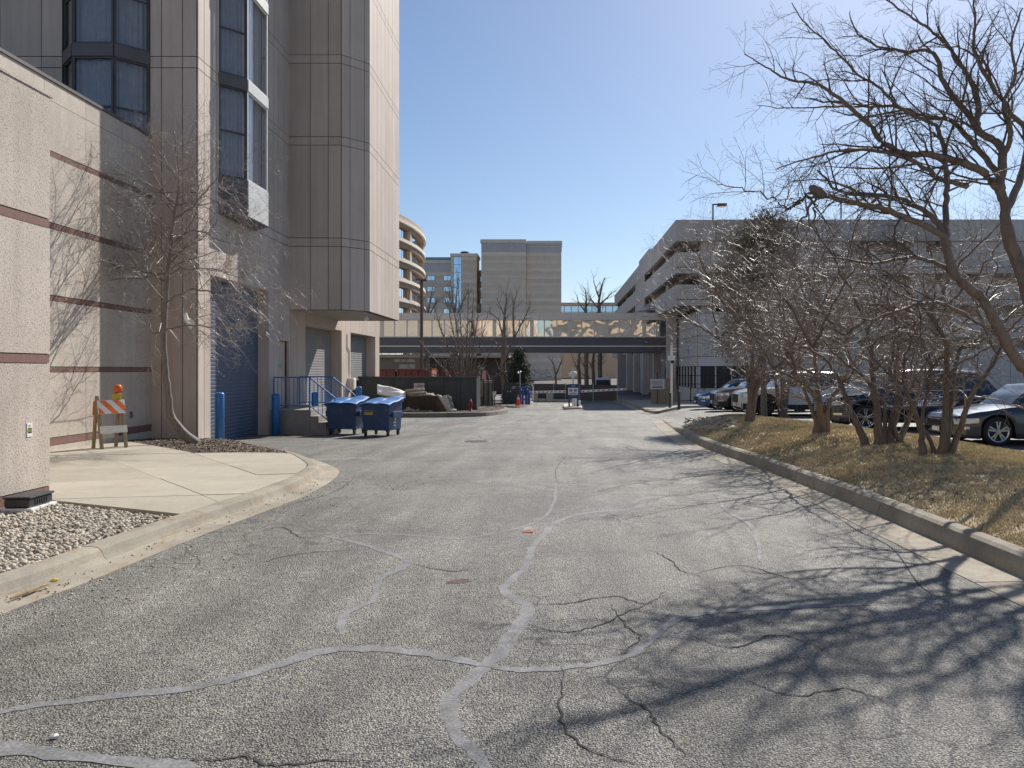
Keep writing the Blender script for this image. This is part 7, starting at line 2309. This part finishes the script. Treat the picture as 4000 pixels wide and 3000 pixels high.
# ---------------------------------------------------------------- trees
class Tree:
    """tapered stems with side branches, branchlets and twigs; thick and thin wood kept apart"""
    def __init__(s, seed, spec):
        s.r = random.Random(seed); s.spec = spec
        s.tv = []; s.tf = []; s.cv = []; s.cf = []
    def ring(s, thick, pts, rads, n):
        V = s.tv if thick else s.cv; F = s.tf if thick else s.cf
        b = len(V); m = len(pts)
        for i in range(m):
            x, y, z = pts[i]
            xa, ya, za = pts[i - 1] if i else pts[0]
            xb, yb, zb = pts[i + 1] if i < m - 1 else pts[-1]
            tx, ty_, tz = xb - xa, yb - ya, zb - za
            l = math.sqrt(tx * tx + ty_ * ty_ + tz * tz) or 1e-6
            tx /= l; ty_ /= l; tz /= l
            if abs(tx) < 0.75: ux, uy, uz = 0.0, tz, -ty_
            else: ux, uy, uz = -tz, 0.0, tx
            l = math.sqrt(ux * ux + uy * uy + uz * uz) or 1e-6
            ux /= l; uy /= l; uz /= l
            vx, vy, vz = ty_ * uz - tz * uy, tz * ux - tx * uz, tx * uy - ty_ * ux
            r = rads[i]
            for k in range(n):
                a = 6.2831853 * k / n; c = math.cos(a) * r; d = math.sin(a) * r
                V.append((x + ux * c + vx * d, y + uy * c + vy * d, z + uz * c + vz * d))
        for i in range(m - 1):
            for k in range(n):
                k2 = (k + 1) % n
                F.append((b + i * n + k, b + i * n + k2, b + (i + 1) * n + k2, b + (i + 1) * n + k))
    def limb(s, pts, r0, r1, spawn=True, start=0.2, lvl=0, flare=0.0):
        """given limb: smooth it, roughen it, grow branches on it"""
        P = catmull(pts, 5)
        j = s.spec.get('jit', 0.02)
        if r0 > 0.03: j *= 0.35
        P = [p + Vector((s.r.gauss(0, j), s.r.gauss(0, j), s.r.gauss(0, j))) if 0 < i < len(P) - 1 else p for i, p in enumerate(P)]
        n = len(P)
        rad = [r0 + (r1 - r0) * (i / (n - 1)) ** 0.85 for i in range(n)]
        if flare: rad = [r * (1 + flare * max(0, 1 - i / 5) ** 2) for i, r in enumerate(rad)]
        d0 = (P[0] - P[1]).normalized() * r0 * 0.7; d1 = (P[-1] - P[-2]).normalized() * r1 * 0.7
        s.ring(r0 > 0.018, [tuple(P[0] + d0)] + [tuple(p) for p in P] + [tuple(P[-1] + d1)], [r0 * 0.25] + rad + [r1 * 0.2], 9 if r0 > 0.06 else 6)
        if spawn: s.side([tuple(p) for p in P], rad, lvl, start)
        return P
    def side(s, P, rad, lvl, start=0.15):
        sp = s.spec
        if lvl >= len(sp['len']): return
        r = s.r; gap = sp['gap'][lvl]; acc = gap * r.random()
        tot = sum(math.dist(P[i], P[i + 1]) for i in range(len(P) - 1)); run = 0.0
        up = sp.get('up', 0.3); flat = sp.get('flat', 0.0)
        for i in range(len(P) - 1):
            a, b = P[i], P[i + 1]; L = math.dist(a, b)
            while acc < L:
                t = acc / L; fr = (run + acc) / max(tot, 1e-6)
                acc += gap * r.uniform(0.55, 1.45)
                if fr < start: continue
                px, py, pz = a[0] + (b[0] - a[0]) * t, a[1] + (b[1] - a[1]) * t, a[2] + (b[2] - a[2]) * t
                dx, dy, dz = (b[0] - a[0]) / L, (b[1] - a[1]) / L, (b[2] - a[2]) / L
                # random direction at an angle to the parent
                qx, qy, qz = r.gauss(0, 1), r.gauss(0, 1), r.gauss(0, 1 - flat)
                d = qx * dx + qy * dy + qz * dz
                qx -= d * dx; qy -= d * dy; qz -= d * dz
                l = math.sqrt(qx * qx + qy * qy + qz * qz) or 1
                an = r.uniform(*sp['ang'])
                c, sn = math.cos(an), math.sin(an)
                vx, vy, vz = dx * c + qx / l * sn, dy * c + qy / l * sn, dz * c + qz / l * sn + up * (0.6 if lvl else 1)
                l = math.sqrt(vx * vx + vy * vy + vz * vz); vx /= l; vy /= l; vz /= l
                ln = sp['len'][lvl] * r.uniform(0.45, 1.2) * (1 - sp.get('taper', 0.5) * fr)
                rr0 = rad[i] + (rad[i + 1] - rad[i]) * t
                r0 = min(rr0 * 0.62, sp['rad'][lvl] * r.uniform(0.8, 1.2)); r1 = max(0.0016, r0 * 0.28)
                ns = sp['seg'][lvl]; st = ln / ns
                Q = [(px, py, pz)]; cu = sp['curl'][lvl]
                for q in range(ns):
                    vx += r.gauss(0, cu); vy += r.gauss(0, cu); vz += r.gauss(0, cu) + sp.get('grav', 0.0)
                    l = math.sqrt(vx * vx + vy * vy + vz * vz); vx /= l; vy /= l; vz /= l
                    px += vx * st; py += vy * st; pz += vz * st
                    Q.append((px, py, pz))
                rads = [r0 + (r1 - r0) * (q / ns) for q in range(ns + 1)]
                s.ring(r0 > 0.018, Q, rads, 5 if r0 > 0.012 else 3)
                s.side(Q, rads, lvl + 1, 0.12)
            acc -= L; run += L
    def build(s, name, label, loc, barkm, twigm, group=None):
        t = thing(name, label, 'tree', loc, group=group, world=True)
        for nm, V, F, m in (('trunk', s.tv, s.tf, barkm), ('crown', s.cv, s.cf, twigm)):
            if not F: continue
            me = bpy.data.meshes.new(nm)
            V = np.array(V, dtype=np.float32); F = np.array(F, dtype=np.int32)
            me.vertices.add(len(V)); me.vertices.foreach_set('co', V.ravel())
            me.loops.add(F.size); me.loops.foreach_set('vertex_index', F.ravel())
            me.polygons.add(len(F)); me.polygons.foreach_set('loop_start', np.arange(0, F.size, 4, dtype=np.int32)); me.polygons.foreach_set('loop_total', np.full(len(F), 4, np.int32))
            me.update(calc_edges=True)
            add(nm, me, m, t, smooth=True)
        return t

def A(zx, zy, ox, oy, s, Y): return at(ox + zx / s, oy + zy / s, Y)
# --- the small tree in the planting bed on the left
tb_ = Vector((-8.55, 18.3, 0)); tb_.z = zg(tb_.x, tb_.y) + 0.1
sp_small = dict(len=[1.75, 0.80, 0.34], gap=[0.135, 0.11, 0.095], rad=[0.018, 0.0080, 0.0050], seg=[7, 5, 3], curl=[0.13, 0.2, 0.25], ang=(0.6, 1.25), up=0.16, jit=0.015, taper=0.3)
T = Tree(101, sp_small)
YT = 18.3
Pt = [tb_, at(675, 1640, YT), at(658, 1540, YT), at(645, 1430, YT), at(640, 1300, YT), at(648, 1180, YT), at(655, 1060, YT), at(668, 950, YT + .1), at(680, 840, YT + .1), at(700, 720, YT + .1), at(690, 610, YT), at(680, 510, YT)]
T.limb(Pt[:6], 0.095, 0.062, spawn=False, flare=0.6)
T.limb(Pt[5:], 0.062, 0.008, start=0.0)
for pts, r0 in (([(640, 1295), (700, 1275), (780, 1270), (880, 1285), (960, 1265)], 0.030), ([(640, 1290), (600, 1300), (585, 1270), (590, 1220)], 0.022),
                ([(648, 1180), (760, 1130), (870, 1160), (960, 1200), (1010, 1230)], 0.026), ([(650, 1100), (540, 1050), (470, 1050), (400, 1000), (320, 990), (240, 965)], 0.028),
                ([(655, 1060), (560, 1085), (440, 1095), (350, 1130), (290, 1150)], 0.022), ([(668, 950), (760, 900), (860, 940), (960, 960), (1030, 1010)], 0.026),
                ([(675, 860), (760, 800), (800, 750), (860, 690), (880, 640)], 0.026), ([(668, 950), (600, 860), (540, 800), (500, 760)], 0.024), ([(685, 800), (600, 730), (520, 700), (440, 660)], 0.024),
                ([(690, 700), (640, 620), (600, 560), (590, 480)], 0.02), ([(660, 1010), (720, 1050), (830, 1050), (930, 1080), (1000, 1050)], 0.022), ([(655, 1100), (600, 1010), (520, 960), (470, 900)], 0.022)):
    q = T.r.uniform(-0.9, 0.9)
    T.limb([at(x, y, YT + q * i / (len(pts) - 1)) for i, (x, y) in enumerate(pts)], r0, 0.005, start=0.12, lvl=0 if r0 > 0.021 else 1)
T.build('small_tree', 'small bare tree with curving trunk in the mulch bed by the tower', tuple(tb_), M_bark_grey, M_twig_pale)

# --- the large tree at the right edge, trunk just outside the picture
YB = 11.0
sp_big = dict(len=[1.5, 0.66, 0.26], gap=[0.165, 0.105, 0.075], rad=[0.016, 0.0058, 0.0029], seg=[7, 4, 3], curl=[0.14, 0.2, 0.25], ang=(0.45, 1.05), up=0.08, jit=0.02, taper=0.72)
T = Tree(202, sp_big)
def z6(x, y, Y): return A(x, y, 2800, 0, 1.843, Y)
def z7(x, y, Y): return A(x, y, 2700, 700, 1.7015, Y)
base = Vector((7.40, 10.9, 0)); base.z = surf(base.x, base.y) - 0.05
stem = [base, Vector((7.30, 10.95, 1.0)), at(4110, 1480, YB), at(4060, 1330, YB), at(4005, 1111, YB), at(3950, 960, YB), at(3930, 880, YB)]
T.limb(stem, 0.125, 0.085, spawn=False, flare=0.5)
stem2 = [Vector((7.32, 10.95, 0.9)), at(4050, 1500, 10.8), at(3965, 1400, 10.6), at(3896, 1272, 10.5), at(3840, 1170, 10.4), at(3740, 1085, 10.3), at(3700, 985, 10.3), at(3690, 930, 10.3)]
T.limb(stem2, 0.08, 0.055, spawn=False)
limbs = [
    ([z6(2085, 1620, 11), z6(2060, 1420, 11), z6(2010, 1340, 11), z6(1900, 1230, 10.9), z6(1700, 1150, 10.7), z6(1500, 1110, 10.5), z6(1380, 1110, 10.4), z6(1200, 1030, 10.2), z6(1100, 900, 10.0), z6(980, 790, 9.9), z6(850, 680, 9.8), z6(700, 600, 9.7), z6(500, 570, 9.6), z6(350, 480, 9.5), z6(200, 390, 9.5)], 0.075, 0.006),
    ([z6(2030, 1380, 11), z6(2050, 1200, 11), z6(2040, 1050, 11.1), z6(1880, 930, 11.2), z6(1885, 800, 11.3), z6(1870, 690, 11.4), z6(1820, 560, 11.5), z6(1730, 440, 11.6), z6(1600, 270, 11.6), z6(1500, 190, 11.6), z6(1350, 90, 11.6), z6(1150, -60, 11.6)], 0.07, 0.010),
    ([z6(2090, 1500, 11), z6(2212, 1200, 11.3), z6(2230, 960, 11.4), z6(2110, 800, 11.2), z6(1950, 560, 11), z6(1850, 350, 10.9), z6(1860, 150, 10.9), z6(1840, -80, 10.9)], 0.06, 0.010),
    ([z7(1690, 390, 10.3), z7(1590, 320, 10.2), z7(1400, 250, 10.0), z7(1250, 190, 9.9), z7(1100, 160, 9.8), z7(960, 130, 9.7), z7(835, 98, 9.6)], 0.05, 0.032),
    ([z7(835, 98, 9.6), z7(770, 100, 9.6), z7(720, 165, 9.55), z7(640, 190, 9.5), z7(500, 110, 9.4), z7(330, 60, 9.3), z7(165, 20, 9.3)], 0.024, 0.005),
    ([z7(830, 110, 9.6), z7(780, 200, 9.6), z7(710, 290, 9.6), z7(690, 380, 9.6)], 0.022, 0.006),
    ([z7(835, 110, 9.6), z7(815, 200, 9.7), z7(830, 320, 9.7), z7(880, 440, 9.7)], 0.02, 0.005),
    ([z7(1690, 390, 10.3), z7(1640, 290, 10.4), z7(1500, 180, 10.4), z7(1300, 110, 10.3), z7(1050, 95, 10.2), z7(950, 60, 10.1), z7(900, 0, 10.1), z7(840, -60, 10.0)], 0.05, 0.010),
    ([z7(1700, 380, 10.3), z7(1690, 200, 10.5), z7(1700, 60, 10.6), z6(1640, 1100, 10.7), z6(1600, 950, 10.8), z6(1540, 880, 10.8), z6(1350, 800, 10.8), z6(1180, 640, 10.8), z6(1030, 540, 10.8), z6(880, 390, 10.8), z6(760, 280, 10.8), z6(620, 150, 10.8), z6(540, 20, 10.8)], 0.045, 0.006),
    ([z6(2050, 1280, 11), z6(1900, 1100, 11.3), z6(1700, 880, 11.5), z6(1500, 840, 11.6), z6(1300, 770, 11.6), z6(1050, 770, 11.6), z6(800, 770, 11.6), z6(550, 780, 11.5), z6(290, 760, 11.5)], 0.05, 0.005),
    ([z6(1800, 1340, 10.8), z6(1600, 1280, 10.6), z6(1400, 1150, 10.3), z6(1100, 1080, 10.1), z6(850, 1090, 9.9), z6(600, 1160, 9.8), z6(420, 1220, 9.8)], 0.045, 0.005),
    ([z6(1885, 900, 11.2), z6(1650, 620, 11.3), z6(1560, 380, 11.4), z6(1380, 370, 11.5), z6(1150, 330, 11.5), z6(1000, 220, 11.5), z6(960, 80, 11.5)], 0.045, 0.006),
    ([z6(2070, 1100, 11), z6(2120, 950, 10.8), z6(2060, 760, 10.6), z6(2150, 540, 10.5), z6(2120, 300, 10.4), z6(2200, 60, 10.4)], 0.04, 0.01),
    ([z7(1750, 640, 10.4), z7(1640, 560, 10.4), z7(1450, 520, 10.3), z7(1200, 560, 10.2), z7(950, 520, 10.1), z7(800, 560, 10.1)], 0.04, 0.005),
    ([z7(1820, 900, 10.5), z7(1640, 820, 10.3), z7(1450, 850, 10.2), z7(1200, 930, 10.2), z7(1000, 900, 10.1)], 0.035, 0.005),
]
for pts, r0, r1 in limbs:
    T.limb(pts, r0, r1, start=0.10)
# knob where a limb was cut
kn = z7(830, 92, 9.6)
T.ring(True, [tuple(kn + Vector((0.12, 0.02, -0.03))), tuple(kn + Vector((0.03, 0, 0.02))), tuple(kn + Vector((-0.06, 0, 0.07))), tuple(kn + Vector((-0.08, 0, 0.09)))], [0.04, 0.058, 0.05, 0.02], 8)
T.build('large_tree', 'large spreading bare tree at the right edge reaching over the drive', tuple(base), M_bark, M_twig_dk)

# --- multi stemmed ornamental trees along the mound
sp_orn = dict(len=[1.15, 0.52, 0.22], gap=[0.17, 0.13, 0.115], rad=[0.014, 0.0070, 0.0046], seg=[6, 4, 3], curl=[0.16, 0.22, 0.28], ang=(0.5, 1.2), up=0.04, jit=0.02, taper=0.3)
def z5(x, y, Y): return A(x, y, 3100, 1200, 2.073, Y)
def orn(seed, name, label, bpx, bpy, stems, spec=sp_orn, extra=6, group='multi stemmed trees on the mound', twig=None, bark=None, ex_rng=(1.2, 3.4), spread=1.5):
    b = Gs(bpx, bpy); Y0 = b.y
    T = Tree(seed, spec); r = T.r
    for pts, r0, r1 in stems:
        n = len(pts); q = r.uniform(-0.9, 0.9)
        P = []
        for i, p in enumerate(pts):
            Y = Y0 + q * (i / (n - 1)) ** 1.2 + (r.uniform(-.12, .12) if i else 0)
            P.append(z5(p[0], p[1], Y))
        P[0].z = min(P[0].z, surf(P[0].x, P[0].y)) - 0.04
        T.limb(P, r0, r1, start=0.28, flare=0.55)
    top = [P for P, _, _ in stems]
    for k in range(extra):    # more crown limbs leaving the stems in all directions
        s_ = stems[k % len(stems)][0]; i = r.randrange(max(1, len(s_) // 2), len(s_))
        p = z5(s_[i][0], s_[i][1], Y0 + r.uniform(-.3, .3))
        a = r.uniform(0, 6.28); ln = r.uniform(0.8, 1.0) * spread
        d = Vector((math.cos(a), math.sin(a) * 0.8, r.uniform(0.15, 1.6)))
        P = [p, p + d * ln * 0.35 + Vector((0, 0, .12)), p + d * ln * 0.7 + Vector((r.uniform(-.2, .2), r.uniform(-.2, .2), .15)), p + d * ln + Vector((r.uniform(-.3, .3), r.uniform(-.3, .3), .05))]
        T.limb(P, 0.024, 0.005, start=0.1)
    return T.build(name, label, tuple(b), bark or M_bark_red, twig or M_twig, group)
orn(301, 'ornamental_tree', 'bare multi stemmed tree nearest the viewer on the mound', 3690, 1776,
    [([(1050, 1190), (1035, 1050), (1000, 900), (950, 780), (900, 650), (780, 550), (650, 420), (600, 330)], 0.055, 0.010),
     ([(1200, 1200), (1215, 1050), (1235, 800), (1240, 550), (1240, 380), (1220, 250), (1150, 130), (1120, 20), (1150, -120)], 0.065, 0.012),
     ([(1250, 1190), (1330, 1040), (1380, 880), (1450, 700), (1560, 540), (1650, 400), (1690, 260), (1800, 120)], 0.055, 0.012),
     ([(1150, 1195), (1110, 1080), (1040, 940), (1080, 700), (1120, 480), (1060, 300), (1000, 120)], 0.04, 0.008),
     ([(1240, 470), (1330, 400), (1450, 330), (1520, 270), (1620, 220)], 0.035, 0.008)], extra=18)
orn(302, 'ornamental_tree', 'bare multi stemmed tree with a thick dark clump of stems, second on the mound', 3450, 1738,
    [([(600, 1060), (500, 930), (440, 780), (390, 640), (330, 520), (240, 400), (160, 330)], 0.07, 0.010),
     ([(690, 1085), (680, 900), (650, 680), (635, 520), (640, 380), (600, 220), (560, 60)], 0.08, 0.010),
     ([(770, 1090), (800, 920), (840, 700), (835, 480), (850, 300), (900, 120), (880, -60)], 0.075, 0.010),
     ([(840, 1080), (920, 930), (980, 780), (1040, 600), (1130, 480), (1230, 340), (1300, 200)], 0.06, 0.010),
     ([(730, 1090), (740, 950), (720, 760), (560, 560), (450, 380), (420, 220)], 0.05, 0.008),
     ([(880, 1070), (820, 1000), (860, 820), (950, 640), (960, 420), (1040, 240)], 0.05, 0.008)], extra=20)
orn(303, 'ornamental_tree', 'bare multi stemmed tree with fluted trunk, third on the mound', 3220, 1692,
    [([(200, 1020), (205, 900), (210, 780), (150, 690), (70, 610), (-40, 560), (-160, 500)], 0.10, 0.010),
     ([(240, 1015), (235, 860), (200, 700), (190, 560), (170, 400), (200, 240), (180, 80)], 0.085, 0.010),
     ([(270, 1000), (270, 870), (300, 750), (380, 640), (440, 500), (420, 330), (470, 180)], 0.07, 0.010),
     ([(215, 800), (100, 700), (20, 540), (-60, 400), (-40, 240)], 0.045, 0.008)], extra=20, spread=2.2)
sp_far = dict(sp_orn); sp_far.update(gap=[0.22, 0.17, 0.16], rad=[0.018, 0.0095, 0.0066], len=[1.5, 0.7, 0.30])
def z4(x, y): return ((2500 + x / 2.765 - 3100) * 2.073, (1250 + y / 2.765 - 1200) * 2.073)
orn(304, 'ornamental_tree', 'bare forked tree at the far end of the mound before the white car', 2925, 1648,
    [([z4(1180, 1120), z4(1185, 980), z4(1200, 850), z4(1210, 600), z4(1215, 400), z4(1190, 250), z4(1100, 80), z4(1020, -80)], 0.115, 0.012),
     ([z4(1200, 960), z4(1250, 800), z4(1300, 640), z4(1380, 580), z4(1480, 560), z4(1600, 480), z4(1720, 430)], 0.075, 0.010),
     ([z4(1200, 620), z4(1150, 480), z4(1110, 400), z4(980, 300), z4(840, 200), z4(700, 90)], 0.05, 0.008),
     ([z4(1215, 500), z4(1300, 340), z4(1400, 200), z4(1450, 0), z4(1500, -150)], 0.05, 0.008)], sp_far, extra=20, spread=2.4)
orn(305, 'ornamental_tree', 'bare straight trunked tree standing behind the others near the white car', 3065, 1628,
    [([z4(1555, 1060), z4(1550, 900), z4(1545, 700), z4(1520, 500), z4(1500, 300), z4(1560, 60), z4(1600, -200)], 0.15, 0.014),
     ([z4(1560, 820), z4(1620, 640), z4(1720, 480), z4(1840, 330), z4(1980, 160)], 0.07, 0.010),
     ([z4(1520, 520), z4(1400, 350), z4(1260, 200), z4(1150, 20)], 0.06, 0.010)], sp_far, extra=22, spread=2.7)

# --- background bare trees
sp_bg = dict(len=[1.5, 0.7, 0.36], gap=[0.30, 0.22, 0.20], rad=[0.022, 0.011, 0.008], seg=[5, 3, 2], curl=[0.13, 0.2, 0.25], ang=(0.4, 0.95), up=0.25, jit=0.03, taper=0.4)
def bg(seed, label, Y, bpx, bpy, stems, spec=sp_bg, name='bare_tree', bark=M_bark, twig=M_twig_dk, group='bare trees beyond the drive', zb=None):
    T = Tree(seed, spec); r = T.r
    b = at(bpx, bpy, Y); b.z = zb if zb is not None else zg(b.x, b.y) + .1
    for pts, r0, r1 in stems:
        n = len(pts); q = r.uniform(-1.4, 1.4)
        P = [at(x, y, Y + q * i / (n - 1)) for i, (x, y) in enumerate(pts)]
        if abs(pts[0][1] - bpy) < 12: P[0].z = b.z - 0.1
        T.limb(P, r0, r1, start=0.15)
    return T.build(name, label, tuple(b), bark, twig, group)
i1 = G(1818, 1603)
st1 = []
rr = random.Random(9)
for k, (dx, tx_, ty2) in enumerate(((-14, 1640, 1330), (-10, 1690, 1180), (-6, 1740, 1120), (-2, 1790, 1100), (3, 1830, 1105), (6, 1880, 1130), (9, 1905, 1220), (12, 1930, 1340), (-12, 1660, 1440), (0, 1760, 1090), (5, 1850, 1150), (10, 1900, 1430), (-8, 1715, 1250))):
    bx0 = 1818 + dx * 0.6
    st1.append(([(bx0, 1603), (bx0 + (tx_ - bx0) * .14, 1520), (bx0 + (tx_ - bx0) * .42, 1520 + (ty2 - 1520) * .38), (bx0 + (tx_ - bx0) * .75, 1520 + (ty2 - 1520) * .70), (tx_, ty2)], 0.085, 0.010))
bg(401, 'bushy bare tree of many upright stems beside the hydrant', i1.y, 1818, 1603, st1, dict(sp_bg, gap=[0.22, 0.18, 0.16], len=[0.9, 0.45, 0.25]))
bg(402, 'bare tree with stout trunk and lopped branches beside the transformer box', G(1975, 1582).y, 1975, 1582,
   [([(1975, 1582), (1972, 1500), (1966, 1440), (1968, 1340), (1970, 1260), (1976, 1190), (1977, 1140)], 0.28, 0.03),
    ([(1967, 1420), (1990, 1360), (2010, 1320), (2045, 1250), (2075, 1190)], 0.13, 0.012), ([(2008, 1320), (2005, 1240), (2010, 1180), (2020, 1135)], 0.09, 0.012),
    ([(1968, 1330), (1955, 1280), (1945, 1245), (1905, 1215)], 0.09, 0.012), ([(1972, 1240), (1955, 1195), (1935, 1155)], 0.06, 0.012), ([(1968, 1400), (1930, 1330), (1880, 1330)], 0.06, 0.01), ([(1970, 1460), (2030, 1440), (2060, 1470)], 0.05, 0.008), ([(1968, 1450), (1900, 1490), (1870, 1500)], 0.05, 0.008)])
bg(403, 'bare tree rising behind the skybridge, taller of the pair', 84, 2348, 1400, [([(2345, 1400), (2342, 1240), (2340, 1180), (2350, 1120), (2362, 1085)], 0.28, 0.03), ([(2342, 1210), (2310, 1170), (2290, 1140)], 0.12, 0.02), ([(2341, 1190), (2375, 1160), (2390, 1140)], 0.12, 0.02), ([(2341, 1165), (2325, 1120), (2318, 1095)], 0.10, 0.02)], dict(sp_bg, len=[2.2, 1.1, 0.5], gap=[0.45, 0.35, 0.3], rad=[0.04, 0.02, 0.014]))
bg(404, 'bare tree rising behind the skybridge, shorter of the pair', 88, 2290, 1400, [([(2290, 1400), (2288, 1240), (2290, 1170), (2285, 1125)], 0.24, 0.03), ([(2288, 1220), (2260, 1180), (2255, 1160)], 0.10, 0.02), ([(2289, 1200), (2310, 1165)], 0.1, 0.02)], dict(sp_bg, len=[2.0, 1.0, 0.5], gap=[0.45, 0.35, 0.3], rad=[0.04, 0.02, 0.014]))
for k, (bx0, tops, lb) in enumerate(((1668, ((1640, 1150), (1690, 1120), (1710, 1170), (1620, 1190)), 'bare tree against the curved offices behind the lamp post'), (1775, ((1750, 1110), (1790, 1080), (1830, 1130), (1730, 1160)), 'bare tree against the glass stair strip of the far hotel'))):
    bg(405 + k, lb, 82 + 3 * k, bx0, 1480, [([(bx0, 1480), (bx0 + 2, 1330), (bx0 + 3, 1250), ((bx0 + tx_) / 2, (1250 + ty2) / 2), (tx_, ty2)], 0.24, 0.03) for tx_, ty2 in tops], dict(sp_bg, len=[2.2, 1.1, 0.5], gap=[0.4, 0.3, 0.3], rad=[0.04, 0.02, 0.014]))
bg(407, 'bare tree standing beyond the screen fence under the skybridge', 78, 2172, 1530, [([(2172, 1540), (2171, 1470), (2160, 1420), (2140, 1395)], 0.14, 0.03), ([(2171, 1465), (2190, 1420), (2200, 1390)], 0.10, 0.02), ([(2171, 1480), (2120, 1460), (2085, 1450)], 0.06, 0.02)], dict(sp_bg, len=[1.2, 0.6, 0.3], gap=[0.3, 0.25, 0.2]))
for k, (bx0, lb) in enumerate(((2262, 'left dark tree trunk in the shade beyond the fence'), (2292, 'middle dark tree trunk in the shade beyond the fence'), (2318, 'right dark tree trunk in the shade beyond the fence'))):
    bg(410 + k, lb, 74 + k, bx0, 1540, [([(bx0, 1545), (bx0 + 1, 1480), (bx0 - 2, 1420), (bx0 + 3, 1370), (bx0, 1340)], 0.22, 0.08), ([(bx0, 1450), (bx0 - 20, 1410), (bx0 - 30, 1385)], 0.08, 0.02)], dict(sp_bg, len=[1.2, 0.6, 0.3], gap=[0.4, 0.3, 0.3]))

# --- leafy evergreens
def leafy(name, label, loc, trunk_pts, lobes, n, leaf, mat, barkm, seed, droop=0.0):
    """trunk plus leaf sprays filling lumpy lobes: lobes = (centre, rx, ry, rz, weight)"""
    rr = np.random.default_rng(seed); r = random.Random(seed)
    t = thing(name, label, 'tree', loc, world=True)
    T = Tree(seed, dict(len=[0.9, 0.4], gap=[0.25, 0.2], rad=[0.03, 0.012], seg=[4, 3], curl=[0.15, 0.2], ang=(0.5, 1.1), up=0.2, jit=0.02))
    for pts, r0, r1 in trunk_pts: T.limb(pts, r0, r1, start=0.2)
    mb = MB(); mb.v = T.tv + T.cv; o_ = len(T.tv); mb.f = T.tf + [tuple(i + o_ for i in f) for f in T.cf]; mb.m = [0] * len(mb.f)
    mb.build('trunk', barkm, t, smooth=True)
    W = np.array([l[4] for l in lobes], float); W /= W.sum()
    # clump centres near the lobe surfaces, leaves around the clumps
    nc = n // 26; C = []
    for _ in range(nc):
        l = lobes[rr.choice(len(lobes), p=W)]
        d = rr.normal(0, 1, 3); d /= np.linalg.norm(d); q = rr.uniform(0.35, 1.25)
        C.append([l[0][0] + d[0] * l[1] * q, l[0][1] + d[1] * l[2] * q, l[0][2] + d[2] * l[3] * q, *d])
    C = np.array(C); idx = rr.integers(0, nc, n)
    P = C[idx, :3] + rr.normal(0, 1, (n, 3)) * np.array([0.16, 0.16, 0.14])
    D = C[idx, 3:] * 0.8 + rr.normal(0, 0.7, (n, 3)) + np.array([0, 0, 0.25 - droop]); D /= np.linalg.norm(D, axis=1)[:, None]
    S = np.cross(D, rr.normal(0, 1, (n, 3))); S /= np.linalg.norm(S, axis=1)[:, None]
    ln = rr.uniform(0.6, 1.3, n)[:, None] * leaf; wd = ln * 0.28
    V = np.stack([P - S * wd, P + D * ln, P + S * wd, P - D * ln * 0.35], 1).reshape(-1, 3).astype(np.float32)
    me = bpy.data.meshes.new('crown'); me.vertices.add(len(V)); me.vertices.foreach_set('co', V.ravel())
    me.loops.add(4 * n); me.loops.foreach_set('vertex_index', np.arange(4 * n, dtype=np.int32))
    me.polygons.add(n); me.polygons.foreach_set('loop_start', np.arange(0, 4 * n, 4, dtype=np.int32)); me.polygons.foreach_set('loop_total', np.full(n, 4, np.int32))
    me.update(calc_edges=True)
    add('crown', me, mat, t)
    return t
JY = 27.5
def J(px, py, dy=0): return at(px, py, JY + dy)
jb = J(2985, 1600); jb.z = zg(jb.x, JY)
def lobe(px, py, rpx, rpy, w, dy=0):
    c = J(px, py, dy); k = JY / 3000
    return (tuple(c), rpx * k, max(rpx, rpy) * k * 0.8, rpy * k, w)
leafy('evergreen_tree', 'olive brown leafy evergreen rising left of the bare twigs against the garage', tuple(jb),
      [([jb, J(2980, 1450), J(2965, 1250), J(2985, 1050), J(3010, 900)], 0.13, 0.02), ([J(2972, 1320), J(2890, 1180), J(2840, 1080)], 0.06, 0.01), ([J(2970, 1200), J(3060, 1060)], 0.06, 0.01)],
      [lobe(2995, 890, 75, 55, 1.0), lobe(2930, 960, 75, 70, 1.2), lobe(3040, 950, 70, 70, 1.0), lobe(2890, 1045, 85, 70, 1.3), lobe(2985, 1060, 100, 90, 1.5), lobe(2830, 1100, 70, 50, 0.8, -.3), lobe(2900, 1140, 80, 60, 0.9), lobe(2860, 1330, 60, 80, 0.45), lobe(2960, 1290, 60, 80, 0.4), lobe(2890, 1230, 60, 60, 0.4)],
      30000, 0.065, M_juniper, M_bark, 601)
SYY = 52.0
def Sx(px, py): return at(px, py, SYY)
sb_ = Sx(2030, 1560); sb_.z = zg(sb_.x, SYY)
def slobe(px, py, rpx, rpy, w):
    k = SYY / 3000; return (tuple(Sx(px, py)), rpx * k, rpx * k * .9, rpy * k, w)
leafy('spruce_tree', 'dark green spruce behind the transformer box', tuple(sb_), [([sb_, Sx(2030, 1480), Sx(2028, 1385)], 0.12, 0.02)],
      [slobe(2028, 1395, 16, 25, .5), slobe(2026, 1430, 28, 28, .9), slobe(2030, 1465, 36, 28, 1.2), slobe(2028, 1505, 44, 30, 1.4), slobe(2010, 1540, 48, 30, 1.2)], 9000, 0.12, M_spruce, M_bark, 602, droop=0.5)
